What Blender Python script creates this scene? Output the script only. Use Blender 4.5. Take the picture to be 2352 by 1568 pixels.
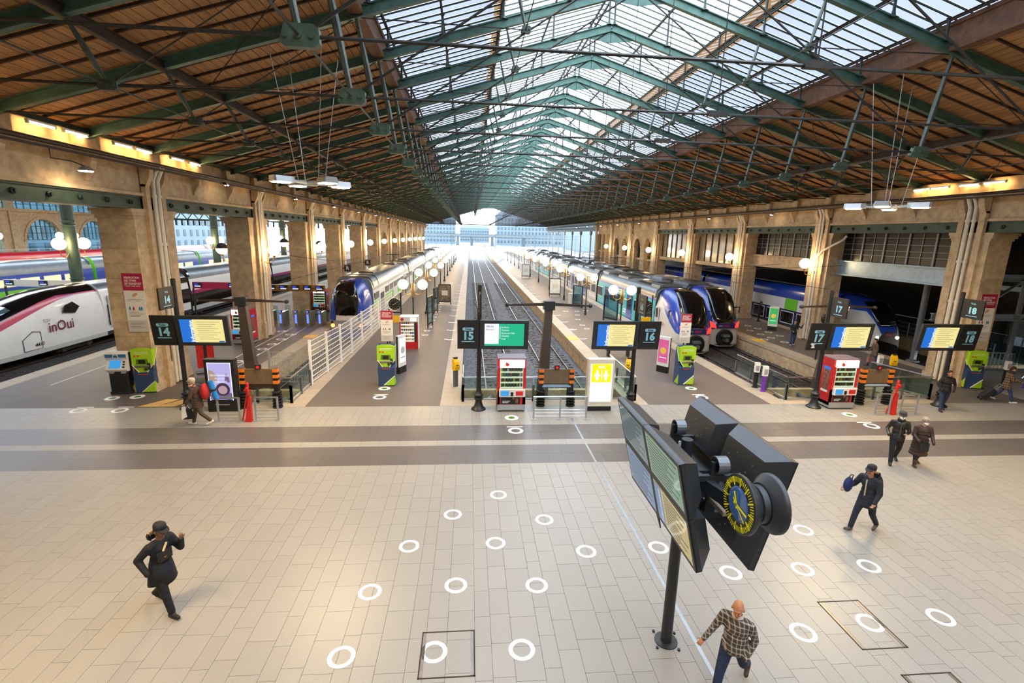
import bpy, math, random
from mathutils import Vector, Matrix
import numpy as np

# ---------------------------------------------------------------- scene, camera, light
for o in list(bpy.data.objects):
    bpy.data.objects.remove(o)
SC = bpy.context.scene
COL = SC.collection
R = math.radians
PI = math.pi

YAW, PITCH, ROLL, FOCAL_PX, EYE = 0.08942, 0.21309, 0.02484, 1123.84, 7.0


def make_camera():
    cy, sy, cp, sp = math.cos(YAW), math.sin(YAW), math.cos(PITCH), math.sin(PITCH)
    fwd = Vector((sy * cp, cy * cp, -sp))
    right = Vector((cy, -sy, 0))
    up = right.cross(fwd)
    r2 = right * math.cos(ROLL) + up * math.sin(ROLL)
    u2 = up * math.cos(ROLL) - right * math.sin(ROLL)
    m = Matrix((r2, u2, -fwd)).transposed().to_4x4()
    m.translation = (0, 0, EYE)
    cd = bpy.data.cameras.new('camera')
    cd.sensor_width = 36.0
    cd.lens = FOCAL_PX / 2352.0 * 36.0
    cd.clip_start, cd.clip_end = 0.1, 1500
    c = bpy.data.objects.new('camera', cd)
    c.matrix_world = m
    COL.objects.link(c)
    SC.camera = c


make_camera()
SC.view_settings.view_transform = 'Standard'
SC.view_settings.look = 'None'
SC.view_settings.exposure = 0.5
SC.view_settings.gamma = 1.0
SC.view_settings.use_curve_mapping = False

SKY = 6.0
W = bpy.data.worlds.new('overcast_sky')
SC.world = W
W.use_nodes = True
bg = W.node_tree.nodes['Background']
bg.inputs['Color'].default_value = (0.86, 0.94, 1.0, 1)
bg.inputs['Strength'].default_value = SKY

# ---------------------------------------------------------------- materials


def C(h, a=1.0):
    c = [int(h[i:i + 2], 16) / 255 for i in (0, 2, 4)]
    return tuple(x / 12.92 if x <= .04045 else ((x + .055) / 1.055) ** 2.4 for x in c) + (a,)


MATS = {}


def mat(name, hexc, rough=.7, metal=0.0, var=0.0, scale=4.0, bump=0.0, bscale=60.0, spec=.5, rnd=0.0, hex2=None, isl=False, stretch=None, coat=0.0, grime=0.0):
    if name in MATS:
        return MATS[name]
    m = bpy.data.materials.new(name)
    m.use_nodes = True
    nt = m.node_tree
    N, L = nt.nodes, nt.links
    b = N['Principled BSDF']
    c = C(hexc)
    b.inputs['Base Color'].default_value = c
    b.inputs['Roughness'].default_value = rough
    b.inputs['Metallic'].default_value = metal
    b.inputs['Specular IOR Level'].default_value = spec
    if coat:
        b.inputs['Coat Weight'].default_value = coat
        b.inputs['Coat Roughness'].default_value = .08
    col = None
    if var or hex2 or bump or grime:
        tc = N.new('ShaderNodeTexCoord')
        src = tc.outputs['Object']
        if rnd or isl:
            geo = N.new('ShaderNodeNewGeometry')
            src = geo.outputs['Position']
        if stretch:
            mp = N.new('ShaderNodeMapping')
            mp.inputs['Scale'].default_value = stretch
            L.new(src, mp.inputs['Vector'])
            src = mp.outputs['Vector']
    if var or hex2:
        n = N.new('ShaderNodeTexNoise')
        n.inputs['Scale'].default_value = scale
        n.inputs['Detail'].default_value = 5
        n.inputs['Roughness'].default_value = .65
        L.new(src, n.inputs['Vector'])
        mx = N.new('ShaderNodeMix')
        mx.data_type = 'RGBA'
        c2 = C(hex2) if hex2 else tuple(x * (1 - var) for x in c[:3]) + (1,)
        c1 = c if hex2 else tuple(min(1, x * (1 + var)) for x in c[:3]) + (1,)
        mx.inputs['A'].default_value = c1
        mx.inputs['B'].default_value = c2
        rp = N.new('ShaderNodeMapRange')
        rp.inputs['From Min'].default_value = .35
        rp.inputs['From Max'].default_value = .65
        L.new(n.outputs['Fac'], rp.inputs['Value'])
        L.new(rp.outputs['Result'], mx.inputs['Factor'])
        col = mx.outputs['Result']
    if rnd:
        hs = N.new('ShaderNodeHueSaturation')
        if isl:
            g2 = N.new('ShaderNodeNewGeometry')
            ro = g2.outputs['Random Per Island']
        else:
            oi = N.new('ShaderNodeObjectInfo')
            ro = oi.outputs['Random']
        mr = N.new('ShaderNodeMapRange')
        mr.inputs['To Min'].default_value = 1 - rnd
        mr.inputs['To Max'].default_value = 1 + rnd
        L.new(ro, mr.inputs['Value'])
        L.new(mr.outputs['Result'], hs.inputs['Value'])
        if col:
            L.new(col, hs.inputs['Color'])
        else:
            hs.inputs['Color'].default_value = c
        col = hs.outputs['Color']
    if grime:
        n3 = N.new('ShaderNodeTexNoise')
        n3.inputs['Scale'].default_value = .7
        n3.inputs['Detail'].default_value = 7
        n3.inputs['Roughness'].default_value = .7
        L.new(src, n3.inputs['Vector'])
        r3 = N.new('ShaderNodeMapRange')
        r3.inputs['From Min'].default_value = .42
        r3.inputs['From Max'].default_value = .72
        r3.inputs['To Max'].default_value = grime
        L.new(n3.outputs['Fac'], r3.inputs['Value'])
        m3 = N.new('ShaderNodeMix')
        m3.data_type = 'RGBA'
        L.new(r3.outputs['Result'], m3.inputs['Factor'])
        if col:
            L.new(col, m3.inputs['A'])
        else:
            m3.inputs['A'].default_value = c
        m3.inputs['B'].default_value = tuple(x * .35 for x in c[:3]) + (1,)
        col = m3.outputs['Result']
    if col:
        L.new(col, b.inputs['Base Color'])
    if bump:
        n2 = N.new('ShaderNodeTexNoise')
        n2.inputs['Scale'].default_value = bscale
        n2.inputs['Detail'].default_value = 4
        L.new(src, n2.inputs['Vector'])
        bp = N.new('ShaderNodeBump')
        bp.inputs['Strength'].default_value = bump
        bp.inputs['Distance'].default_value = .02
        L.new(n2.outputs['Fac'], bp.inputs['Height'])
        L.new(bp.outputs['Normal'], b.inputs['Normal'])
    MATS[name] = m
    return m


def emit(name, hexc, strength, rgb=None):
    if name in MATS:
        return MATS[name]
    m = bpy.data.materials.new(name)
    m.use_nodes = True
    b = m.node_tree.nodes['Principled BSDF']
    c = rgb + (1,) if rgb else C(hexc)
    b.inputs['Base Color'].default_value = tuple(x * .12 for x in c[:3]) + (1,)
    b.inputs['Emission Color'].default_value = c
    b.inputs['Emission Strength'].default_value = strength
    b.inputs['Roughness'].default_value = .4
    MATS[name] = m
    return m


def glass(name, tint, clear=.75, trans=0.0, rough=.05, rnd=0.0, dirt=None):
    """thin pane: see-through mixed with gloss, plus a share of diffuse transmission for dusty roof glass"""
    if name in MATS:
        return MATS[name]
    m = bpy.data.materials.new(name)
    m.use_nodes = True
    nt = m.node_tree
    N, L = nt.nodes, nt.links
    N.remove(N['Principled BSDF'])
    out = N['Material Output']
    tp = N.new('ShaderNodeBsdfTransparent')
    tp.inputs['Color'].default_value = C(tint)
    gl = N.new('ShaderNodeBsdfGlossy')
    gl.inputs['Roughness'].default_value = rough
    gl.inputs['Color'].default_value = (.9, .95, 1, 1)
    mx = N.new('ShaderNodeMixShader')
    last = tp.outputs[0]
    if trans:
        tl = N.new('ShaderNodeBsdfTranslucent')
        tl.inputs['Color'].default_value = C(dirt or tint)
        mt = N.new('ShaderNodeMixShader')
        mt.inputs[0].default_value = trans
        geo = N.new('ShaderNodeNewGeometry')
        nz = N.new('ShaderNodeTexNoise')
        nz.inputs['Scale'].default_value = .8
        nz.inputs['Detail'].default_value = 6
        L.new(geo.outputs['Position'], nz.inputs['Vector'])
        rp = N.new('ShaderNodeMapRange')
        rp.inputs['From Min'].default_value = .3
        rp.inputs['From Max'].default_value = .7
        rp.inputs['To Min'].default_value = max(0, trans - .22)
        rp.inputs['To Max'].default_value = min(1, trans + .22)
        L.new(nz.outputs['Fac'], rp.inputs['Value'])
        L.new(rp.outputs['Result'], mt.inputs[0])
        L.new(last, mt.inputs[1])
        L.new(tl.outputs[0], mt.inputs[2])
        last = mt.outputs[0]
    fr = N.new('ShaderNodeLayerWeight')
    fr.inputs['Blend'].default_value = .5
    pw = N.new('ShaderNodeMath')
    pw.operation = 'POWER'
    pw.inputs[1].default_value = 5.0
    L.new(fr.outputs['Facing'], pw.inputs[0])
    ml = N.new('ShaderNodeMath')
    ml.operation = 'MULTIPLY_ADD'
    ml.inputs[1].default_value = .5
    ml.inputs[2].default_value = .05 if clear > .5 else .12
    L.new(pw.outputs[0], ml.inputs[0])
    L.new(ml.outputs[0], mx.inputs[0])
    L.new(last, mx.inputs[1])
    L.new(gl.outputs[0], mx.inputs[2])
    L.new(mx.outputs[0], out.inputs['Surface'])
    MATS[name] = m
    return m


M = dict(
    granite=mat('pale_granite', '938e86', .36, var=.24, scale=90, rnd=.03, spec=.42),
    granite_i=mat('pale_granite_far', '938e86', .36, var=.24, scale=90, rnd=.03, isl=True, spec=.42),
    band_i=mat('dark_granite', '625c59', .33, var=.16, scale=80, rnd=.05, isl=True, spec=.45),
    joint=mat('joint_mortar', '4a443d', .9),
    asphalt=mat('platform_asphalt', '6a5f57', .5, var=.16, scale=30, spec=.3, grime=.2),
    coping=mat('coping_stone', 'b09f88', .55, var=.15, scale=12, rnd=.06, grime=.25),
    coping_i=mat('coping_stone_far', 'b09f88', .55, var=.15, scale=12, rnd=.06, isl=True, grime=.25),
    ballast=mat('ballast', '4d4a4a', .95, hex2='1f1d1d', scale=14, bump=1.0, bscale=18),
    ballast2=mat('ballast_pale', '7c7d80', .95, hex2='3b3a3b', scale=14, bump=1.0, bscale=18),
    rail=mat('rail_steel', '8c8783', .35, .8, var=.1),
    railside=mat('rail_rust', '3a2b22', .85, .1, var=.2),
    sleeper=mat('sleeper', '453d37', .9, var=.25, scale=6),
    stone=mat('limestone', 'cbb28d', .85, hex2='ab9272', scale=3.0, bump=.15, bscale=40, grime=.4),
    stone_r=mat('limestone_blocks', 'ceb590', .85, hex2='b09677', scale=3.0, bump=.15, bscale=40, rnd=.07, grime=.45),
    iron=mat('green_painted_iron', '4c6f66', .45, .2, var=.2, scale=3, grime=.4),
    plate=mat('moss_green_iron', '4d6152', .5, .15, var=.25, scale=4, grime=.35),
    strut=mat('grey_green_iron', '4a544c', .5, .2, var=.25, scale=3, grime=.4),
    irondk=mat('dark_painted_iron', '2b3a37', .5, .35, var=.3, scale=5, grime=.3),
    girder=mat('green_girder_paint', '35473a', .5, .15, var=.25, scale=2, grime=.4),
    rust=mat('brown_iron', '3d3029', .6, .3, var=.3, scale=4),
    rod=mat('tie_rod_steel', '3b3a37', .55, .5, var=.2, scale=8),
    wood=mat('roof_boards', 'a57a50', .75, var=.28, scale=3, stretch=(9, .8, 9), rnd=.14),
    wood_i=mat('roof_boards_far', 'a57a50', .75, var=.28, scale=3, stretch=(9, .8, 9), rnd=.14, isl=True),
    joist=mat('roof_joist', '3b281b', .8, var=.3, scale=6),
    beam=mat('roof_beam', '6b4a36', .7, var=.3, scale=4, grime=.4),
    pane=glass('roof_glass', 'f2f6ff', .8, trans=.40, dirt='eef3ff'),
    pane2=glass('roof_glass_dusty', '5a5e66', .8, trans=.55, dirt='5c6069'),
    paneb=glass('roof_glass_rust_stained', '4e3a27', .8, trans=.6, dirt='55402b'),
    glass=glass('clear_glass', 'e3efec', .8, rough=.02),
    winglass=glass('window_glass', 'b9d3da', .6, rough=.03),
    white=mat('white_paint', 'e9e6e0', .5, var=.04),
    offwhite=mat('cream_paint', 'd8cfbd', .5, var=.06, grime=.2),
    black=mat('black_paint', '17181a', .45, var=.1),
    darkgrey=mat('dark_grey_metal', '2f3236', .45, .3, var=.1),
    grey=mat('grey_metal', '6d7176', .4, .5, var=.1),
    lightgrey=mat('light_grey_metal', 'a9adb0', .38, .4, var=.06),
    steel=mat('brushed_steel', 'b6b8ba', .28, .9, var=.06),
    rubber=mat('black_rubber', '0e0e0f', .7),
    red=mat('vending_red', 'c4161f', .35, var=.05, coat=.3),
    redpaint=mat('signal_red', 'c8231c', .5, var=.1),
    orange=mat('safety_orange', 'e2761b', .5, var=.08),
    yellow=mat('yellow_plastic', 'f0b90a', .4, var=.05),
    lime=mat('lime_panel', '9cc91e', .4, var=.03),
    navy=mat('navy_panel', '2b4267', .4, var=.05),
    purple=mat('purple_panel', '6b2fa0', .45),
    sticker=mat('white_floor_sticker', 'eeeeea', .5),
    blueseal=mat('pale_blue_print', 'a3cbe0', .5),
    brass=mat('old_brass', '9a7a3c', .35, .8, var=.2),
)

# ---------------------------------------------------------------- mesh helpers


class MB:
    def __init__(s):
        s.v, s.f, s.m, s.mi = [], [], [], 0

    def add(s, vs, fs):
        n = len(s.v)
        s.v.extend([tuple(p) for p in vs])
        for f in fs:
            s.f.append([n + i for i in f])
            s.m.append(s.mi)
        return s

    def box(s, x0, x1, y0, y1, z0, z1):
        return s.add([(x0, y0, z0), (x1, y0, z0), (x1, y1, z0), (x0, y1, z0), (x0, y0, z1), (x1, y0, z1), (x1, y1, z1), (x0, y1, z1)],
                     [(3, 2, 1, 0), (4, 5, 6, 7), (0, 1, 5, 4), (1, 2, 6, 5), (2, 3, 7, 6), (3, 0, 4, 7)])

    def cbox(s, c, d):
        return s.box(c[0] - d[0] / 2, c[0] + d[0] / 2, c[1] - d[1] / 2, c[1] + d[1] / 2, c[2] - d[2] / 2, c[2] + d[2] / 2)

    def frame(s, p, q, up):
        p, q = Vector(p), Vector(q)
        d = (q - p).normalized()
        u = Vector(up)
        if abs(d.dot(u)) > .98:
            u = Vector((0, 1, 0)) if abs(d.y) < .9 else Vector((1, 0, 0))
        r = d.cross(u).normalized()
        u = r.cross(d).normalized()
        return p, q, r, u

    def bar(s, p, q, w, h=None, up=(0, 0, 1)):
        h = h or w
        p, q, r, u = s.frame(p, q, up)
        vs = []
        for c in (p, q):
            for a, b in ((-1, -1), (1, -1), (1, 1), (-1, 1)):
                vs.append(c + r * (a * w / 2) + u * (b * h / 2))
        return s.add(vs, [(3, 2, 1, 0), (4, 5, 6, 7), (0, 1, 5, 4), (1, 2, 6, 5), (2, 3, 7, 6), (3, 0, 4, 7)])

    def ibeam(s, p, q, w, h, t=.03, up=(0, 0, 1)):
        p, q, r, u = s.frame(p, q, up)
        for o in (-1, 1):
            off = u * (o * (h / 2 - t / 2))
            s.bar(p + off, q + off, w, t, up=u)
        return s.bar(p, q, t, h - t, up=u)

    def tube(s, p, q, r0, r1=None, n=8, caps=True):
        r1 = r0 if r1 is None else r1
        p, q, r, u = s.frame(p, q, (0, 0, 1))
        vs = []
        for c, rad in ((p, r0), (q, r1)):
            for i in range(n):
                a = 2 * PI * i / n
                vs.append(c + r * (rad * math.cos(a)) + u * (rad * math.sin(a)))
        fs = [(i, (i + 1) % n, n + (i + 1) % n, n + i) for i in range(n)]
        if caps:
            fs += [tuple(range(n - 1, -1, -1)), tuple(range(n, 2 * n))]
        return s.add(vs, fs)

    def path(s, pts, r, n=6):
        pts = [Vector(p) for p in pts]
        rings = []
        u = None
        for i, p in enumerate(pts):
            d = (pts[min(i + 1, len(pts) - 1)] - pts[max(i - 1, 0)]).normalized()
            if u is None:
                u = Vector((0, 0, 1)) if abs(d.z) < .9 else Vector((1, 0, 0))
            rt = d.cross(u).normalized()
            u = rt.cross(d).normalized()
            rr = r[i] if isinstance(r, (list, tuple)) else r
            rings.append([p + rt * (rr * math.cos(2 * PI * k / n)) + u * (rr * math.sin(2 * PI * k / n)) for k in range(n)])
        return s.loft(rings)

    def loft(s, rings, caps=True, closed=True):
        n = len(rings[0])
        vs = [p for rg in rings for p in rg]
        fs = []
        for j in range(len(rings) - 1):
            for i in range(n if closed else n - 1):
                k = (i + 1) % n
                fs.append((j * n + i, j * n + k, (j + 1) * n + k, (j + 1) * n + i))
        if caps:
            fs += [tuple(range(n - 1, -1, -1)), tuple((len(rings) - 1) * n + i for i in range(n))]
        return s.add(vs, fs)

    def lathe(s, c, prof, n=12, caps=True):
        rings = [[(c[0] + r * math.cos(2 * PI * i / n), c[1] + r * math.sin(2 * PI * i / n), c[2] + z) for i in range(n)] for r, z in prof]
        return s.loft(rings, caps)

    def lathey(s, c, prof, n=16):
        """profile turned about the y axis: (radius, y)"""
        rings = [[(c[0] + r * math.cos(2 * PI * i / n), c[1] + y, c[2] - r * math.sin(2 * PI * i / n)) for i in range(n)] for r, y in prof]
        return s.loft(rings, True)

    def ball(s, c, r, n=14, k=8, sz=1.0):
        prof = [(max(1e-4, r * math.sin(PI * i / k)), -r * sz * math.cos(PI * i / k)) for i in range(k + 1)]
        return s.lathe(c, prof, n)

    def prism(s, pts, off):
        """polygon of 3-d points pushed along a vector"""
        n = len(pts)
        o = Vector(off)
        vs = [Vector(p) for p in pts] + [Vector(p) + o for p in pts]
        fs = [tuple(range(n - 1, -1, -1)), tuple(range(n, 2 * n))]
        fs += [(i, (i + 1) % n, n + (i + 1) % n, n + i) for i in range(n)]
        return s.add(vs, fs)

    def quad(s, a, b, c, d):
        return s.add([a, b, c, d], [(0, 1, 2, 3)])

    def ring(s, c, r0, r1, h=.004, n=28):
        vs, fs = [], []
        for i in range(n):
            a = 2 * PI * i / n
            for r in (r0, r1):
                for z in (0, h):
                    vs.append((c[0] + r * math.cos(a), c[1] + r * math.sin(a), c[2] + z))
        for i in range(n):
            j = (i + 1) % n
            A, B = 4 * i, 4 * j
            fs += [(A + 1, A + 3, B + 3, B + 1), (A + 2, A, B, B + 2), (A + 3, A + 2, B + 2, B + 3), (A, A + 1, B + 1, B)]
        return s.add(vs, fs)

    def disc(s, c, r, h=.004, n=24):
        return s.lathe(c, [(r, 0), (r, h)], n)

    def mesh(s, name):
        me = bpy.data.meshes.new(name)
        me.from_pydata(s.v, [], s.f)
        return me

    def build(s, name, mats, parent=None, smooth=False, fix=True):
        me = s.mesh(name)
        if not isinstance(mats, (list, tuple)):
            mats = [mats]
        for m in mats:
            me.materials.append(M[m] if isinstance(m, str) else m)
        if len(mats) > 1:
            me.polygons.foreach_set('material_index', s.m)
        if fix and s.f:
            import bmesh
            bm = bmesh.new()
            bm.from_mesh(me)
            bmesh.ops.recalc_face_normals(bm, faces=bm.faces)
            bm.to_mesh(me)
            bm.free()
        if smooth:
            me.polygons.foreach_set('use_smooth', [True] * len(me.polygons))
            if smooth is not True:
                me.set_sharp_from_angle(angle=R(smooth))
        return link(name, me, parent)


def link(name, me, parent=None):
    o = bpy.data.objects.new(name, me)
    COL.objects.link(o)
    if parent:
        o.parent = parent
    return o


def tag(o, label=None, cat=None, group=None, kind=None):
    if label:
        o['label'] = label
    if cat:
        o['category'] = cat
    if group:
        o['group'] = group
    if kind:
        o['kind'] = kind
    return o


def thing(name, label, cat, loc=(0, 0, 0), rz=0.0, group=None, kind=None):
    o = bpy.data.objects.new(name, None)
    o.empty_display_size = .2
    COL.objects.link(o)
    o.location = loc
    o.rotation_euler = (0, 0, rz)
    return tag(o, label, cat, group, kind)


def struct(name, label=None, cat=None):
    o = thing(name, label, cat)
    o['kind'] = 'structure'
    return o


def dup(o, parent=None, loc=None, rz=None, label=None):
    c = o.copy()
    COL.objects.link(c)
    c.parent = parent
    if loc is not None:
        c.location = loc
    if rz is not None:
        c.rotation_euler = (0, 0, rz)
    if label:
        c['label'] = label
    for ch in list(o.children):
        dup(ch, c)
    return c


TXT = {}


def text(s, size, org, right, up, m, parent=None, name='lettering', align='CENTER', bold=0.0, depth=.004, wide=1.0, shear=0.0):
    """flat lettering as a thin mesh; org is the middle of the line (or its left end)"""
    key = (s, align, bold, shear)
    if key not in TXT:
        cu = bpy.data.curves.new('t', 'FONT')
        cu.body = s
        cu.align_x = align
        cu.align_y = 'CENTER'
        cu.offset = bold
        cu.shear = shear
        cu.resolution_u = 2
        ob = bpy.data.objects.new('t', cu)
        COL.objects.link(ob)
        bpy.context.view_layer.update()
        dg = bpy.context.evaluated_depsgraph_get()
        me = bpy.data.meshes.new_from_object(ob.evaluated_get(dg))
        co = np.array([v.co[:] for v in me.vertices]).reshape(-1, 3)
        fs = [tuple(p.vertices) for p in me.polygons]
        bpy.data.objects.remove(ob)
        bpy.data.curves.remove(cu)
        bpy.data.meshes.remove(me)
        TXT[key] = (co, fs)
    co, fs = TXT[key]
    r, u = Vector(right).normalized(), Vector(up).normalized()
    n = r.cross(u)
    o = Vector(org) + n * depth
    vs = [o + r * (p[0] * size * wide) + u * (p[1] * size) for p in co]
    mb = MB()
    mb.add(vs, fs)
    return mb.build(name, m, parent, fix=False)


def arc(cx, cz, r, a0, a1, n):
    return [(cx + r * math.cos(R(a0 + (a1 - a0) * i / n)), cz + r * math.sin(R(a0 + (a1 - a0) * i / n))) for i in range(n + 1)]


rng = random.Random(7)
BAY = 10.53
P0 = 22.9
TR = BAY / 3
CX = 6.0


def PY(i):
    return P0 + BAY * i


def TY(k):
    return P0 + TR * k


def zr(x):
    return 15.8 - .2955 * abs(x - CX)
# ---------------------------------------------------------------- floor of the concourse
FLOOR = struct('floor', 'pale granite tiled concourse floor crossed by two dark bands', 'floor')


def unit_box():
    mb = MB()
    mb.box(-.5, .5, -.5, .5, -.5, .5)
    return mb


def build_floor():
    sl = MB()
    sl.box(-30, 27.0, -12, 19.5, -.5, -.006)
    sl.box(27.0, 40, -12, 25.5, -.5, -.006)
    sl.build('bedding', 'joint', FLOOR)
    me = unit_box().mesh('granite_tile')
    me.materials.append(M['granite'])
    r = random.Random(3)
    tiles = []
    x, i = .13 - 1.15 * 17, 0
    wid = (.29, .37, .49)
    while x < 28:
        w = wid[i % 3]
        for (ya, yb, dark) in ((2.4, 14.18, 0), (17.36, 19.5, 0)):
            y = ya - r.random() * .68 if ya < 10 else ya
            while y < yb - .02:
                ln = .68
                y2 = min(yb, y + ln)
                if yb - y2 < .2:
                    y2 = yb
                tiles.append((x, x + w, y, y2, dark))
                y = y2
        x += w
        i += 1
    y0s = 15.56
    xx = -19
    while xx < 28:
        tiles.append((xx, xx + .64, y0s, 15.99, 0))
        xx += .64
    g = .006

    def px_area(t):
        X, Y = (t[0] + t[1]) / 2, (t[2] + t[3]) / 2
        d = math.sqrt(X * X + Y * Y + 49)
        zc = Y * .977 + 1.48 + X * .087
        u = 1123.84 * X / max(zc, .1) - 98
        inside = abs(u) < 1240 and Y > 5.4 and abs(X) < 1.06 * Y + 3
        return (t[1] - t[0]) * (t[3] - t[2]) * 7 / d ** 3 if inside else 0
    tiles.sort(key=px_area, reverse=True)
    for t in tiles[:300]:
        o = link('tile', me, FLOOR)
        o.location = ((t[0] + t[1]) / 2, (t[2] + t[3]) / 2, -.0175)
        o.scale = (t[1] - t[0] - g, t[3] - t[2] - g, .035)
    rest = MB()
    for t in tiles[300:]:
        rest.box(t[0] + g / 2, t[1] - g / 2, t[2] + g / 2, t[3] - g / 2, -.035, 0)
    rest.build('tile_field', 'granite_i', FLOOR, fix=False)['kind'] = 'stuff'
    dk = MB()
    for ya, yb in ((14.18, 15.56), (15.99, 17.36)):
        xx, k = -19, 0
        h = (yb - ya) / 2
        for j in range(2):
            xx = -19 - .4 * j
            while xx < 28:
                dk.box(xx + .002, xx + .898, ya + j * h + .002, ya + (j + 1) * h - .002, -.035, 0)
                xx += .9
    dk.build('dark_band', 'band_i', FLOOR, fix=False)['kind'] = 'stuff'
    # pale floor beyond the first right-hand pier, with its fine seam
    rp = MB()
    for j in range(11):
        for k in range(8):
            rp.box(26.4 + k * 1.2 + .004, 27.6 + k * 1.2 - .004, 14.2 + j * 1.02 + .004, 15.22 + j * 1.02 - .004, -.034, .002)
    rp.build('side_tile_field', 'granite_i', FLOOR, fix=False)['kind'] = 'stuff'
    # stainless joint strip and floor hatches
    ss = MB()
    ss.box(4.02, 4.09, 2.4, 17.95, -.03, .004)
    ss.build('expansion_strip', 'steel', FLOOR)
    for (x0, x1, y0, y1) in ((-.8, .13, 6.62, 7.58), (6.95, 7.83, 6.73, 7.9), (7.2, 8.1, 5.0, 6.22)):
        h = MB()
        for a in ((x0, x0 + .022, y0, y1), (x1 - .022, x1, y0, y1), (x0, x1, y0, y0 + .022), (x0, x1, y1 - .022, y1)):
            h.box(a[0], a[1], a[2], a[3], -.03, .005)
        h.build('hatch_frame', 'railside', FLOOR)
        for xa in (x0 + .022, x1 - .075):
            h = MB()
            h.box(xa, xa + .053, y0 + .03, y1 - .03, -.03, .004)
            h.build('hatch_strip', 'rail', FLOOR)


build_floor()

# ---------------------------------------------------------------- platforms with coping stones
PLAT = {}
COPE_ME = unit_box().mesh('coping_stone')
COPE_ME.materials.append(M['coping'])


def platform(x0, x1, left, right, y0=19.5, y1=250, near=0, cw=.85):
    p = MB()
    a0 = x0 + (cw if left else 0)
    a1 = x1 - (cw if right else 0)
    p.box(a0, a1, y0, y1, -.6, -.004)
    p.mi = 1
    p.box(x0 + .06, x1 - .06, y0, y1, -1.15, -.25)
    o = p.build('platform', ['asphalt', 'stone'], FLOOR)
    far = MB()
    for on, xa, xb in ((left, x0, x0 + cw), (right, x1 - cw, x1)):
        if not on:
            continue
        y = y0
        while y < y0 + near:
            c = link('coping_stone', COPE_ME, o)
            c.location = ((xa + xb) / 2, y + .6, -.1225)
            c.scale = (xb - xa - .01, 1.19, .245)
            y += 1.2
        while y < y1:
            far.box(xa + .005, xb - .005, y + .006, min(y1, y + 2.4) - .006, -.245, 0)
            y += 2.4
    if far.f:
        far.build('far_coping_stones', 'coping_i', o, fix=False)['kind'] = 'stuff'
    return o


PLAT[14] = platform(-20.95, -10.2, True, True, near=44)
PLAT[15] = platform(-7.5, -.35, True, True, near=50)
PLAT[16] = platform(6.9, 14.15, True, True, near=50)
PLAT[17] = platform(20.5, 27.0, True, True, near=24)
platform(-41, -28, True, True, y0=8, y1=170)
platform(-55, -48.2, True, True, y0=8, y1=170)
platform(-66, -62, False, True, y0=8, y1=170)
platform(34, 44, True, False, y0=25.5, y1=170)

# stone kerbs across the buffer ends
kb = MB()
for a, b in ((-10.2, -7.5), (-.35, 6.9), (14.15, 20.5)):
    kb.box(a, b, 19.5, 20.25, -1.1, 0)
    kb.box(a - .85, a, 19.5, 20.25, -.2, .003)
    kb.box(b, b + .85, 19.5, 20.25, -.2, .003)
kb.build('end_kerb', 'coping', FLOOR)

# ---------------------------------------------------------------- tracks
RAILZ = -.9


def rails(parent, xc, y0, y1):
    for s in (-1, 1):
        b = MB()
        x = xc + s * .7525
        b.box(x - .035, x + .035, y0, y1, RAILZ - .04, RAILZ)
        b.mi = 1
        b.box(x - .012, x + .012, y0, y1, RAILZ - .14, RAILZ - .04)
        b.box(x - .07, x + .07, y0, y1, RAILZ - .17, RAILZ - .14)
        b.build('rail', ['rail', 'railside'], parent, fix=False)


SLEEP_ME = unit_box().mesh('sleeper')
SLEEP_ME.materials.append(M['sleeper'])


def pit(label, x0, x1, centres, y0, y1, ymesh=0, nsl=0, m='ballast', step=.15):
    t = struct('track_bed', label, 'track')
    b = MB()
    rr = random.Random(int(x0 * 10))
    if ymesh:
        nx, ny = int((x1 - x0) / step), int((ymesh - y0) / step)
        vs, fs = [], []
        for j in range(ny + 1):
            for i in range(nx + 1):
                vs.append((x0 + (x1 - x0) * i / nx, y0 + (ymesh - y0) * j / ny, RAILZ - .13 + rr.uniform(-.045, .045)))
        for j in range(ny):
            for i in range(nx):
                a = j * (nx + 1) + i
                fs.append((a, a + 1, a + nx + 2, a + nx + 1))
        b.add(vs, fs)
        b.quad((x0 - .3, y0, RAILZ - .19), (x1 + .3, y0, RAILZ - .19), (x1 + .3, y1, RAILZ - .19), (x0 - .3, y1, RAILZ - .19))
        b.quad((x0, ymesh, RAILZ - .13), (x1, ymesh, RAILZ - .13), (x1, y1, RAILZ - .13), (x0, y1, RAILZ - .13))
    else:
        b.quad((x0 - .3, y0, RAILZ - .14), (x1 + .3, y0, RAILZ - .14), (x1 + .3, y1, RAILZ - .14), (x0 - .3, y1, RAILZ - .14))
    b.build('ballast', m, t, fix=False)['kind'] = 'stuff'
    for xc in centres:
        rails(t, xc, y0 + 1.6, y1)
        y = y0 + 1.8
        for k in range(nsl):
            s = link('sleeper', SLEEP_ME, t)
            s.location = (xc, y, RAILZ - .2)
            s.scale = (2.5, .24, .18)
            y += .62
    return t


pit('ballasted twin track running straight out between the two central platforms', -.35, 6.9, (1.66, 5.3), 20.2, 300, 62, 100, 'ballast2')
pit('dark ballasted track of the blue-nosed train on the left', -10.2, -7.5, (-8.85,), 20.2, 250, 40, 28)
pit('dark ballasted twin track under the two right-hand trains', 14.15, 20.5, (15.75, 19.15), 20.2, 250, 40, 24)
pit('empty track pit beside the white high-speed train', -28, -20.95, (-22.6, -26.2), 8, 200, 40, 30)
for a, b_, c in ((-48.2, -41, -44.2), (-62, -55, -58)):
    pit('track in the left side hall under the train at X=%d' % c if False else ('track under the blue and green train' if c == -44.2 else 'track under the red-roofed train'), a, b_, (c,), 8, 200)
pit('track under the white, blue and green regional train behind the right piers', 27, 34, (28.75,), 25.5, 200, 38, 16)
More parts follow.
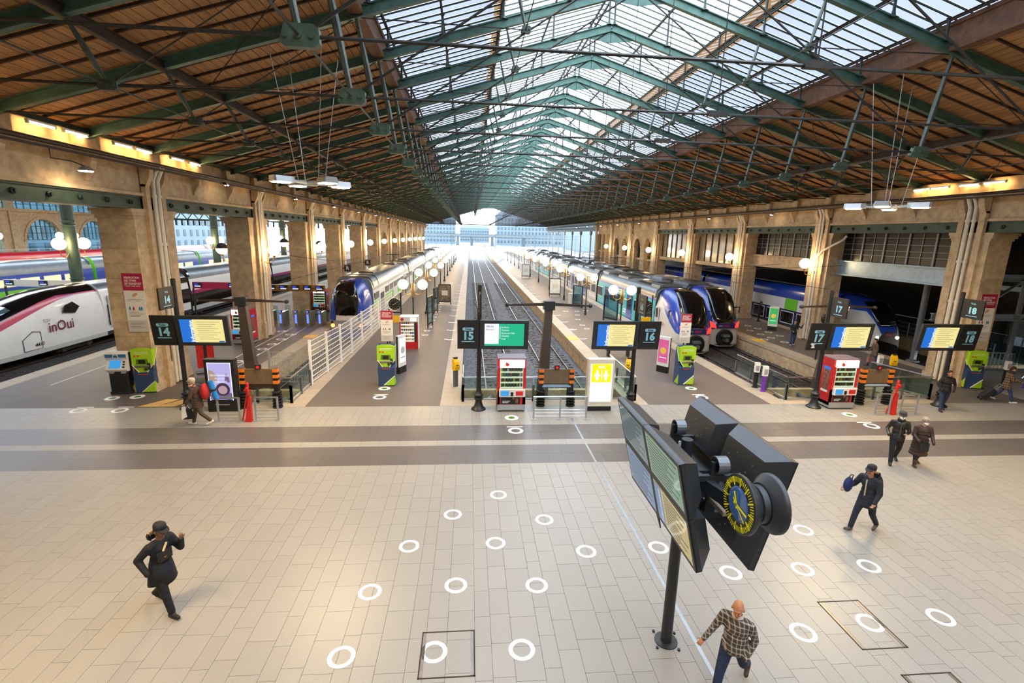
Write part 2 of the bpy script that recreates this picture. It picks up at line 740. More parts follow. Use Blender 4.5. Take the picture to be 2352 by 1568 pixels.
# ---------------------------------------------------------------- side walls of the nave
SIDES = {'left': (-13.45, 1, 1.45, 1.35), 'right': (24.8, -1, 1.25, .95)}


def arch_fill(mb, X, y0, y1, z0, z1, arches, n=14):
    """solid wall between y0 and y1 (X = (front, back)) with round-headed openings (yc, half width, spring z)"""
    xa, xb = min(X), max(X)
    edges = [y0]
    for yc, w, sp in arches:
        edges += [yc - w, yc + w]
    edges.append(y1)
    for a in range(0, len(edges), 2):
        mb.box(xa, xb, edges[a], edges[a + 1], z0, z1)
    for yc, w, sp in arches:
        pts = [(yc + w * math.cos(PI * i / n), sp + w * math.sin(PI * i / n)) for i in range(n + 1)]
        for i in range(n):
            (ya, za), (yb, zb) = pts[i + 1], pts[i]
            mb.add([(xa, ya, za), (xb, ya, za), (xb, yb, zb), (xa, yb, zb), (xa, ya, z1), (xb, ya, z1), (xb, yb, z1), (xa, yb, z1)],
                   [(3, 2, 1, 0), (4, 5, 6, 7), (0, 1, 5, 4), (1, 2, 6, 5), (2, 3, 7, 6), (3, 0, 4, 7)])


def archivolt(mb, X0, X1, yc, w, sp, t=.22, n=18):
    for i in range(n):
        a, b = PI * i / n, PI * (i + 1) / n
        q = []
        for X in (X0, X1):
            for r, an in ((w, a), (w + t, a), (w + t, b), (w, b)):
                q.append((X, yc + r * math.cos(an), sp + r * math.sin(an)))
        mb.add(q, [(3, 2, 1, 0), (4, 5, 6, 7), (0, 1, 5, 4), (1, 2, 6, 5), (2, 3, 7, 6), (3, 0, 4, 7)])


BOSS = MB()
BOSS.lathe((0, 0, 0), [(.10, 0), (.10, .05), (.06, .08), (.06, .14)], 10)
BOSS_ME = BOSS.mesh('bolt_boss')
BOSS_ME.materials.append(M['irondk'])
CORB = {}


def build_wall(side):
    F, n, dep, hd = SIDES[side]
    Wt = struct('wall_' + side, 'weathered limestone arcade wall of piers and frieze on the %s of the hall' % side, 'wall')

    def fx(d):
        return F + n * d

    def bx(mb, d0, d1, y0, y1, z0, z1):
        a, b = fx(d0), fx(d1)
        return mb.box(min(a, b), max(a, b), y0, y1, z0, z1)
    last = 13
    stone_last = 12 if side == 'left' else 7
    # long bands: frieze, cornice, attic
    yend = PY(last) + 1 if side == 'left' else PY(stone_last) + .6
    for (d0, d1, z0, z1, m, nm) in ((-1.2, -.12, 8.22, 9.36, 'stone', 'frieze'), (-1.2, .02, 8.22, 8.34, 'stone', 'string_course'), (-1.2, .42, 9.36, 9.58, 'stone', 'cornice'), (-1.2, -.1, 9.58, 10.25, 'stone', 'attic')):
        b = MB()
        bx(b, d0, d1, PY(-3), yend, z0, z1)
        b.build(nm, m, Wt)
    b = MB()
    b.tube((fx(.47), PY(-3), 9.5), (fx(.47), PY(last), 9.5), .075, n=8)
    bx(b, .38, .5, PY(-3), PY(last), 9.3, 9.37)
    b.build('gutter_pipe', 'rust', Wt)
    # corbels and attic blocks at the truss spacing
    cb = MB()
    prof = [(0, 8.55), (.06, 8.55), (.12, 8.75), (.3, 9.0), (.36, 9.2), (.36, 9.36), (0, 9.36)]
    cb.prism([(n * d - n * .12, -.13, z) for d, z in prof], (0, .26, 0))
    cme = cb.mesh('corbel')
    cme.materials.append(M['stone'])
    kb_ = MB()
    kb_.box(-.3, .3, -.55, .55, 9.58, 10.1)
    kme = kb_.mesh('attic_block')
    kme.materials.append(M['stone'])
    for k in range(-8, 39):
        if TY(k) > yend:
            break
        if k % 3:
            o = link('corbel', cme, Wt)
            o.location = (F, TY(k), 0)
        o = link('attic_block', kme, Wt)
        o.location = (F - n * .15, TY(k), 0)
    for i in range(-2, stone_last + 1):
        y = PY(i)
        near = -1 <= i <= 3
        # pier core in stone courses
        zt = 7.3
        nc = 12
        if near:
            for c in range(nc):
                z0, z1 = zt * c / nc, zt * (c + 1) / nc
                s = MB()
                g = .0 if c % 2 else .012
                bx(s, -dep, -.05 - g * .3, y - hd + g * .3, y + hd - g * .3, z0 + .008, z1 - .004)
                s.build('stone_block', 'stone_r', Wt)
            s = MB()
            bx(s, -dep + .02, -.07, y - hd + .02, y + hd - .02, 0, zt)
            s.build('pier_core', 'stone', Wt)
        else:
            s = MB()
            bx(s, -dep, -.05, y - hd, y + hd, 0, zt)
            s.build('pier_core', 'stone', Wt)
        s = MB()
        for dz, e in ((7.3, .05), (7.42, .12), (7.55, .18)):
            bx(s, -dep - e, -.05 + e * .3, y - hd - e, y + hd + e, dz, dz + .14)
        bx(s, -dep - .08, .0, y - hd - .08, y + hd + .08, 0, .35)
        s.build('pier_capital', 'stone', Wt)
        # twin pilaster strips with console heads
        w = .26 if side == 'left' else .3
        for sy in (-1, 1):
            s = MB()
            yc = y + sy * (.52 if side == 'left' else .5)
            bx(s, -.06, .16, yc - w / 2 - .06, yc + w / 2 + .06, 0, 1.1)
            bx(s, -.06, .12, yc - w / 2, yc + w / 2, 1.1, 8.7)
            pr_ = [(.12, 8.6), (.3, 8.95), (.36, 9.2), (.36, 9.34), (-.06, 9.34), (-.06, 8.6)]
            s.prism([(fx(d), yc - w / 2, z) for d, z in pr_], (0, w, 0))
            s.build('pilaster', 'stone_r' if near else 'stone', Wt)
        s = MB()
        for q, rr_ in ((-.14, .075), (.15, .095)):
            s.path([(fx(.45), y + q * .5, 9.45), (fx(.3), y + q, 9.25), (fx(.14), y + q, 8.9), (fx(.12), y + q, 8.0), (fx(.12), y + q, .1)], rr_, 8)
            for z in (8.2, 6.2, 4.2, 2.2):
                s.tube((fx(.12), y + q, z), (fx(.12), y + q, z + .12), rr_ * 1.3, n=8)
        s.build('downpipe', 'offwhite', Wt, smooth=40)
    # girders over the open bays
    gb = range(-2, 5) if side == 'left' else range(-2, 4)
    for i in gb:
        y0, y1 = PY(i) + .72, PY(i + 1) - .72
        s = MB()
        bx(s, -1.1, -.04, y0, y1, 7.69, 7.75)
        bx(s, -1.1, -.04, y0, y1, 8.16, 8.22)
        bx(s, -.16, -.1, y0, y1, 7.7, 8.2)
        bx(s, -1.05, -1.0, y0, y1, 7.7, 8.2)
        s.build('girder', 'girder', Wt)
        for k in range(7):
            o = link('bolt_boss', BOSS_ME, Wt)
            o.location = (fx(-.1), y0 + (y1 - y0) * (k + .5) / 7, 7.95)
            o.rotation_euler = (0, n * PI / 2, 0)
    if side == 'left':
        for i in range(5, 12):
            s = MB()
            yc = (PY(i) + PY(i + 1)) / 2
            arch_fill(s, (fx(-1.2), fx(-.12)), PY(i) + .5, PY(i + 1) - .5, 0, 8.22, [(yc, 3.1, 3.9)])
            archivolt(s, fx(-.12), fx(-.04), yc, 3.1, 3.9)
            s.build('arch_bay', 'stone', Wt, fix=False)
    else:
        for i in (4, 5):
            s = MB()
            y0, y1 = PY(i) + .5, PY(i + 1) - .5
            L_ = y1 - y0
            ar = [(y0 + L_ * .27, 1.35, 5.7), (y0 + L_ * .73, 1.35, 5.7)]
            arch_fill(s, (fx(-1.2), fx(-.12)), y0, y1, 0, 8.22, ar)
            for a in ar:
                archivolt(s, fx(-.12), fx(-.03), *a)
            s.build('arch_bay', 'stone', Wt, fix=False)
            for a in ar:
                g = MB()
                g.box(fx(-.7), fx(-.66), a[0] - 1.33, a[0] + 1.33, 4.2, 7.05)
                g.build('window_pane', 'winglass', Wt)
                g = MB()
                bx(g, -.75, -.6, a[0] - 1.35, a[0] + 1.35, 3.9, 4.2)
                g.build('transom', 'stone', Wt)
        for i in (2, 3, 6):
            y0, y1 = PY(i) + hd, PY(i + 1) - hd
            g = MB()
            bx(g, -.95, -.35, y0, y1, 4.42, 4.78)
            g.build('lintel', 'stone', Wt)
            for k in range(6):
                g = MB()
                ya, yb = y0 + (y1 - y0) * k / 6 + .05, y0 + (y1 - y0) * (k + 1) / 6 - .05
                bx(g, -.74, -.7, ya, yb, 4.78, 7.69)
                g.build('window_pane', MATS['milk_glass'], Wt)
                g = MB()
                bx(g, -.8, -.62, yb, yb + .1, 4.78, 7.69)
                g.build('mullion', 'joist', Wt)
            if i == 6:
                g = MB()
                for q in (.33, .66):
                    bx(g, -1.2, -.05, y0 + (y1 - y0) * q - .5, y0 + (y1 - y0) * q + .5, 0, 8.22)
                bx(g, -1.2, -.12, y0, y1, 7.69, 8.22)
                g.build('pier_core', 'stone', Wt)
        # steel-framed windows of the two nearest bays
        for i in (0, 1):
            y0, y1 = PY(i) + hd, PY(i + 1) - hd
            g = MB()
            bx(g, -1.25, -.85, y0, y1, 4.92, 5.86)
            bx(g, -1.3, -.7, y0, y1, 4.88, 4.98)
            bx(g, -1.3, -.7, y0, y1, 5.8, 5.88)
            g.build('steel_beam', 'bluegrey' if i == 0 else 'stone', Wt)
            nm = 5
            for k in range(nm):
                ya, yb = y0 + (y1 - y0) * k / nm, y0 + (y1 - y0) * (k + 1) / nm
                f = MB()
                bx(f, -1.1, -.96, ya - .06, ya + .06, 5.86, 7.7)
                bx(f, -1.08, -.99, (ya + yb) / 2 - .025, (ya + yb) / 2 + .025, 5.86, 7.7)
                for z in (6.3, 6.62, 7.0, 7.4) if i == 0 else (6.5, 6.8, 7.25):
                    bx(f, -1.07, -1.0, ya, yb, z, z + .03)
                f.build('window_frame', 'grey', Wt)
                f = MB()
                bx(f, -1.05, -1.03, ya + .06, yb - .06, 5.86, 7.7)
                f.build('window_pane', MATS['dark_glass'], Wt)
        # open colonnade at the far end of the right side
        y0, y1 = PY(stone_last) + .6, PY(13)
        g = MB()
        g.ibeam((24.8, y0, 8.5), (24.8, y1, 8.5), .4, .5, .06)
        g.ibeam((24.8, y0, 9.9), (24.8, y1, 9.9), .4, .3, .06)
        yy = y0
        while yy < y1:
            g.bar((24.8, yy, 8.7), (24.8, yy + .9, 9.8), .08, .12)
            g.bar((24.8, yy + .9, 8.7), (24.8, yy, 9.8), .08, .12)
            yy += 1.0
        g.build('lattice_girder', 'irondk', Wt)
        for k in range(7):
            c = MB()
            c.lathe((24.8, y0 + 4 + k * 9.3, 0), [(.3, 0), (.3, .4), (.16, .6), (.14, 7.4), (.3, 7.7), (.3, 8.25)], 10)
            c.build('iron_column', 'lightgrey', Wt)
    return Wt


mat('bluegrey_dummy', '8fa0ad')
M['bluegrey'] = mat('blue_grey_steel', '8fa3b4', .4, .3, var=.1, grime=.3)
MATS['milk_glass'] = mat('milky_glass', '8d7f6a', .12, var=.12, scale=2, spec=.6)
MATS['dark_glass'] = mat('dark_window_glass', '15171a', .2, var=.1, spec=.3)
WL = build_wall('left')
WR = build_wall('right')

# ---------------------------------------------------------------- roof
ROOF = struct('ceiling', 'timber boarded roof on green iron trusses with a long glazed ridge', 'ceiling')
KA, KB = -9, 39
XL, XR = -13.7, 25.7
EDGE = 9.25


def roof_planks():
    me = unit_box().mesh('roof_board')
    me.materials.append(M['wood'])
    sl = math.atan(.2955)
    rest = MB()
    pw = .262
    cand = []
    for s in (-1, 1):
        n = int((19.7 - EDGE) / math.cos(sl) / pw)
        for j in range(n + 1):
            dx = EDGE + .1 + (j + .5) * pw * math.cos(sl)
            for k in range(KA, KB):
                cand.append((abs(TY(k) - 13) + abs(dx - 15) * .35 + (6 if s > 0 else 0), s, dx, k))
    cand.sort()
    for c, (q, s, dx, k) in enumerate(cand):
        x = CX + s * dx
        z = 15.8 - .2955 * dx + .24
        if c < 300:
            o = link('roof_board', me, ROOF)
            o.location = (x, TY(k) + TR / 2, z)
            o.scale = (pw - .02, TR - .006, .03)
            o.rotation_euler = (0, s * sl, 0)
        else:
            h = (pw - .02) / 2
            ca, sa = h * math.cos(sl), h * math.sin(sl) * s
            y0, y1 = TY(k) + .003, TY(k + 1) - .003
            rest.add([(x - ca, y0, z + sa), (x + ca, y0, z - sa), (x + ca, y1, z - sa), (x - ca, y1, z + sa)], [(0, 1, 2, 3)])
    rest.build('far_roof_boards', 'wood_i', ROOF, fix=False)['kind'] = 'stuff'
    cov = MB()
    for s in (-1, 1):
        a, b = CX + s * (EDGE + .05), CX + s * 19.9
        za, zb = 15.8 - .2955 * EDGE + .3, 15.8 - .2955 * 19.9 + .3
        cov.add([(a, TY(KA), za), (b, TY(KA), zb), (b, TY(KB), zb), (a, TY(KB), za), (a, TY(KA), za + .08), (b, TY(KA), zb + .08), (b, TY(KB), zb + .08), (a, TY(KB), za + .08)],
                [(0, 1, 2, 3), (7, 6, 5, 4), (0, 4, 5, 1), (1, 5, 6, 2), (2, 6, 7, 3), (3, 7, 4, 0)])
    cov.build('roof_covering', 'joist', ROOF)
    # joists under the boards
    for s in (-1, 1):
        jb = MB()
        jb.bar((CX + s * 19.6, 0, zr(CX + s * 19.6) + .19), (CX + s * (EDGE + .05), 0, zr(CX + s * EDGE) + .19), .065, .08)
        jm = jb.mesh('joist')
        jm.materials.append(M['joist'])
        for k in range(KA, KB):
            for q in (1, 2, 3):
                o = link('joist', jm, ROOF)
                o.location = (0, TY(k) + TR * q / 4, 0)
    # purlins
    for dx, w, h, dz in ((19.2, .12, .16, .04), (14.6, .16, .28, -.08)):
        for s in (-1, 1):
            x = CX + s * dx
            b = MB()
            b.ibeam((x, TY(KA), zr(x) + dz), (x, TY(KB), zr(x) + dz), w, h, .03)
            b.build('purlin', 'irondk' if dx > 14.7 or dx < 14.5 else 'rust', ROOF, fix=False)
    for s in (-1, 1):
        x = CX + s * EDGE
        b = MB()
        b.box(x - .1, x + .1, TY(KA), TY(KB), zr(x) + .1, zr(x) + .78)
        b.box(x - .2, x + .2, TY(KA), TY(KB), zr(x) - .05, zr(x) + .1)
        b.box(x - .16, x + .16, TY(KA), TY(KB), zr(x) + .72, zr(x) + .84)
        b.build('edge_beam', 'beam', ROOF)


roof_planks()


def roof_glass():
    """lower slopes, then a raised lantern over the ridge"""
    nb = 7
    cand = []
    for k in range(KA, KB):
        for q in range(nb):
            for s in (-1, 1):
                for lvl in (0, 1, 2):
                    cand.append((abs(TY(k) - 22), k, q, s, lvl))
    cand.sort()
    rest = {0: MB(), 1: MB(), 2: MB()}
    bars = MB()
    LV = {0: (EDGE - .02, 5.15, .86, .86), 1: (4.95, .05, 1.55, 1.55), 2: (5.15, 4.75, .86, .86)}
    MT = {0: 'pane2', 1: 'pane', 2: 'paneb'}
    for c, (d, k, q, s, lvl) in enumerate(cand):
        a, b, oa, ob = LV[lvl]
        xa, xb = CX + s * a, CX + s * b
        y0, y1 = TY(k) + TR * q / nb + .02, TY(k) + TR * (q + 1) / nb - .02
        vs = [(xa, y0, zr(xa) + oa), (xb, y0, zr(xb) + ob), (xb, y1, zr(xb) + ob), (xa, y1, zr(xa) + oa)]
        if s > 0:
            vs = vs[::-1]
        if c < 300:
            p = MB()
            p.add(vs, [(0, 1, 2, 3)])
            p.build('glass_pane', MT[lvl], ROOF, fix=False)
        else:
            rest[lvl].add(vs, [(0, 1, 2, 3)])
    for l in rest:
        rest[l].build('far_glass_panes', MT[l], ROOF, fix=False)['kind'] = 'stuff'
    # glazing bars
    bmes = []
    for s in (-1, 1):
        for (a, b, o) in ((EDGE, 4.75, .83), (4.95, 0, 1.52)):
            m_ = MB()
            xa, xb = CX + s * a, CX + s * b
            m_.bar((xa, 0, zr(xa) + o), (xb, 0, zr(xb) + o), .035, .05)
            me = m_.mesh('glazing_bar')
            me.materials.append(M['irondk'])
            bmes.append(me)
    farb = MB()
    for k in range(KA, KB):
        for q in range(nb):
            y = TY(k) + TR * q / nb
            if -6 <= k <= 3:
                for me in bmes:
                    o = link('glazing_bar', me, ROOF)
                    o.location = (0, y, 0)
            else:
                for s in (-1, 1):
                    for (a, b, o_) in ((EDGE, 4.75, .83), (4.95, 0, 1.52)):
                        xa, xb = CX + s * a, CX + s * b
                        farb.bar((xa, y, zr(xa) + o_), (xb, y, zr(xb) + o_), .03, .035)
    farb.build('far_glazing_bars', 'irondk', ROOF, fix=False)['kind'] = 'stuff'
    # purlins carrying the glass, with posts down to each rafter
    post = MB()
    post.lathe((0, 0, 0), [(.17, .12), (.07, .2), (.045, .35), (.045, .75), (.09, .8)], 8)
    pme = post.mesh('glazing_post')
    pme.materials.append(M['irondk'])
    post2 = MB()
    post2.lathe((0, 0, 0), [(.17, .12), (.07, .2), (.045, .35), (.045, 1.45), (.09, 1.5)], 8)
    pme2 = post2.mesh('glazing_post_tall')
    pme2.materials.append(M['irondk'])
    for dx, o, tall in ((8.9, .74, 0), (7.0, .74, 0), (4.85, .74, 0), (4.85, 1.42, 1), (2.5, 1.42, 1), (.12, 1.42, 1)):
        for s in (-1, 1):
            x = CX + s * dx
            b = MB()
            b.ibeam((x, TY(KA), zr(x) + o), (x, TY(KB), zr(x) + o), .07, .09, .02)
            b.build('glazing_purlin', 'rust' if not tall and dx > 5 else 'irondk', ROOF, fix=False)
            if (dx, tall) == (4.85, 0):
                continue
            for k in range(KA, 22):
                p = link('glazing_post', pme2 if tall else pme, ROOF)
                p.location = (x, TY(k), zr(x))
    for s in (-1, 1):
        x = CX + s * 4.9
        b = MB()
        b.box(x - .02, x + .02, TY(KA), TY(KB), zr(x) + .8, zr(x) + 1.0)
        b.build('lantern_sill', 'rust', ROOF)
        b = MB()
        b.quad((x, TY(KA), zr(x) + 1.0), (x, TY(KB), zr(x) + 1.0), (x, TY(KB), zr(x) + 1.53), (x, TY(KA), zr(x) + 1.53))
        b.build('lantern_side_glass', 'paneb', ROOF, fix=False)


roof_glass()


def make_truss(k):
    y = TY(k)
    near = k <= 14
    far = k > 24

    def P(s, dx, z):
        return (CX + s * dx, 0, z)
    root = None
    n6 = 6 if near else 4
    rb = MB()
    for s in (-1, 1):
        rb.ibeam(P(s, 19.5, zr(CX + 19.5)), P(s, 0, 15.8), .18, .31, .035)
        rb.prism([P(s, 0, 15.65), P(s, 1.0, 15.33), P(s, 0, 15.2)], (0, .03, 0))
    root = rb.build('roof_truss', 'iron', ROOF, fix=False)
    root.location = (0, y, 0)
    T1, B1, T2, B2, T3, B3 = (14.6, 11.35), (13.9, 10.0), (9.25, 12.95), (8.7, 10.0), (4.75, 14.3), (4.4, 12.9)

    def put(nm, mb, m):
        if not far:
            mb.build(nm, m, root, fix=False)
    allb = MB()
    for s in (-1, 1):
        for (t, b, r_) in ((T1, B1, .055), (T2, B2, .075), (T3, B3, .05)):
            m_ = allb if far else MB()
            p, q = Vector(P(s, *t)), Vector(P(s, *b))
            m_.tube(p, p.lerp(q, .5), r_ * .7, r_ * 1.25, n6)
            m_.tube(p.lerp(q, .5), q, r_ * 1.25, r_ * .7, n6)
            put('strut', m_, 'strut' if near else 'irondk')
        for (a, b, r_) in (((19.4, 10.05), B1, .032), (B1, B2, .032), (B2, (0, 10.0), .032), (B2, (0, 15.7), .03), (B1, T2, .018), (B3, T2, .018)):
            m_ = allb if far else MB()
            m_.tube(P(s, *a), P(s, *b), r_, n=5, caps=False)
            put('tie_rod', m_, 'rod')
        for (c, w, h) in ((B1, .42, .22), (B2, .62, .34), (B3, .3, .2)):
            m_ = allb if far else MB()
            m_.prism([(CX + s * c[0] + dx_, -.07, c[1] + dz_) for dx_, dz_ in ((-w / 2, -h * .3), (-w * .35, h * .5), (w * .35, h * .5), (w / 2, h * .3), (w / 2, -h * .3), (w * .35, -h * .5), (-w * .35, -h * .5))], (0, .14, 0))
            if near and k < 6:
                for bx_ in (-.32, 0, .32):
                    m_.tube((CX + s * c[0] + bx_ * w, -.11, c[1]), (CX + s * c[0] + bx_ * w, .11, c[1]), h * .16, n=6)
            put('node_plate', m_, 'plate' if c is B2 else 'strut')
    m_ = allb if far else MB()
    m_.tube((CX, 0, 10), (CX, 0, 15.6), .014, n=5)
    m_.cbox((CX, 0, 10.02), (.5, .12, .12))
    put('hanger', m_, 'rod')
    if far:
        allb.build('tie_rods', 'rod', root, fix=False)


def dup_truss():
    src = {}
    for k in range(KA, KB + 1):
        kind = 0 if k < 6 else 1 if k <= 14 else 2 if k <= 24 else 3
        if kind not in src:
            make_truss(k)
            src[kind] = [o for o in ROOF.children if o.name.startswith('roof_truss')][-1]
            src[kind] = max((o for o in ROOF.children if o.name.startswith('roof_truss')), key=lambda o: o.location.y)
        else:
            dup(src[kind], ROOF, loc=(0, TY(k), 0))


dup_truss()
# longitudinal tie lines, wind bracing and service cables
lb = []
for (dx, z, r_) in ((13.9, 10.0, .02), (8.7, 10.0, .025), (4.4, 12.9, .018)):
    for s in (-1, 1):
        b = MB()
        b.tube((CX + s * dx, TY(KA), z), (CX + s * dx, TY(KB), z), r_, n=5)
        b.build('longitudinal_rod', 'rod', ROOF, fix=False)
for s in (-1, 1):
    for k in range(-6, 12, 3):
        for a, b_ in (((19, 0), (9.5, 3)), ((9.5, 0), (19, 3))):
            m_ = MB()
            xa, xb = CX + s * a[0], CX + s * b_[0]
            m_.tube((xa, TY(k + a[1]), zr(xa) - .22), (xb, TY(k + b_[1]), zr(xb) - .22), .016, n=5)
            m_.build('wind_brace', 'rust', ROOF, fix=False)
gv = MB()
ye = TY(KB)
for k in range(5):
    gv.bar((CX - 19.4, ye + .1, 10.05 + k * .0), (CX + 19.4, ye + .1, 10.05), .12, .2)
gv.build('gable_beam', 'irondk', ROOF)

# ---------------------------------------------------------------- halls to either side, rear wall, surroundings
HL = struct('wall_side_hall', 'stone wall with large arched windows at the far side of the left hall', 'wall')


def side_hall_left():
    X = -66
    for i in range(-1, 9):
        y0, y1 = 15.5 + i * BAY, 15.5 + (i + 1) * BAY
        yc = (y0 + y1) / 2
        s = MB()
        arch_fill(s, (X - 1, X), y0, y1, 0, 9.1, [(yc, 3.4, 4.3)])
        archivolt(s, X, X + .12, yc, 3.4, 4.3, .4)
        s.build('arch_bay', 'stone', HL, fix=False)
        s = MB()
        s.box(X - 1, X + .5, y0, y1, 8.7, 9.1)
        s.box(X - 1, X + .2, y0 - .5, y0 + .5, 0, 14)
        s.box(X - 1, X - .1, y0, y1, 11.8, 14)
        s.build('attic', 'stone', HL)
        g = MB()
        g.box(X - .5, X - .46, yc - 3.4, yc + 3.4, 0, 7.7)
        g.build('arched_window_pane', 'winglass', HL)
        g = MB()
        g.box(X - .5, X - .46, y0 + .5, y1 - .5, 9.1, 11.8)
        g.build('window_pane', 'winglass', HL)
        f = MB()
        for k in range(9):
            yy = y0 + .5 + (y1 - y0 - 1) * k / 8
            f.box(X - .5, X - .38, yy - .04, yy + .04, 9.1, 11.8)
        for z in (9.8, 10.4, 11.1):
            f.box(X - .5, X - .38, y0 + .5, y1 - .5, z - .03, z + .03)
        for k in range(1, 8):
            yy = yc - 3.4 + 6.8 * k / 8
            f.box(X - .5, X - .38, yy - .04, yy + .04, 4.6, 7.6)
        for z in (4.6, 5.6, 6.6):
            f.box(X - .5, X - .38, yc - 3.4, yc + 3.4, z - .04, z + .04)
        f.build('window_frame', 'irondk', HL)
    # gallery railing
    rl = MB()
    rl.box(-63.2, -62.4, 10, 110, 2.0, 2.3)
    for z in (2.9, 3.45):
        rl.bar((-62.5, 10, z), (-62.5, 110, z), .09)
    for k in range(50):
        rl.bar((-62.5, 10 + k * 2, 2.2), (-62.5, 10 + k * 2, 3.45), .09)
    rl.build('gallery_railing', 'lightgrey', HL)
    # roof with glazed strips
    rf = MB()
    for a, b in ((-67, -46), (-38, -14.5)):
        rf.box(a, b, -10, 120, 14.0, 14.2)
    rf.build('side_roof', 'joist', HL)
    rg = MB()
    rg.quad((-46, -10, 14.1), (-38, -10, 14.1), (-38, 120, 14.1), (-46, 120, 14.1))
    rg.build('side_roof_glass', 'pane', HL, fix=False)


side_hall_left()
HR = struct('wall_right_hall', 'dark glazed wall behind the right-hand piers', 'wall')


def side_hall_right():
    b = MB()
    b.box(44, 44.5, 8, 120, 0, 12)
    b.build('far_wall', 'darkstone', HR)
    b = MB()
    b.box(25.6, 46, 19, 120, 10.4, 10.7)
    b.build('side_roof', 'joist', HR)
    b = MB()
    b.box(34.5, 44, 24, 110, 4.3, 4.6)
    b.build('mezzanine', 'bluegrey', HR)


M['darkstone'] = mat('dark_wall', '4a423a', .8, var=.3, scale=2)
side_hall_right()
RW = struct('wall_rear', 'plain stone front wall behind the gallery', 'wall')
b = MB()
b.box(-30, 44, -12.5, -12, -.5, 16)
b.box(-30.5, -30, -12, 8, -.5, 14)
b.box(40, 40.5, -12, 20, -.5, 11)
b.box(-67, -30, 8, 8.5, -.5, 14)
b.box(26, 40, 8, 8.4, -.5, 11)
b.box(25.4, 40.2, -12, 20, 10.4, 10.7)
b.box(-30, -14, -12, 9, 14.0, 14.2)
b.build('rear_masonry', 'stone', RW)
# ---------------------------------------------------------------- trains
M.update(
    t_blue=mat('train_blue', '1c3f9c', .25, var=.05, coat=.4),
    t_navy=mat('train_navy', '16245a', .25, coat=.4),
    t_white=mat('train_white', 'd9d7d4', .3, var=.03, coat=.3, grime=.12),
    t_silver=mat('train_silver', '9da3a8', .28, .6, var=.06),
    t_roof=mat('train_roof_grey', '6f7880', .35, .4, var=.12, grime=.3),
    t_dark=mat('train_dark_roof', '34383c', .4, .3, var=.1),
    t_black=mat('train_windscreen', '0b0d10', .12, spec=.7),
    t_green=mat('train_green', '6cbf35', .35, var=.04),
    t_teal=mat('train_teal', '2aa6ad', .3, var=.04, coat=.2),
    t_red=mat('train_red', 'a81a2c', .3, coat=.2),
    t_mag=mat('train_magenta', '8e1b6b', .3, coat=.2),
    t_under=mat('train_underframe', '241f1c', .85, var=.3, scale=6),
    t_grey=mat('train_light_grey', 'b3b3b0', .35, var=.04, grime=.15),
    lamp_red=emit('tail_light_red', 'ff2a1c', 2.2),
    lamp_amber=emit('marker_light_amber', 'ff8a40', 4),
    lamp_white=emit('headlight_white', 'ffffff', 9),
)


def sx(z, hw, zb, zt, e):
    t = max(0, min(1, (z - zb) / (zt - zb)))
    return hw * (1 - t ** e) ** (1 / e)


def hull(name, parent, xc, secs, bands, mats, e=5.0, sub=3, smooth=35, cap=None):
    """body lofted along y; bands(y, zb, zt) gives rising heights, mats[i] paints the strip between heights i and i+1"""
    rings, idx = [], []
    for (y, hw, zb, zt) in secs:
        hs = [zb] + list(bands(y, zb, zt)) + [zt]
        zs, lv = [], []
        for j in range(len(hs) - 1):
            n = sub * 2 if j == len(hs) - 2 else sub
            for q in range(n):
                f = q / n
                if j == len(hs) - 2:
                    f = math.sin(f * PI / 2)
                zs.append(hs[j] + (hs[j + 1] - hs[j]) * f)
                lv.append(j)
        r = [(xc + sx(z, hw, zb, zt, e), y, z) for z in zs] + [(xc, y, zt)]
        l = [(xc - sx(z, hw, zb, zt, e), y, z) for z in reversed(zs)]
        rings.append(r + l)
        idx = lv + lv[::-1] + [0]
    m = MB()
    n = len(rings[0])
    for j in range(len(rings) - 1):
        for i in range(n):
            k = (i + 1) % n
            m.mi = idx[i] if i < len(idx) else 0
            m.add([rings[j][i], rings[j][k], rings[j + 1][k], rings[j + 1][i]], [(0, 1, 2, 3)])
    m.mi = cap if cap is not None else len(mats) - 1
    m.add(rings[0], [tuple(range(n - 1, -1, -1))])
    m.add(rings[-1], [tuple(range(n))])
    import bmesh
    o = m.build(name, mats, parent, fix=False)
    bm = bmesh.new()
    bm.from_mesh(o.data)
    bmesh.ops.remove_doubles(bm, verts=bm.verts, dist=1e-4)
    bmesh.ops.recalc_face_normals(bm, faces=bm.faces)
    bm.to_mesh(o.data)
    bm.free()
    o.data.polygons.foreach_set('use_smooth', [True] * len(o.data.polygons))
    o.data.set_sharp_from_angle(angle=R(smooth))
    return o


def side_panel(nm, parent, x, sgn, y0, y1, z0, z1, m, t=.03):
    b = MB()
    b.box(min(x, x + sgn * t), max(x, x + sgn * t), y0, y1, z0, z1)
    return b.build(nm, m, parent)


def hoops(parent, xc, ys, hw, zb, zt, e, m, w=.18, up=.05):
    for y in ys:
        rings = []
        for yy in (y - w / 2, y + w / 2):
            pts = []
            for i in range(13):
                a = -1 + 2 * i / 12
                z = zb + (zt - zb) * (.80 + .2 * math.sin((1 - abs(a)) * PI / 2))
                pts.append((xc + (sx(z, hw, zb, zt, e) + .02) * (1 if a > 0 else -1) if abs(a) > .01 else xc, yy, z + up))
            rings.append(pts)
        m_ = MB()
        m_.loft(rings, caps=False, closed=False)
        base = [[(p[0], p[1], p[2] - up * 1.4) for p in rg] for rg in rings]
        m_.loft([rings[0], base[0]], caps=False, closed=False)
        m_.loft([rings[1], base[1]], caps=False, closed=False)
        m_.build('roof_hoop', m, parent)


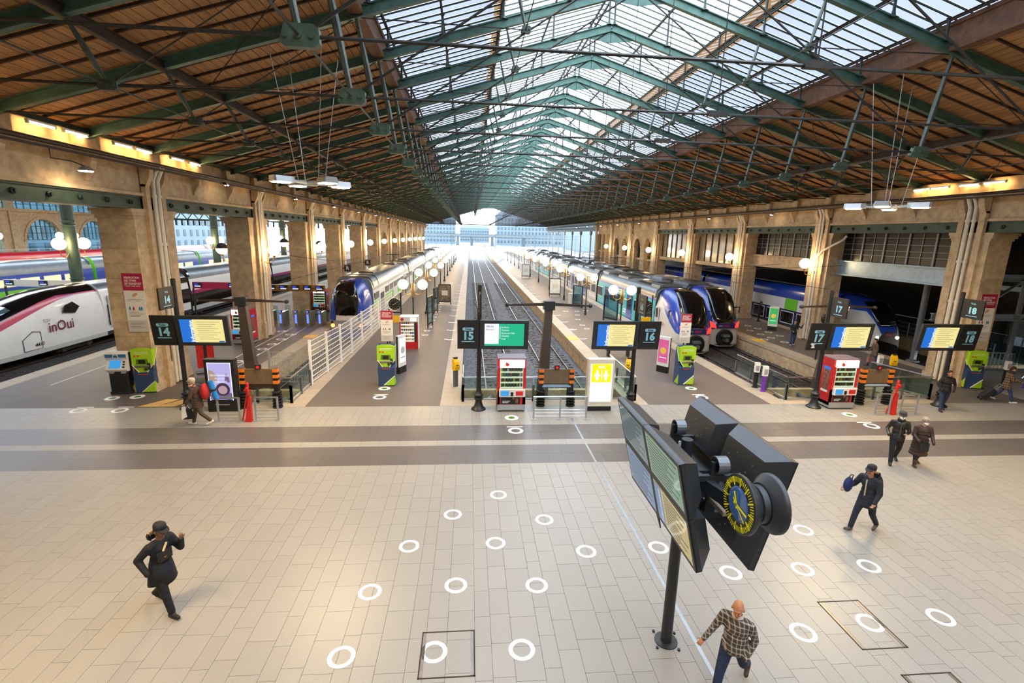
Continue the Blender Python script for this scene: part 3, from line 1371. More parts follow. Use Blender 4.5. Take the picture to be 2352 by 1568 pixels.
def bogie(parent, xc, y, w=1.3):
    b = MB()
    b.box(xc - w, xc + w, y - .3, y + .3, -.6, -.42)
    for s in (-1, 1):
        b.box(xc + s * w - .08, xc + s * w + .08, y - 1.4, y + 1.4, -.62, -.42)
        for yy in (y - 1, y + 1):
            b.tube((xc + s * (w - .5), yy, -.45), (xc + s * (w - .36), yy, -.45), .44, n=14)
            b.cbox((xc + s * w, yy, -.48), (.3, .35, .35))
    b.build('bogie', 't_under', parent)


# ---- left train with blue nose and green panels
def train_left():
    xc, y0 = -8.95, 36.4
    t = thing('passenger_train', 'double-deck train with rounded blue nose and green side panels behind white mesh fence', 'train', (xc, y0, RAILZ))
    off = (-xc, -y0, -RAILZ)

    def loc(o):
        o.location = off
        return o
    zb = -.6
    secs = [(y0, 1.02, -.15, 2.45), (y0 + .12, 1.2, -.35, 2.8), (y0 + .35, 1.33, -.5, 3.1), (y0 + .8, 1.42, zb, 3.35), (y0 + 1.6, 1.46, zb, 3.48), (y0 + 2.6, 1.47, zb, 3.52)]
    loc(hull('cab', t, xc, secs, lambda y, a, b: (.15, .55, .62), ['t_blue', 't_white', 't_white', 't_blue'], 3.2, cap=3))
    # front furniture follows the sloping face
    def face(nm, pts, m, d=.05):
        b = MB()
        b.prism([(xc + x, y0 + y, z) for x, y, z in pts], (0, -d, 0))
        return loc(b.build(nm, m, t))
    ws = MB()
    ws.loft([[(xc - w, y0 + y + .03, z), (xc - w * .7, y0 + y - .03, z), (xc, y0 + y - .05, z), (xc + w * .7, y0 + y - .03, z), (xc + w, y0 + y + .03, z)] for y, w, z in ((-.06, .74, 1.0), (-.07, .84, 1.7), (-.06, .84, 2.3), (-.02, .8, 2.6), (.1, .72, 2.88), (.3, .58, 3.14), (.75, .5, 3.38))], caps=False, closed=False)
    loc(ws.build('windscreen', 't_black', t, smooth=60)).modifiers.new('thickness', 'SOLIDIFY').thickness = .05
    face('front_panel', [(-.78, -.04, .6), (.78, -.04, .6), (.74, -.05, 1.0), (-.74, -.05, 1.0)], 't_white', .06)
    b = MB()
    for z in (.02, .14, .26, .38, .5):
        b.box(xc - .95, xc + .95, y0 - .09, y0 + .1, z - .025, z + .03)
    loc(b.build('grille', 't_grey', t))
    b = MB()
    b.box(xc - 1.2, xc + 1.2, y0 - .04, y0 + .3, -.05, .6)
    loc(b.build('bumper', 't_silver', t))
    b = MB()
    b.box(xc - 1.25, xc + 1.25, y0 + .05, y0 + .5, -.75, -.05)
    loc(b.build('snow_plough', 't_blue', t))
    for s in (-1, 1):
        b = MB()
        b.lathey((xc + s * 1.02, y0 - .12, .24), [(.13, 0), (.13, .1)], 12)
        loc(b.build('marker_light', 'lamp_amber', t))
        b = MB()
        b.lathey((xc + s * 1.06, y0 - .1, .5), [(.09, 0), (.09, .1)], 12)
        loc(b.build('headlight', 't_black', t))
    b = MB()
    b.path([(xc - .1, y0 - .1, .95), (xc - .05, y0 - .12, 1.1), (xc + .25, y0 - .1, 1.02)], .03, 5)
    loc(b.build('wiper', 'rubber', t))
    b = MB()
    b.cbox((xc, y0 - .05, 1.95), (1.3, .06, .12))
    loc(b.build('destination_display', 't_dark', t))
    ys = [39.0, 62.5, 86.5, 110.5, 134.5]
    for i in range(4):
        a, c = ys[i] + .05, ys[i + 1] - .55
        secs = [(a, 1.47, -.6, 3.52), (a + .3, 1.5, -.6, 3.55), (c - .3, 1.5, -.6, 3.55), (c, 1.45, -.6, 3.5)]
        car = loc(hull('coach_body', t, xc, secs, lambda y, p, q: (-.1, 2.55, 2.95), ['t_under', 't_white', 't_silver', 't_roof'], 6, cap=3))
        xr = xc + 1.5
        n = 9
        L_ = (c - a) / n
        for k in range(n):
            w0 = a + L_ * k + .25
            if k in (1, 7):
                side_panel('door', car, xr, 1, w0 + .2, w0 + 1.7, -.2, 2.0, 't_dark')
            else:
                side_panel('upper_window', car, xr - .04, 1, w0, w0 + L_ - .6, 1.75, 2.3, 't_black', .05)
                side_panel('lower_window', car, xr, 1, w0, w0 + L_ - .6, .1, .75, 't_black')
            if k in (2, 3, 5, 6) or (i == 0 and k == 0):
                side_panel('green_panel', car, xr, 1, w0 - .1, w0 + L_ - .5, .9, 1.6, 't_green', .02)
        hoops(car, xc, [a + .4, a + 2.6, c - 3.0, c - .4], 1.5, -.6, 3.55, 6, 't_dark')
        for yy in (a + 4.5, c - 6.0):
            bq = MB()
            bq.prism([(xc - .7, yy, 3.45), (xc - .6, yy, 3.64), (xc + .6, yy, 3.64), (xc + .7, yy, 3.45)], (0, 1.8, 0))
            bq.build('roof_unit', 't_dark', car)
        if i in (0, 1):
            b = MB()
            yy = c - 2
            b.path([(xc, yy - 1.2, 3.6), (xc, yy, 4.1), (xc, yy - 1.0, 4.48)], .04, 5)
            b.bar((xc - .8, yy - 1.0, 4.5), (xc + .8, yy - 1.0, 4.5), .06)
            b.build('pantograph', 't_under', car)
        bogie(car, xc, a + 3.5)
        bogie(car, xc, c - 3.5)
    return t


train_left()


# ---- the two right-hand trains with dark sloping windscreens
def train_right(xc, y0, label, livery):
    t = thing('regional_train', label, 'train', (xc, y0, RAILZ))
    off = (-xc, -y0, -RAILZ)

    def loc(o):
        o.location = off
        return o
    secs = [(y0, .85, -.62, 1.05), (y0 + .15, 1.12, -.66, 1.3), (y0 + .45, 1.3, -.68, 1.75), (y0 + .9, 1.38, -.68, 2.45), (y0 + 1.4, 1.42, -.68, 3.0), (y0 + 2.1, 1.44, -.68, 3.3), (y0 + 3.2, 1.45, -.68, 3.4), (y0 + 4.2, 1.45, -.68, 3.4)]
    loc(hull('cab', t, xc, secs, lambda y, a, b: (.3, min(b - .35, .5 + max(0, y - y0 - .3) * .62), min(b - .3, 1.2 + (y - y0) * .62)), ['t_grey', 't_grey', 't_blue', 't_blue'], 3.4, cap=0))
    # black windscreen shell over the front
    m_ = MB()
    rings = []
    for (y, w, z) in ((-.06, .62, .98), (.08, .85, 1.3), (.34, .95, 1.75), (.78, .98, 2.42), (1.22, .96, 2.96), (1.8, .85, 3.28), (2.6, .7, 3.42)):
        rings.append([(xc - w, y0 + y + .12, z - .06), (xc - w * .75, y0 + y, z + .03), (xc, y0 + y - .04, z + .06), (xc + w * .75, y0 + y, z + .03), (xc + w, y0 + y + .12, z - .06)])
    m_.loft(rings, caps=False, closed=False)
    o = loc(m_.build('windscreen', 't_black', t, smooth=60))
    sd = o.modifiers.new('thickness', 'SOLIDIFY')
    sd.thickness = .06
    for s in (-1, 1):
        b = MB()
        b.prism([(xc + s * .72, y0 - .06, .62), (xc + s * 1.06, y0 + .12, .66), (xc + s * 1.14, y0 + .2, 1.12), (xc + s * .86, y0 + .02, .98)], (0, -.08, 0))
        loc(b.build('tail_light', 'lamp_red', t))
        b = MB()
        b.path([(xc + s * 1.35, y0 + 1.4, 2.0), (xc + s * 1.6, y0 + 1.1, 2.05), (xc + s * 1.6, y0 + 1.1, 1.6)], .05, 5)
        loc(b.build('mirror_arm', 't_dark', t))
    b = MB()
    b.prism([(xc - .74, y0 - .07, .6), (xc + .74, y0 - .07, .6), (xc + .66, y0 - .06, .98), (xc - .66, y0 - .06, .98)], (0, -.05, 0))
    loc(b.build('nose_panel', 't_navy', t))
    b = MB()
    b.lathey((xc, y0 - .16, -.12), [(.66, .1), (.66, .02), (.55, -.02), (.5, .12)], 22)
    loc(b.build('coupler_hatch', 'rubber', t))
    b = MB()
    b.box(xc - .28, xc + .28, y0 - .4, y0 + .1, -.02, .16)
    b.box(xc - .12, xc + .12, y0 - .55, y0 + .1, -.35, -.1)
    loc(b.build('coupler', 'grey', t))
    b = MB()
    b.path([(xc - 1.0, y0 + .1, -.62), (xc - .5, y0 - .25, -.72), (xc + .5, y0 - .25, -.72), (xc + 1.0, y0 + .1, -.62)], .06, 6)
    loc(b.build('guard_rail', 'grey', t))
    lg = text('SNCF', .2, (xc + .1, y0 - .13, .78), (1, 0, 0), (0, 0, 1), MATS['logo_red'], t, 'logo', bold=.02)
    loc(lg)
    loc(text('76711' if livery else '84511', .14, (xc - .38, y0 - .13, .78), (1, 0, 0), (0, 0, 1), M['t_white'], t, 'unit_number'))
    # cab side on the platform side
    xl = xc - 1.45
    loc(side_panel('cab_door', t, xl, -1, y0 + 3.3, y0 + 4.0, -.2, 2.0, 't_grey'))
    loc(side_panel('cab_door_window', t, xl - .03, -1, y0 + 3.45, y0 + 3.85, 1.2, 1.9, 't_black', .02))
    loc(text('SNCF', .3, (xl - .04, y0 + 2.5, .9), (0, -1, 0), (0, 0, 1), MATS['logo_red'], t, 'logo', bold=.02))
    ys = [y0 + 4.2, y0 + 22, y0 + 39, y0 + 56, y0 + 74, y0 + 91, y0 + 108]
    for i in range(6):
        a, c = ys[i] + .05, ys[i + 1] - .5
        mats = ['t_under', 't_teal' if livery else 't_silver', 't_blue', 't_dark', 't_roof'] if i % 3 == 0 else ['t_under', 't_grey', 't_blue', 't_dark', 't_roof']
        secs = [(a, 1.45, -.68, 3.3), (a + .2, 1.47, -.68, 3.32), (c - .2, 1.47, -.68, 3.32), (c, 1.42, -.68, 3.28)]
        car = loc(hull('coach_body', t, xc, secs, lambda y, p, q: (-.25, 2.35, 2.55, 2.75), mats, 6, cap=3))
        n = 7
        L_ = (c - a) / n
        for k in range(n):
            w0 = a + L_ * k + .3
            if k in (2, 5):
                side_panel('door', car, xl - .02, -1, w0, w0 + 1.5, -.25, 2.05, 't_blue')
                side_panel('door_window', car, xl - .05, -1, w0 + .25, w0 + 1.25, .8, 1.8, 't_black', .02)
            else:
                fr = side_panel('window_frame', car, xl - .02, -1, w0 - .06, w0 + L_ - .5, .84, 1.86, 't_white', .02)
                side_panel('window_pane', car, xl - .04, -1, w0, w0 + L_ - .56, .9, 1.8, 't_black', .02)
        if livery and i in (0, 1):
            for (yy, z, w) in ((a + 1.6, .35, 2.8), (a + 9, 1.95, 3.5), (a + 6.4, .35, 2.5)):
                for q in range(2):
                    side_panel('slogan_line', car, xl - .03, -1, yy - w / 2 + q * .3, yy + w / 2, z + q * .22, z + .13 + q * .22, 't_white', .01)
        # roof: equipment boxes, hoods and hoops
        yy = a + .6
        q = 0
        rr = random.Random(i + int(xc))
        while yy < c - 2.4:
            ln = rr.choice((2.2, 2.8, 3.4))
            b = MB()
            w = rr.choice((1.05, 1.15, 1.2))
            z1 = rr.choice((3.42, 3.52, 3.58))
            b.prism([(xc - w, yy, 2.95), (xc - w * .85, yy, z1 - .12), (xc - w * .5, yy, z1), (xc + w * .5, yy, z1), (xc + w * .85, yy, z1 - .12), (xc + w, yy, 2.95)], (0, ln - .35, 0))
            ob = b.build('roof_unit', ['t_roof', 't_dark', 't_silver'][q % 3], car)
            if q % 3 == 0:
                g = MB()
                for s in range(int(ln / .3)):
                    g.box(xc - .6, xc + .6, yy + .2 + s * .28, yy + .3 + s * .28, z1, z1 + .03)
                g.build('cooling_grille', 't_dark', car)['kind'] = 'stuff'
            yy += ln
            q += 1
        hoops(car, xc, [a + .3, c - .3], 1.47, -.68, 3.32, 6, 't_dark', .25, .1)
        bogie(car, xc, a + 1.2)
        bogie(car, xc, c - 1.2)
    b = MB()
    yy = y0 + 30
    b.path([(xc, yy - 1.2, 3.6), (xc, yy, 4.1), (xc, yy - 1.0, 4.48)], .04, 5)
    b.bar((xc - .8, yy - 1.0, 4.5), (xc + .8, yy - 1.0, 4.5), .06)
    loc(b.build('pantograph', 't_under', t))
    return t


MATS['logo_red'] = mat('logo_red', 'c8102e', .4)
train_right(15.72, 32.2, 'teal and blue regional train with dark sloping windscreen nearest the middle platform', True)
train_right(19.1, 34.6, 'second blue-nosed regional train standing beside the right-hand platform', False)


# ---- white high-speed train in the left hall
def train_tgv():
    xc, y0 = -26.2, 23.6
    t = thing('high_speed_train', 'white high-speed train with black windscreen and red to purple stripe', 'train', (xc, y0, RAILZ))
    off = (-xc, -y0, -RAILZ)

    def loc(o):
        o.location = off
        return o
    tops = [(0, .35, .45), (.35, .62, .75), (.9, .86, 1.0), (1.8, 1.1, 1.32), (3.0, 1.28, 1.72), (4.4, 1.4, 2.18), (5.8, 1.45, 2.6), (7.2, 1.46, 2.92), (8.4, 1.46, 3.08), (9.6, 1.46, 3.16), (10.4, 1.46, 3.18), (11.6, 1.46, 3.18)]
    secs = [(y0 + y, hw, -.35 + (.25 if y < 1 else 0), zt) for y, hw, zt in tops]

    def st(y, a, b):
        f = min(1, (y - y0) / 9.0)
        lo = a + (b - a) * (.52 + .33 * f)
        return (a + .25, lo, lo + (b - lo) * (.45 if f < 1 else .2))
    loc(hull('power_car_nose', t, xc, secs, st, ['t_grey', 't_white', MATS['stripe'], 't_black'], 3.4, cap=1))
    secs = [(y0 + 11.6, 1.46, -.35, 3.18), (y0 + 22, 1.46, -.35, 3.18)]
    pc = loc(hull('power_car_body', t, xc, secs, lambda y, a, b: (-.1, 2.4, 2.75), ['t_under', 't_white', 't_white', 't_roof'], 4.5, cap=1))
    xr = xc + 1.46
    side_panel('cab_door', pc, xr, 1, y0 + 12.0, y0 + 12.9, .1, 2.3, 't_grey', .03)
    for yy in (11.85, 13.0):
        side_panel('handrail', pc, xr + .03, 1, y0 + yy, y0 + yy + .06, .3, 1.7, 't_black', .05)
    side_panel('black_band', pc, xr, 1, y0 + 13.6, y0 + 22, .55, 1.75, 't_black', .03)
    side_panel('upper_black_band', pc, xr - .1, 1, y0 + 13.4, y0 + 22, 2.3, 2.75, 't_black', .06)
    xx = xc + 1.44
    wsr = []
    for y, hw, zt in ((2.6, 1.22, 1.585), (3.4, 1.31, 1.85), (4.4, 1.4, 2.18), (5.4, 1.44, 2.48)):
        zb_ = -.35
        wsr.append([(xc + x, y0 + y, zb_ + (zt - zb_) * (1 - abs(x / hw) ** 3.4) ** (1 / 3.4) + .03) for x in (-.95, -.7, -.35, 0, .35, .7, .95)])
    ws = MB()
    ws.loft(wsr, caps=False, closed=False)
    loc(ws.build('windscreen', MATS['reflection_blue'], t, smooth=60)).modifiers.new('thickness', 'SOLIDIFY').thickness = .03
    b = MB()
    b.prism([(xx, y0 + 8.2, 1.75), (xx, y0 + 9.1, 1.6), (xx, y0 + 9.5, 1.95), (xx, y0 + 9.0, 2.3), (xx, y0 + 8.4, 2.15)], (.05, 0, 0))
    loc(b.build('side_window', 't_black', t))
    loc(text('inOui', .85, (xx + .06, y0 + 7.9, 1.0), (0, 1, 0), (0, 0, 1), MATS['plum'], t, 'lettering', bold=.01))
    loc(text('TGV', .28, (xx + .06, y0 + 6.9, 1.45), (0, 1, 0), (0, 0, 1), M['grey'], t, 'lettering'))
    loc(text('4410', .3, (xx + .05, y0 + 6.2, .2), (0, 1, 0), (0, 0, 1), M['black'], t, 'unit_number', bold=.01, shear=.2))
    b = MB()
    for pr_ in (((5.2, -.05), (6.4, -.05)), ((6.4, -.05), (6.4, .9)), ((6.4, .9), (5.9, 1.0)), ((5.9, 1.0), (5.2, .6)), ((5.2, .6), (5.2, -.05))):
        (a, z), (c, w) = pr_
        b.bar((xc + 1.452, y0 + a, z), (xc + 1.452, y0 + c, w), .03)
    loc(b.build('hatch_outline', 'grey', t))
    for s in (-1, 1):
        b = MB()
        b.ball((xc + s * .62, y0 + 1.0, .78), .12, 10, 6)
        loc(b.build('tail_light', 'lamp_red', t))
    bogie(pc, xc, y0 + 9, 1.2)
    bogie(pc, xc, y0 + 18, 1.2)
    y = y0 + 22.3
    for i in range(5):
        secs = [(y, 1.44, -.5, 3.35), (y + .3, 1.47, -.55, 3.42), (y + 18, 1.47, -.55, 3.42), (y + 18.3, 1.44, -.5, 3.35)]
        car = loc(hull('coach_body', t, xc, secs, lambda q, a, b: (-.3, .1, 1.2, 1.5, 2.5), ['t_under', 't_grey', 't_black', MATS['stripe'], 't_white', 't_roof'], 4.5, cap=0))
        hoops(car, xc, [y + .1], 1.47, -.55, 3.42, 4.5, 't_black', .3, .06)
        bogie(car, xc, y + .3)
        y += 18.7


MATS['reflection_blue'] = mat('windscreen_painted_reflection', '6d8ea3', .05, .6, spec=.9)  # pale blue colour stands in for bright windows mirrored in the dark glass
MATS['stripe'] = mat('red_purple_stripe', 'b3162f', .3, hex2='7b1467', scale=.35, coat=.2)
MATS['plum'] = mat('plum_print', '6d1d3a', .4)
train_tgv()


# ---- trains farther away
def plain_train(name, label, xc, y0, n, ln, bands, mats, zt=3.4, e=5, side=1, win=None, panel=None, nose=True):
    t = thing(name, label, 'train', (xc, y0, RAILZ))
    off = (-xc, -y0, -RAILZ)
    y = y0
    for i in range(n):
        if i == 0 and nose:
            secs = [(y, 1.0, -.4, zt - 1.5), (y + .5, 1.3, -.55, zt - .8), (y + 1.4, 1.42, -.6, zt - .2), (y + 2.6, 1.45, -.6, zt), (y + ln, 1.45, -.6, zt)]
        else:
            secs = [(y, 1.45, -.6, zt), (y + ln, 1.45, -.6, zt)]
        car = hull('coach_body', t, xc, secs, bands, mats, e, cap=1)
        car.location = off
        if nose and i == 0:
            b = MB()
            b.prism([(xc - .9, y - .02, .9), (xc + .9, y - .02, .9), (xc + .85, y + .75, zt - .75), (xc - .85, y + .75, zt - .75)], (0, -.12, .05))
            b.build('windscreen', 't_black', car)
        if win:
            m_, z0, z1, w, gap = win
            yy = y + 2.4
            while yy < y + ln - w - .4:
                fr = side_panel('window_frame', car, xc + side * 1.45, side, yy - .07, yy + w + .07, z0 - .07, z1 + .07, 't_white', .02)
                side_panel('window_pane', car, xc + side * 1.47, side, yy, yy + w, z0, z1, m_, .02)
                yy += w + gap
        if panel:
            for (a, c, z0, z1, m_) in panel:
                side_panel('colour_panel', car, xc + side * 1.45, side, y + a, y + c, z0, z1, m_, .015)
        hoops(car, xc, [y + ln - .3], 1.45, -.6, zt, e, 't_dark', .3, .06)
        y += ln + .5
    return t


lit = emit('lit_train_window', 'ffdf9a', 1.2)
plain_train('commuter_train', 'blue and green commuter train behind the white high-speed train', -44.2, 38, 4, 22,
            lambda y, a, b: (-.2, .8, 2.2), ['t_under', 't_green', 't_blue', 't_roof'], win=(lit, 1.2, 1.8, 2.0, .6))
plain_train('grey_train', 'lime green and grey train end left of the high-speed train', -32.8, 18, 1, 17,
            lambda y, a, b: (-.2, 2.3), ['t_under', 't_green', 't_roof'], panel=[(10, 14, -.2, 2.2, 't_grey')], zt=2.9, nose=False)
plain_train('red_roof_train', 'long train with dark red and white side beyond the blue commuter train', -58, 40, 4, 24,
            lambda y, a, b: (1.6, 2.5), ['t_white', 't_white', 't_red', 't_roof'])
plain_train('regional_coach', 'blue and white regional train with green diagonal flashes behind the right-hand piers', 28.7, 34.2, 4, 21,
            lambda y, a, b: (.1, 1.35, 2.3), ['t_under', 't_navy', 't_white', 't_blue', ], side=-1,
            win=('t_black', .25, 1.15, 1.6, .5), panel=[(4.2, 5.8, 1.36, 2.3, 't_green'), (1.0, 3.0, -.3, .4, 't_green'), (13, 15, 1.36, 2.3, 't_green')], nose=False)
tn = [o for o in bpy.data.objects if o.name.startswith('regional_coach')][0]
nz = hull('grey_nose', tn, 28.7, [(30.6, .8, -.5, 1.2), (30.8, 1.05, -.6, 1.6), (31.2, 1.25, -.62, 2.1), (31.8, 1.38, -.62, 2.7), (32.6, 1.43, -.62, 3.15), (33.6, 1.45, -.6, 3.35), (34.2, 1.45, -.6, 3.4)], lambda y, a, b: (.1, 1.1, min(b - .2, 2.4)), ['t_under', 't_grey', 't_grey', 't_blue'], 3.2, cap=1)
nz.location = (-28.7, -34.2, -RAILZ)
ws = MB()
ws.loft([[(28.7 - w, y + .08, z), (28.7 - w * .7, y, z), (28.7, y - .03, z), (28.7 + w * .7, y, z), (28.7 + w, y + .08, z)] for y, w, z in ((30.72, .7, 1.5), (30.98, .8, 1.95), (31.5, .85, 2.55), (32.2, .8, 3.02))], caps=False, closed=False)
o = ws.build('windscreen', 't_black', nz, smooth=60)
o.modifiers.new('thickness', 'SOLIDIFY').thickness = .05
for sgn in (-1, 1):
    b = MB()
    b.ball((28.7 + sgn * .75, 30.72, .75), .11, 10, 6)
    b.build('headlight', 'lamp_white', nz)
text('SNCF', .22, (28.7, 30.55, .95), (1, 0, 0), (0, 0, 1), MATS['logo_red'], nz, 'logo', bold=.02)
# ---------------------------------------------------------------- station furniture
M.update(
    screen_blue=emit('screen_blue', '1f6fd0', 0.72), screen_cream=emit('screen_cream', 'f3e59a', 0.68), screen_white=emit('screen_white', 'eef0ff', 0.72),
    screen_green=emit('screen_green', '16b98a', 0.65), screen_text=emit('screen_grey_text', 'a8a076', .8), screen_ink=emit('screen_dark_text', '33404a', .5),
    lightbox=emit('lightbox_white', 'f4fbff', 0.83), vlight=emit('vending_light', 'fdfbd8', 0.72), vlight2=emit('vending_header', 'ffffff', 0.83), touch=emit('touch_screen', '3f9fe0', 0.65),
    gate_blue=emit('gate_blue_light', '3a55ff', 3.0), voie=mat('voie_pale_blue', '86c3dc', .5), crimson=mat('crimson_print', 'a3123f', .5), paper=mat('white_panel', 'dfdcd6', .5),
    palegrey=mat('pale_grey_print', 'c4c0bb', .5), inkgrey=mat('grey_print', '8b8782', .5), tealink=mat('teal_print', '2f7f96', .5), skinprint=mat('tan_print', 'c59a75', .5),
    globe=emit('globe_glass', 'ffd9a0', 40.0), globehot=emit('floodlight_lens', 'ffe2a8', 60.0), tubeglow=emit('fluorescent_tube', 'ffd28c', 60.0), spotglow=emit('spot_lens', 'ffe7bd', 90.0),
)
X_, Y_, Z_ = (1, 0, 0), (0, 1, 0), (0, 0, 1)


def bp(t, nm, m, x0, x1, y0, y1, z0, z1):
    b = MB()
    b.box(x0, x1, y0, y1, z0, z1)
    return b.build(nm, m, t)


def rbox(t, nm, m, x0, x1, y0, y1, z0, z1, r=.05):
    """box with rounded vertical edges"""
    pts = []
    for cx_, cy_, a in ((x1 - r, y0 + r, -90), (x1 - r, y1 - r, 0), (x0 + r, y1 - r, 90), (x0 + r, y0 + r, 180)):
        pts += [(cx_ + r * math.cos(R(a + q * 30)), cy_ + r * math.sin(R(a + q * 30)), z0) for q in range(4)]
    b = MB()
    b.prism(pts, (0, 0, z1 - z0))
    return b.build(nm, m, t)


# ---- platform signs: post, number board, information screen
def voie_sign(n, loc, board_side, where, green=False):
    t = thing('platform_sign', 'voie %d board and %s screen on post %s' % (n, 'green departure' if green else 'yellow information', where), 'sign', loc, 0, 'voie signs at the platform heads')
    b = MB()
    b.lathe((0, 0, 0), [(.3, 0), (.3, .04), (.2, .12), (.14, .3), (.13, .42), (.19, .46), (.19, .5), (.13, .54), (.19, .6), (.19, .64), (.13, .7), (.1, .8), (.085, 1.2), (.085, 5.1), (.04, 5.12)], 14)
    b.build('post', 'black', t, smooth=40)
    s = board_side
    tl = .12
    ux = Vector((0, -math.sin(tl), math.cos(tl)))   # leans towards the viewer at the top
    nrm = Vector((0, -math.cos(tl), -math.sin(tl)))

    def slab(nm, m, x0, x1, h0, h1, d0, d1, par):
        mb = MB()
        base = Vector((0, -.14, 3.16))
        vs = []
        for x, h, d in ((x0, h0, d0), (x1, h0, d0), (x1, h1, d0), (x0, h1, d0), (x0, h0, d1), (x1, h0, d1), (x1, h1, d1), (x0, h1, d1)):
            vs.append(base + Vector((x, 0, 0)) + ux * h + nrm * d)
        mb.add(vs, [(3, 2, 1, 0), (4, 5, 6, 7), (0, 1, 5, 4), (1, 2, 6, 5), (2, 3, 7, 6), (3, 0, 4, 7)])
        return mb.build(nm, m, par)

    def at(x, h, d=.0):
        return Vector((0, -.14, 3.16)) + Vector((x, 0, 0)) + ux * h + nrm * d
    bx0, bx1 = ((-.86, -.02) if s < 0 else (.1, .96))
    nb = slab('number_board', 'black', bx0, bx1, -.58, .6, 0, .07, t)
    bc = (bx0 + bx1) / 2
    pill = MB()
    pts = [at(bc + dx, dz, .074) for dx, dz in [(x + .16, z) for x, z in arc(0, .24, .065, -90, 90, 6)] + [(x - .16, z) for x, z in arc(0, .24, .065, 90, 270, 6)]]
    pill.prism(pts, nrm * .004)
    pill.build('voie_plate', 'voie', nb)
    text('Voie', .13, at(bc, .24, .08), X_, ux, M['black'], nb, 'voie_lettering', bold=.03)
    text(str(n), .44, at(bc, -.05, .075), X_, ux, M['voie'], nb, 'number', bold=.045)
    slab('underline', 'voie', bc - .25, bc + .25, -.29, -.26, .07, .076, nb)
    mx0, mx1 = ((0.02, 1.94) if s < 0 else (-1.82, .06))
    mo = slab('monitor', 'darkgrey', mx0, mx1, -.58, .6, -.02, .09, t)
    w = mx1 - mx0
    a0, a1 = mx0 + .18, mx1 - .18
    if green:
        sp = a0 + (a1 - a0) * .36
        slab('screen_left', 'screen_white', a0, sp, -.36, .47, .09, .096, mo)
        slab('screen_right', 'screen_green', sp, a1, -.36, .47, .09, .096, mo)
        slab('ticker', 'screen_green', a0, a1, -.44, -.36, .09, .096, mo)
        text('08h56', .12, at(a0 + .06, .36, .098), X_, ux, M['screen_ink'], mo, 'departure_time', 'LEFT')
        text('Beauvais', .09, at(a0 + .06, .24, .098), X_, ux, M['screen_ink'], mo, 'destination', 'LEFT')
        for q, (ln, hh) in enumerate((('St-Denis', .36), ('Pontoise', .24), ('Boran-sur-Oise', .12), ('Chambly', .0), ('Creil', -.12))):
            text(ln, .085, at(sp + .1, hh - .03, .098), X_, ux, M['screen_white'], mo, 'stop_name', 'LEFT', bold=.01)
        slab('route_line', 'screen_white', sp + .04, sp + .06, -.16, .36, .096, .1, mo)
    else:
        sp = a0 + (a1 - a0) * .30
        slab('screen_left', 'screen_blue', a0, sp, -.44, .47, .09, .096, mo)
        slab('screen_right', 'screen_cream', sp, a1, -.44, .47, .09, .096, mo)
        text('Information', .2, at(sp - .06, .01, .098), ux, (-1, 0, 0), M['screen_white'], mo, 'heading', bold=.035, wide=.9)
        for q in range(9):
            hh = .36 - q * .085
            slab('text_line', 'screen_text', sp + .12 + (q % 3) * .03, a1 - .12 - ((q * 37) % 5) * .07, hh, hh + .022, .096, .099, mo)
        slab('screen_badge', 'screen_blue', a1 - .22, a1 - .02, -.43, -.38, .096, .1, mo)
    # upper number plate set along the platform
    ub = bp(t, 'upper_number_plate', 'black', -.03, .03, -1.0, -.12, 4.05, 4.85)
    for sx_ in (1, -1):
        text(str(n), .36, (sx_ * .032, -.56, 4.38), (0, sx_, 0), Z_, M['voie'], ub, 'number', bold=.045)
        text('Voie', .11, (sx_ * .032, -.56, 4.68), (0, sx_, 0), Z_, M['voie'], ub, 'voie_lettering', bold=.02)
        bq = MB()
        bq.box(*sorted((sx_ * .03, sx_ * .036)), -.8, -.32, 4.15, 4.175)
        bq.build('underline', 'voie', ub)
    return t


voie_sign(14, (-11.1, 19.45, 0), -1, 'beside the black totem')
voie_sign(15, (.4, 19.1, 0), -1, 'left of the central vending machine', True)
voie_sign(16, (6.78, 19.15, 0), 1, 'right of the WC panel')
voie_sign(17, (15.0, 19.1, 0), -1, 'beside the right-hand vending machine')
voie_sign(18, (21.0, 19.15, 0), 1, 'before the first right pier')


# ---- vending machines
PRODUCT = [mat('pack_%d' % i, h, .4) for i, h in enumerate(('b8a23a', '3d6b3a', '7a4a2a', 'd8d2c0', '2b3f78', '9b2f2a', '4a4a44', 'c9c050'))]


ORD = ('first', 'second', 'third', 'fourth', 'fifth', 'sixth', 'seventh', 'eighth', 'ninth', 'tenth', 'eleventh', 'twelfth', 'thirteenth', 'fourteenth', 'fifteenth', 'sixteenth', 'seventeenth', 'eighteenth', 'nineteenth', 'twentieth', 'twenty-first', 'twenty-second', 'twenty-third', 'twenty-fourth', 'twenty-fifth', 'twenty-sixth')
PCOL = ('olive', 'green', 'brown', 'cream', 'blue', 'red', 'grey', 'yellow')


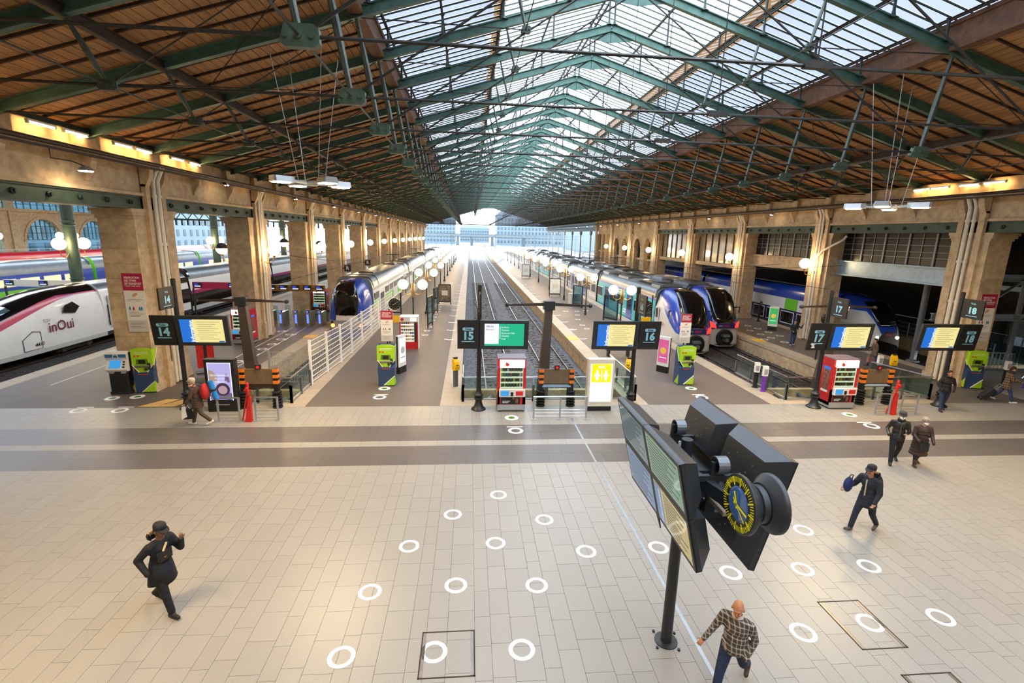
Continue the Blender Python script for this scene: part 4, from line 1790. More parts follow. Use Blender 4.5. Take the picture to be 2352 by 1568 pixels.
def vending(label, loc, rz=0, h=2.2, seed=1, goods=None):
    t = thing('vending_machine', label, 'vending machine', loc, rz, 'red vending machines')
    rr = random.Random(seed)
    w, d = .57, .85
    b = MB()
    b.box(-w, w, .06, d, .16, h - .02)
    b.box(-w, -w + .1, 0, .06, .16, h - .32)
    b.box(w - .12, w, 0, .06, .16, h - .32)
    b.box(-w, w, 0, .06, .16, .86)
    b.build('cabinet', 'red', t)
    bp(t, 'top_cover', 'purplegrey', -w, w, .05, d, h - .02, h + .02)
    bp(t, 'plinth', 'lightgrey', -w, w, -.03, d, .06, .3)
    bp(t, 'foot', 'rubber', -w + .05, w - .05, .03, d - .03, 0, .06)
    hd_ = bp(t, 'lit_header', 'vlight2', -w + .08, w - .06, -.02, .06, h - .36, h - .04)
    lg = MB()
    lg.prism([(-.19 + x, -.022, h - .2 + z) for x, z in ((-.07, .02), (-.05, .07), (.0, .05), (.06, .0), (.075, -.03), (.04, -.08), (-.03, -.09), (-.075, -.05))], (0, -.005, 0))
    lg.build('drop_logo', 'orangered', hd_)
    z0, z1 = .98, h - .36
    bay = bp(t, 'display_bay', 'black', -w + .1, w - .12, .05, .07, z0, z1)
    for k in range(4):
        z = z0 + (z1 - z0) * k / 4
        bp(t, 'shelf', 'vlight', -w + .1, w - .12, .0, .05, z, z + .06)
        for q in range(7):
            if rr.random() < .85:
                x = -w + .16 + q * .125
                pk = MB()
                if q % 2:
                    pk.lathe((x, .03, z + .06), [(.028, 0), (.03, .12), (.012, .16), (.012, .19)], 8)
                else:
                    pk.box(x - .04, x + .04, .015, .045, z + .06, z + .17 + rr.random() * .05)
                ci = rr.randrange(8)
                if goods:
                    o = pk.build('drink_bottle' if q % 2 else 'snack_pack', PRODUCT[ci])
                    o.location = loc
                    tag(o, '%s %s, %s from left on the %s shelf of %s' % (PCOL[ci], 'bottle' if q % 2 else 'pack', ORD[q], ('lowest', 'third', 'second', 'top')[k], goods), 'bottle' if q % 2 else 'snack', 'goods in ' + goods)
                else:
                    pk.build('product', PRODUCT[ci], t)
    for x in (-w + .1, w - .14):
        bp(t, 'light_strip', 'vlight', x, x + .025, .0, .04, z0, z1)
    gl = bp(t, 'front_glass', 'glass', -w + .1, w - .12, -.01, -.004, z0, z1)
    pn = rbox(t, 'control_panel', 'paper', -w + .06, w - .02, -.13, .02, .66, .96, .05)
    b = MB()
    b.box(-w + .12, -w + .46, -.14, -.125, .7, .92)
    b.build('screen', 'touch', pn)
    b = MB()
    b.box(-.05, .06, -.15, -.12, .7, .86)
    b.build('card_reader', 'black', pn)
    b = MB()
    b.box(.16, .45, -.14, -.125, .72, .9)
    b.build('price_card', 'redpaint', pn)
    dr = bp(t, 'collection_flap', 'black', -w + .14, w - .22, -.012, .0, .32, .64)
    b = MB()
    b.box(-w + .2, -.12, -.016, -.01, .37, .4)
    b.box(-w + .2, -.06, -.016, -.01, .43, .46)
    b.build('advert_text', 'white', dr)
    b = MB()
    b.lathey((.08, -.02, .56), [(.05, 0), (.05, .006)], 12)
    b.prism([(.16, -.014, .36), (.28, -.014, .36), (.28, -.014, .52), (.24, -.014, .58), (.2, -.014, .58), (.16, -.014, .52)], (0, -.004, 0))
    b.build('advert_picture', 'cola', dr)
    for s in (-1, 1):
        ad = MB()
        ad.box(*sorted((s * w, s * (w + .006))), .2, .6, .75, 1.75)
        ad.build('side_poster', 'cola', t)
        ad = MB()
        ad.box(*sorted((s * w, s * (w + .008))), .2, .6, 1.68, 1.8)
        ad.build('side_poster_header', 'screen_blue', t)
        ad = MB()
        ad.box(*sorted((s * w, s * (w + .008))), .2, .6, .68, .78)
        ad.build('side_poster_footer', 'paper', t)
    return t


M['purplegrey'] = mat('dusty_top', '7c6f78', .5)
M['orangered'] = mat('orange_red_logo', 'e03a1e', .4)
M['cola'] = mat('brown_advert', '5a2f2a', .4, hex2='a36a52', scale=9)
vending('red vending machine facing the concourse between voie 15 sign and WC panel', (1.72, 18.8, 0), seed=1, goods='the central vending machine')
vending('red vending machine beside the voie 17 sign, its left side showing', (16.05, 18.85, 0), seed=2, goods='the voie 17 vending machine')
vending('red vending machine against the second left pier', (-14.0, 30.9, 0), rz=-.05, seed=3)
vending('distant red vending machine against the third left pier beside the blue train', (-12.7, 42.6, 0), seed=4)


def snack_machine():
    t = thing('snack_machine', 'tall red framed snack machine with white lit front on the middle left platform', 'vending machine', (-3.66, 29.6, 0))
    w, h = .55, 2.05
    bp(t, 'cabinet', 'paper', -w, w, .05, .9, 0, h)
    bp(t, 'kick_panel', 'red', -w, w, -.01, .06, .05, .5)
    for x in (-w, w - .07):
        bp(t, 'frame_post', 'red', x, x + .07, -.02, .06, .05, h)
    hd_ = bp(t, 'header', 'paper', -w, w, -.03, .06, h - .3, h)
    bp(t, 'header_light', 'vlight2', .1, w - .08, -.04, -.02, h - .27, h - .04)
    b = MB()
    b.lathey((-.38, -.05, h - .15), [(.1, 0), (.1, .02)], 16)
    b.build('no_entry_badge', 'redpaint', t)
    rr = random.Random(5)
    for k in range(6):
        z = .55 + k * .2
        bp(t, 'shelf', 'vlight2', -w + .08, .3, 0, .06, z, z + .04)
        for q in range(6):
            x = -w + .12 + q * .125
            bp(t, 'product', PRODUCT[rr.randrange(8)], x, x + .085, -.01, .04, z + .05, z + .15)
    bp(t, 'control_column', 'darkgrey', .34, .47, -.02, .06, .5, 1.7)
    return t


snack_machine()


# ---- WC light box
def wc_panel():
    t = thing('wc_panel', 'pale lit information panel with yellow WC pictogram beside the voie 16 sign', 'sign', (5.36, 18.85, 0))
    rbox(t, 'casing', 'offwhite', -.55, .55, -.1, .25, .22, 2.2, .04)
    bp(t, 'plinth', 'black', -.5, .5, -.06, .22, 0, .22)
    lb = bp(t, 'light_box', 'lightbox', -.45, .45, -.115, -.09, .42, 2.02)
    yl = bp(t, 'yellow_panel', MATS['wcyellow'], -.4, .4, -.12, -.112, 1.26, 2.02)
    text('WC', .17, (0, -.122, 1.88), X_, Z_, M['lightbox'], yl, 'lettering', bold=.03)
    for sx_ in (-1, 1):
        b = MB()
        cx_ = sx_ * .18
        b.lathey((cx_, -.128, 1.72), [(.05, 0), (.05, .006)], 12)
        wd = .1 if sx_ < 0 else .07
        b.prism([(cx_ + x, -.122, z) for x, z in ((-.05, 1.66), (.05, 1.66), (wd, 1.5), (.06, 1.48), (.05, 1.34), (-.05, 1.34), (-.06, 1.48), (-wd, 1.5))], (0, -.005, 0))
        b.bar((cx_ + .05, -.125, 1.62), (cx_ + .13, -.125, 1.52), .03)
        b.bar((cx_ - .05, -.125, 1.62), (cx_ - .12, -.125, 1.5), .03)
        b.build('figure', 'lightbox', yl)
    bp(yl, 'divider', 'lightbox', -.015, .015, -.127, -.12, 1.34, 1.78)
    text('TOILETTES', .06, (-.38, -.118, 1.14), X_, Z_, M['inkgrey'], lb, 'lettering', 'LEFT')


MATS['wcyellow'] = emit('wc_yellow', 'f2dc00', .85)
wc_panel()


# ---- advertising totem with a lit screen
def ad_totem():
    t = thing('advert_totem', 'black advertising totem with lit lilac screen behind the voie 14 sign', 'sign', (-9.55, 19.1, 0))
    rbox(t, 'casing', 'black', -.57, .57, -.12, .18, 0, 2.1, .05)
    sc = bp(t, 'screen', MATS['ad_sky'], -.4, .4, -.135, -.115, .5, 1.95)
    bp(sc, 'screen_glow_frame', 'screen_white', -.43, -.4, -.136, -.12, .47, 1.98)
    bp(sc, 'screen_glow_frame', 'screen_white', .4, .43, -.136, -.12, .47, 1.98)
    bp(sc, 'screen_glow_frame', 'screen_white', -.43, .43, -.136, -.12, 1.95, 1.98)
    b = MB()
    b.prism([(-.4, -.14, 1.2), (-.1, -.14, 1.2), (-.1, -.14, 1.5), (-.25, -.14, 1.65), (-.4, -.14, 1.72)], (0, -.004, 0))
    b.build('picture_house', MATS['ad_tan'], sc)
    b = MB()
    b.prism([(-.4, -.14, .52), (.4, -.14, .52), (.4, -.14, .75), (.2, -.14, .86), (-.1, -.14, .82), (-.4, -.14, .7)], (0, -.004, 0))
    b.build('picture_shirt', MATS['ad_mauve'], sc)
    b = MB()
    b.lathey((.08, -.148, .92), [(.26, 0), (.26, .006)], 18)
    b.build('picture_hair', MATS['ad_dark'], sc)
    b = MB()
    b.lathey((.08, -.155, .9), [(.17, 0), (.17, .006)], 18)
    b.build('picture_face', MATS['ad_face'], sc)
    b = MB()
    b.lathey((.25, -.146, 1.5), [(.05, 0), (.05, .006)], 12)
    b.prism([(.17, -.14, 1.2), (.36, -.14, 1.2), (.34, -.14, 1.42), (.2, -.14, 1.44)], (0, -.006, 0))
    b.build('picture_figure', MATS['ad_mauve'], sc)
    for q, ln in enumerate(('RECONNAISSEZ', 'PLUS DE', 'COMPLICITE')):
        text(ln, .1, (.0, -.146, 1.48 - q * .13), X_, Z_, M['screen_white'], sc, 'lettering', bold=.01, wide=.95)
    bp(sc, 'blue_badge', 'screen_blue', .22, .4, -.142, -.135, .5, .58)
    text('mediatransports', .08, (0, -.124, .3), X_, Z_, M['white'], t, 'maker_name', bold=.01)


for k, h, s in (('ad_sky', 'a9a4d8', .8), ('ad_tan', 'b79c8c', .6), ('ad_mauve', '7b648f', .6), ('ad_dark', '4a3850', .5), ('ad_face', 'b2959f', .7)):
    MATS[k] = emit(k + '_print', h, s)
ad_totem()


# ---- ticket machines
def lime_machine(label, loc, rz=0.0):
    t = thing('ticket_machine', label, 'ticket machine', loc, rz, 'lime and navy ticket machines')
    w = .38
    # side silhouette pushed across the width
    b = MB()
    b.prism([(-w, -.06, 0), (-w, .5, 0), (-w, .5, 1.85), (-w, .3, 1.95), (-w, .0, 1.8), (-w, -.04, 1.4), (-w, .06, 1.2), (-w, .06, 1.02), (-w, -.1, .9)], (2 * w, 0, 0))
    b.build('cabinet', 'navy', t)
    sh = MB()
    sh.prism([(-w - .02, .0, 1.9), (-w * .5, .0, 1.97), (w * .5, .0, 1.97), (w + .02, .0, 1.9), (w + .02, .0, 1.25), (w * .4, .0, .9), (-w * .4, .0, .9), (-w - .02, .0, 1.25)], (0, -.07, 0))
    fs = sh.build('lime_front', 'lime', t)
    for s in (-1, 1):
        sd = MB()
        sd.prism([(s * (w + .006), .0, 1.9), (s * (w + .006), .42, 1.9), (s * (w + .006), .0, 1.2)], (s * .012, 0, 0))
        sd.build('lime_side', 'lime', t)
        ed = MB()
        ed.bar((s * (w + .014), .42, 1.9), (s * (w + .014), .0, 1.2), .025)
        ed.bar((s * (w + .01), -.075, 1.25), (s * w * .4, -.075, .9), .025)
        ed.build('white_trim', 'white', t)
        lf = MB()
        lf.prism([(s * (w + .004), -.08, .06), (s * (w + .004), .35, .06), (s * (w + .004), -.08, .55)], (s * .01, 0, 0))
        lf.build('lime_foot_side', 'lime', t)
    b = MB()
    b.prism([(-w * .3, -.107, .05), (w, -.107, .05), (w, -.107, .5)], (0, .03, 0))
    b.build('lime_foot', 'lime', t)
    b = MB()
    b.bar((-w * .3, -.11, .05), (w, -.11, .5), .03)
    b.build('white_trim', 'white', t)
    b = MB()
    b.prism([(-.2, -.075, 1.5), (.2, -.075, 1.5), (.24, -.075, 1.28), (-.24, -.075, 1.28)], (0, -.012, 0))
    b.build('recess', 'green_dk', fs)
    b = MB()
    b.box(-.13, .12, -.1, -.08, 1.3, 1.46)
    b.build('screen', 'black', fs)
    b = MB()
    b.prism([(-.26, -.09, 1.12), (.26, -.09, 1.12), (.28, -.16, 1.2), (-.28, -.16, 1.2)], (0, .01, .04))
    b.build('keypad_shelf', 'steel', fs)
    b = MB()
    b.box(.08, .16, -.13, -.08, 1.0, 1.1)
    b.box(.2, .3, -.12, -.08, 1.03, 1.32)
    b.build('card_slot', 'darkgrey', fs)
    for q in range(2):
        b = MB()
        b.box(-.26, .26, -.074, -.07, 1.72 + q * .06, 1.735 + q * .06)
        b.build('print_line', 'white', fs)
    b = MB()
    b.box(-.3, -.22, -.074, -.07, 1.6, 1.66)
    b.box(-.18, -.08, -.074, -.07, 1.6, 1.65)
    b.build('logo', 'redpaint', fs)
    b = MB()
    b.box(-.2, .2, -.112, -.1, .82, .84)
    b.build('ticket_slot', 'orangered', t)
    return t


M['green_dk'] = mat('dark_lime_recess', '4f7a18', .5)
lime_machine('lime and navy ticket machine beside the white kiosk at the first left pier', (-13.85, 21.45, 0), .12)
lime_machine('lime and navy ticket machine at the head of the middle left platform', (-3.82, 22.35, 0))
lime_machine('lime and navy ticket machine at the head of the middle right platform', (10.62, 22.4, 0))
lime_machine('lime and navy ticket machine at the foot of the first right pier', (25.35, 21.7, 0), -.25)


def white_kiosk():
    t = thing('ticket_kiosk', 'black and white ticket kiosk with bright blue screen at the first left pier', 'ticket machine', (-14.75, 21.2, 0), .1)
    w = .4
    rbox(t, 'lower_cabinet', 'black', -w + .03, w - .03, 0, .62, .05, 1.1, .08)
    rbox(t, 'base', 'darkgrey', -w, w, -.02, .64, 0, .12, .06)
    b = MB()
    b.prism([(-w, .62, 1.0), (-w, -.02, 1.0), (-w, -.1, 1.1), (-w, .1, 1.5), (-w, .0, 1.58), (-w, .0, 1.75), (-w, .15, 1.82), (-w, .62, 1.82)], (2 * w, 0, 0))
    hd_ = b.build('head', 'white', t)
    b = MB()
    b.box(w - .005, w + .01, .16, .6, .3, 1.78)
    b.build('side_panel', 'black', t)
    b = MB()
    b.prism([(-.26, -.076, 1.16), (.16, -.076, 1.16), (.16, .09, 1.46), (-.26, .09, 1.46)], (0, -.02, .01))
    b.build('screen', 'touch', hd_)
    b = MB()
    for z in (1.2, 1.3, 1.4):
        y = -.1 + (z - 1.1) * .5
        b.cbox((.27, y, z), (.08, .05, .06))
    b.build('payment_slots', 'darkgrey', hd_)
    b = MB()
    b.box(-w + .01, w - .01, -.012, .0, 1.6, 1.74)
    b.build('blue_header', 'tealblue', hd_)
    b = MB()
    b.path([(-.1, -.02, 1.6), (-.08, -.025, 1.72), (.08, -.025, 1.72), (.1, -.02, 1.6)], .015, 5)
    b.build('padlock_loop', 'white', hd_)
    for x in (-.28, .16):
        bp(t, 'tray', 'lightgrey', x, x + .16, -.08, .02, .93, .99)


M['tealblue'] = mat('teal_blue_header', '2f6f9f', .4)
white_kiosk()


# ---- ticket-control posters
def poster(t, x0, x1, z0, z1, y, par=None, nrm=-1):
    w, h = x1 - x0, z1 - z0
    a = bp(t, 'poster_sheet', 'paper', x0, x1, y - .012, y, z0, z1)
    bp(a, 'crimson_header', 'crimson', x0, x1, y - .016, y - .01, z1 - h * .29, z1)
    bp(a, 'grey_footer', 'palegrey', x0, x1, y - .015, y - .01, z0, z0 + h * .2)
    sz = w * .145
    for q, ln in enumerate(('VÉRIFICATION', 'DES TITRES', 'DE TRANSPORT')):
        text(ln, sz, (x0 + w * .1, y - .017, z1 - h * .075 - q * h * .05), X_, Z_, M['white'], a, 'heading', 'LEFT', bold=.02, wide=.8)
    text('TICKET CHECKING', sz * .75, (x0 + w * .1, y - .017, z1 - h * .215), X_, Z_, M['white'], a, 'subheading', 'LEFT', wide=.8)
    b = MB()
    b.prism([(x0 + w * (.5 + dx), y - .012, z0 + h * (.62 + dz)) for dx, dz in ((-.1, -.02), (.0, -.02), (.14, .02), (.18, .04), (.12, .06), (.02, .05), (-.1, .02))], (0, -.004, 0))
    b.build('hand_picture', 'skinprint', a)
    for k, (fx_, m_) in enumerate(((.2, 'tealink'), (.38, 'crimson'), (.68, 'tealink'), (.78, 'tealink'))):
        b = MB()
        c = x0 + w * fx_
        b.prism([(c + w * dx, y - .012, z0 + h * (.39 + dz)) for dx, dz in ((-.05, -.035), (0, .0), (.05, -.035), (.04, .02), (.02, .045), (-.02, .045), (-.04, .02))], (0, -.004, 0))
        b.build('figure_print', m_, a)
    for k, zz in enumerate((.555, .53, .335, .31, .285, .26, .15, .13, .09, .07)):
        b = MB()
        b.box(x0 + w * .14, x0 + w * (.85 - (k % 3) * .12), y - .017, y - .012, z0 + h * zz, z0 + h * (zz + .008))
        b.build('print_line', 'inkgrey', a)
    return a


t = thing('pier_poster', 'tall crimson and white ticket-check poster on the first left pier', 'poster', (-13.85, 21.53, 0))
poster(t, -.42, .38, 2.65, 5.1, 0)
t = thing('pier_poster', 'tall crimson and white ticket-check poster on the first right pier', 'poster', (25.5, 21.93, 0))
poster(t, -.42, .42, 2.4, 4.75, 0)
for lab, loc in (('crimson and white ticket-check sign on a post behind the middle left ticket machine', (-3.95, 23.6, 0)), ('crimson and white ticket-check sign on a post behind the middle right ticket machine', (10.95, 23.6, 0))):
    t = thing('ticket_check_sign', lab, 'sign', loc)
    poster(t, -.28, .28, 1.85, 3.35, 0)
    bp(t, 'backing', 'lightgrey', -.28, .28, 0, .03, 1.85, 3.35)
    b = MB()
    b.tube((0, .05, 0), (0, .05, 3.2), .035)
    b.lathe((0, .05, 0), [(.2, 0), (.2, .03), (.05, .06)], 12)
    b.build('post', 'darkgrey', t)


# ---- slim totems on the platforms
def slim_totem(label, loc, rz, face, core, inner):
    t = thing('info_totem', label, 'sign', loc, rz, 'slim lit totems on the platforms')
    rbox(t, 'frame', 'white', -.35, .35, -.09, .09, .35, 1.95, .04)
    rbox(t, 'dark_core', 'joist', -.36, .36, -.06, .06, .3, 1.93, .03)
    rbox(t, 'plinth', 'black', -.33, .33, -.1, .1, 0, .35, .03)
    for s in (-1, 1):
        a = MB()
        a.box(-.28, .28, *sorted((s * .09, s * .1)), .55, 1.8)
        o = a.build('lit_face', face, t)
        a = MB()
        a.lathey((0, s * .105 - .004, 1.2), [(.18, 0), (.18, .008)], 18)
        a.build('round_print', core, o)
        a = MB()
        a.box(-.2, .2, *sorted((s * .1, s * .106)), .8, .84)
        a.build('print_line', inner, o)


slim_totem('pink-faced slim totem beside the middle right ticket machine', (10.4, 24.7, 0), R(-52), emit('totem_pink', 'c9568b', .8), emit('totem_gold', 'd8b04a', .7), 'screen_white')
slim_totem('green-faced slim totem on the right-hand platform near the train', (24.4, 37.0, 0), R(-38), emit('totem_green', '36a35a', .8), emit('totem_gold', 'd8b04a', .7), 'screen_white')
slim_totem('white-faced slim totem edge-on behind the middle left ticket machine', (-3.45, 24.6, 0), R(66), 'screen_white', 'palegrey', 'inkgrey')


# ---- glass balustrades round the buffer ends
def balustrade(label, runs):
    t = thing('glass_barrier', label, 'barrier', (runs[0][0][0], runs[0][0][1], 0), 0, 'glass barriers round the track ends')
    ox, oy = runs[0][0]
    for (a, b_) in runs:
        A, B = Vector((a[0] - ox, a[1] - oy, 0)), Vector((b_[0] - ox, b_[1] - oy, 0))
        L_ = (B - A).length
        n = max(1, round(L_ / 1.5))
        m_ = MB()
        m_.tube(A + Vector((0, 0, 1.08)), B + Vector((0, 0, 1.08)), .028, n=8)
        m_.build('hand_rail', 'steel', t)
        m_ = MB()
        m_.bar(A + Vector((0, 0, .1)), B + Vector((0, 0, .1)), .05, .07)
        m_.build('bottom_rail', 'steel', t)
        for k in range(n):
            p, q = A.lerp(B, k / n), A.lerp(B, (k + 1) / n)
            d = (q - p).normalized() * .03
            m_ = MB()
            m_.bar(p + d + Vector((0, 0, .58)), q - d + Vector((0, 0, .58)), .014, .9)
            m_.build('glass_panel', 'glass', t)
            m_ = MB()
            m_.bar(p + Vector((0, 0, .0)), p + Vector((0, 0, .75)), .1, .05)
            m_.build('post', 'grey', t)
        m_ = MB()
        m_.bar(B, B + Vector((0, 0, .75)), .1, .05)
        m_.build('post', 'grey', t)


balustrade('glass barrier round the track end behind the voie 14 buffer stop', [((-11.3, 19.95), (-7.3, 19.95)), ((-7.3, 19.95), (-7.3, 22.4))])
balustrade('glass barrier round the central track end behind the vending machine', [((-.25, 20.05), (7.3, 20.05)), ((-.25, 20.05), (-.25, 22.0)), ((7.3, 20.05), (7.3, 24.2))])
balustrade('glass barrier round the track end behind the voie 17 vending machine', [((14.35, 20.05), (21.4, 20.05)), ((14.3, 20.05), (14.3, 24.3)), ((21.4, 20.05), (20.7, 22.8))])


# ---- buffer stops
def buffer_stop(label, xc, y, where, x0, x1, rams, desk=False):
    t = thing('buffer_stop', label, 'buffer stop', (xc, y, 0), 0, 'buffer stops with orange striped posts')
    for s in (-1, 1):
        b = MB()
        pr_ = [(.12, 0)]
        for k in range(6):
            pr_ += [(.19, .03 + k * .12), (.19, .07 + k * .12), (.11, .1 + k * .12)]
        b.lathe((s * .64, 0, 0), pr_, 14)
        b.build('ribbed_foot', 'rubber', t)
        bp(t, 'post', 'black', s * .64 - .09, s * .64 + .09, -.06, .12, .7, 1.62)
        for k in range(3):
            bp(t, 'orange_band', 'orange', s * .64 - .1, s * .64 + .1, -.075, .13, 1.0 + k * .24, 1.13 + k * .24)
    bp(t, 'board', MATS['buffer_board'], -.6, .6, .0, .06, .98, 1.6)
    bp(t, 'cross_beam', 'rust', -.64, .64, .02, .16, .8, .98)
    b = MB()
    b.box(-.1, .1, -.06, .06, 1.6, 1.78)
    lm = b.build('lamp_box', 'black', t)
    b = MB()
    b.lathey((0, -.08, 1.69), [(.06, 0), (.06, .03)], 12)
    b.build('red_lens', MATS['dim_red'], lm)
    if desk:
        b = MB()
        b.prism([(-.6, -.12, .86), (.6, -.12, .86), (.58, .2, .98), (-.58, .2, .98)], (0, 0, .025))
        b.build('sloping_desk', 'bluegrey', t)
    t = thing('hydraulic_buffer', 'grey hydraulic rams behind the glass ' + where, 'buffer', (xc, y, 0), 0, 'hydraulic rams in the track pits')
    for x in rams:
        b = MB()
        b.tube((x, .75, -.28), (x + .2, 1.9, -.36), .15, n=10)
        b.tube((x + .2, 1.9, -.36), (x + .35, 2.7, -.4), .08, n=10)
        b.build('hydraulic_ram', 'grey', t)
    bp(t, 'buffer_beam', 'stone', x0 - xc, x1 - xc, 2.6, 2.9, -1.0, -.15)


MATS['buffer_board'] = mat('brown_board', '6d5a42', .6, var=.15)
MATS['dim_red'] = emit('dim_red_signal', 'd02020', .8)
buffer_stop('orange-striped buffer stop at the voie 14 track end', -8.3, 19.45, 'at voie 14', -10.1, -7.6, (-1.0, .1))
buffer_stop('orange-striped buffer stop beside the WC panel with a sloping steel desk', 3.65, 19.45, 'at the central tracks', -.25, 6.8, (-2.9, -1.3, 1.4, 2.6), True)
buffer_stop('orange-striped buffer stop beside the voie 17 vending machine', 18.05, 19.45, 'near the first right pier', 14.25, 20.4, (-3.2, -2.0, -.6, 1.2), True)


# ---- low hoop rails
def hoop_rail(label, x0, x1, y, n=2, h=.92):
    t = thing('guard_rail', label, 'rail', ((x0 + x1) / 2, y, 0), 0, 'low steel guard rails')
    w = (x1 - x0) / 2
    b = MB()
    b.path([(-w - .03, 0, h), (0, 0, h + .01), (w + .03, 0, h)], .03, 8)
    b.build('top_rail', 'steel', t)
    for k in range(n):
        x = -w + 2 * w * k / (n - 1)
        b = MB()
        b.bar((x, 0, 0), (x, 0, h), .07, .03)
        b.lathe((x, 0, 0), [(.1, 0), (.1, .02)], 10)
        b.build('post', 'lightgrey', t)
    for z in (.14, .27, .4):
        b = MB()
        b.tube((-w, 0, z), (w, 0, z), .008, n=5)
        b.build('wire', 'steel', t)


hoop_rail('low steel guard rail beside the WC panel', 2.52, 4.6, 17.9, 3)
hoop_rail('low steel guard rail in front of the advertising totem', -9.2, -8.45, 17.92)
hoop_rail('low steel guard rail in front of the voie 14 buffer stop', -7.9, -7.1, 17.98)
hoop_rail('low steel guard rail left of the red stand by voie 17', 17.0, 17.62, 18.1)
hoop_rail('low steel guard rail right of the red stand by voie 17', 18.1, 18.8, 18.05)


def red_stand(label, loc, flip):
    t = thing('hydrant_stand', label, 'hydrant', loc, 0, 'red hydrant stands')
    b = MB()
    b.prism([(-.16, -.1, 0), (.08, -.1, 0), (.07, -.04, .95), (.0, -.04, .95)], (0, .14, 0))
    b.build('sloped_leg', 'redpaint', t)
    b = MB()
    b.path([(-.28 * flip, .02, .05), (-.05 * flip, .0, 1.0), (0, 0, 1.5)], .032, 8)
    b.build('stand_pipe', 'redpaint', t)
    b = MB()
    b.lathe((0, 0, 1.0), [(.04, 0), (.055, .05), (.055, .2), (.035, .25), (.05, .3), (.05, .46), (.02, .52)], 10)
    b.build('valve_head', 'redpaint', t)
    b = MB()
    b.tube((-.14, 0, 1.2), (.14, 0, 1.2), .028, n=8)
    b.lathey((.0, -.16, 1.3), [(.05, 0), (.05, .1)], 10)
    b.build('outlet', 'redpaint', t)
    b = MB()
    b.path([(.14, 0, 1.2), (.2, -.02, 1.05), (.17, -.04, .9), (.1, -.06, .7)], .012, 5)
    b.build('chain', 'grey', t)


red_stand('red hydrant stand between the guard rails beside the black totem', (-8.1, 17.95, 0), 1)
red_stand('red hydrant stand between the guard rails near the first right pier', (17.85, 18.15, 0), 1)


# ---- yellow validators
def validator(label, loc, rz):
    t = thing('ticket_validator', label, 'ticket validator', loc, rz, 'yellow ticket validators')
    rbox(t, 'pedestal', 'grey', -.1, .1, -.08, .08, 0, .85, .03)
    b = MB()
    b.prism([(-.13, -.12, .8), (-.13, .1, .8), (-.13, .12, 1.25), (-.13, .02, 1.38), (-.13, -.1, 1.2), (-.13, -.16, .98)], (.26, 0, 0))
    b.build('yellow_head', 'yellow', t)
    b = MB()
    b.cbox((0, .03, 1.38), (.2, .12, .06))
    b.build('cap', 'darkgrey', t)
    b = MB()
    b.cbox((0, -.14, 1.05), (.14, .05, .03))
    b.build('ticket_slot', 'black', t)


validator('yellow ticket validator left of the central track end', (-.62, 22.2, 0), .6)
validator('yellow ticket validator right of the central track end', (7.7, 22.3, 0), -.6)
validator('yellow ticket validator between the voie 17 track end and the first right pier', (22.3, 23.2, 0), -.3)


# ---- gel dispensers
def dispenser(label, loc, body):
    t = thing('gel_dispenser', label, 'dispenser', loc, -.2, 'gel dispensers')
    b = MB()
    b.lathe((0, 0, 0), [(.14, 0), (.14, .03), (.1, .05), (.1, .78)], 12)
    b.build('pedestal', body, t)
    rbox(t, 'head', 'white', -.12, .12, -.09, .09, .78, 1.25, .04)
    bp(t, 'front_panel', 'lightgrey', -.08, .08, -.1, -.088, .86, 1.12)
    bp(t, 'light_strip', 'screen_white', .115, .13, -.05, .05, .85, 1.2)


dispenser('black gel dispenser with white head by the voie 17 glass barrier', (14.0, 21.95, 0), 'black')
dispenser('purple gel dispenser with white head by the voie 17 glass barrier', (14.02, 21.3, 0), 'purple')
dispenser('grey gel dispenser in front of the right-hand glass wall', (28.0, 22.4, 0), 'black')
dispenser('purple gel dispenser behind the woman in the checked coat', (28.4, 21.7, 0), 'purple')
dispenser('tall white gel dispenser beside the yellow validator near the first right pier', (21.8, 23.5, 0), 'lightgrey')


# ---- overhead-line end posts
def line_post(label, loc, h, arm, lean):
    t = thing('overhead_line_post', label, 'post', loc, 0, 'tapered overhead-line posts')
    b = MB()
    for z in range(7):
        pass
    b.loft([[(lean * (1 - f) + sx_ * (.16 + .1 * (1 - f)), sy_ * (.14 + .08 * (1 - f)), -.9 + (h + .9) * f) for sx_, sy_ in ((-1, -1), (1, -1), (1, 1), (-1, 1))] for f in (0, .5, 1)])
    b.build('tapered_column', 'browniron', t)
    bp(t, 'head_clamp', 'darkgrey', -.24, .24, -.2, .2, h - .3, h + .08)
    for s in (-1, 1):
        b = MB()
        b.bar((0, 0, h - .1), (s * arm, .0, h - .12), .09, .07)
        b.bar((0, 0, h - .02), (s * arm * .9, .0, h - .1), .05, .05)
        b.build('cross_arm', 'rust', t)
        b = MB()
        b.lathey((s * arm, -.1, h - .12), [(.05, 0), (.09, .05), (.05, .1), (.09, .15), (.05, .2)], 10)
        b.build('insulator', 'darkgrey', t)
    return t


M['sandyellow'] = mat('sand_yellow_stone', 'd9ae62', .5)
M['browniron'] = mat('brown_painted_iron', '4a423b', .5, .2, var=.15, grime=.3)
line_post('tapered brown post rising behind the central buffer stop', (3.5, 21.2, 0), 4.15, 1.85, -.2)
line_post('tapered brown post rising behind the advertising totem', (-10.0, 22.4, 0), 4.0, 1.9, .25)
line_post('tapered brown post rising behind the voie 17 vending machine', (17.9, 22.2, 0), 4.1, 1.9, -.5)


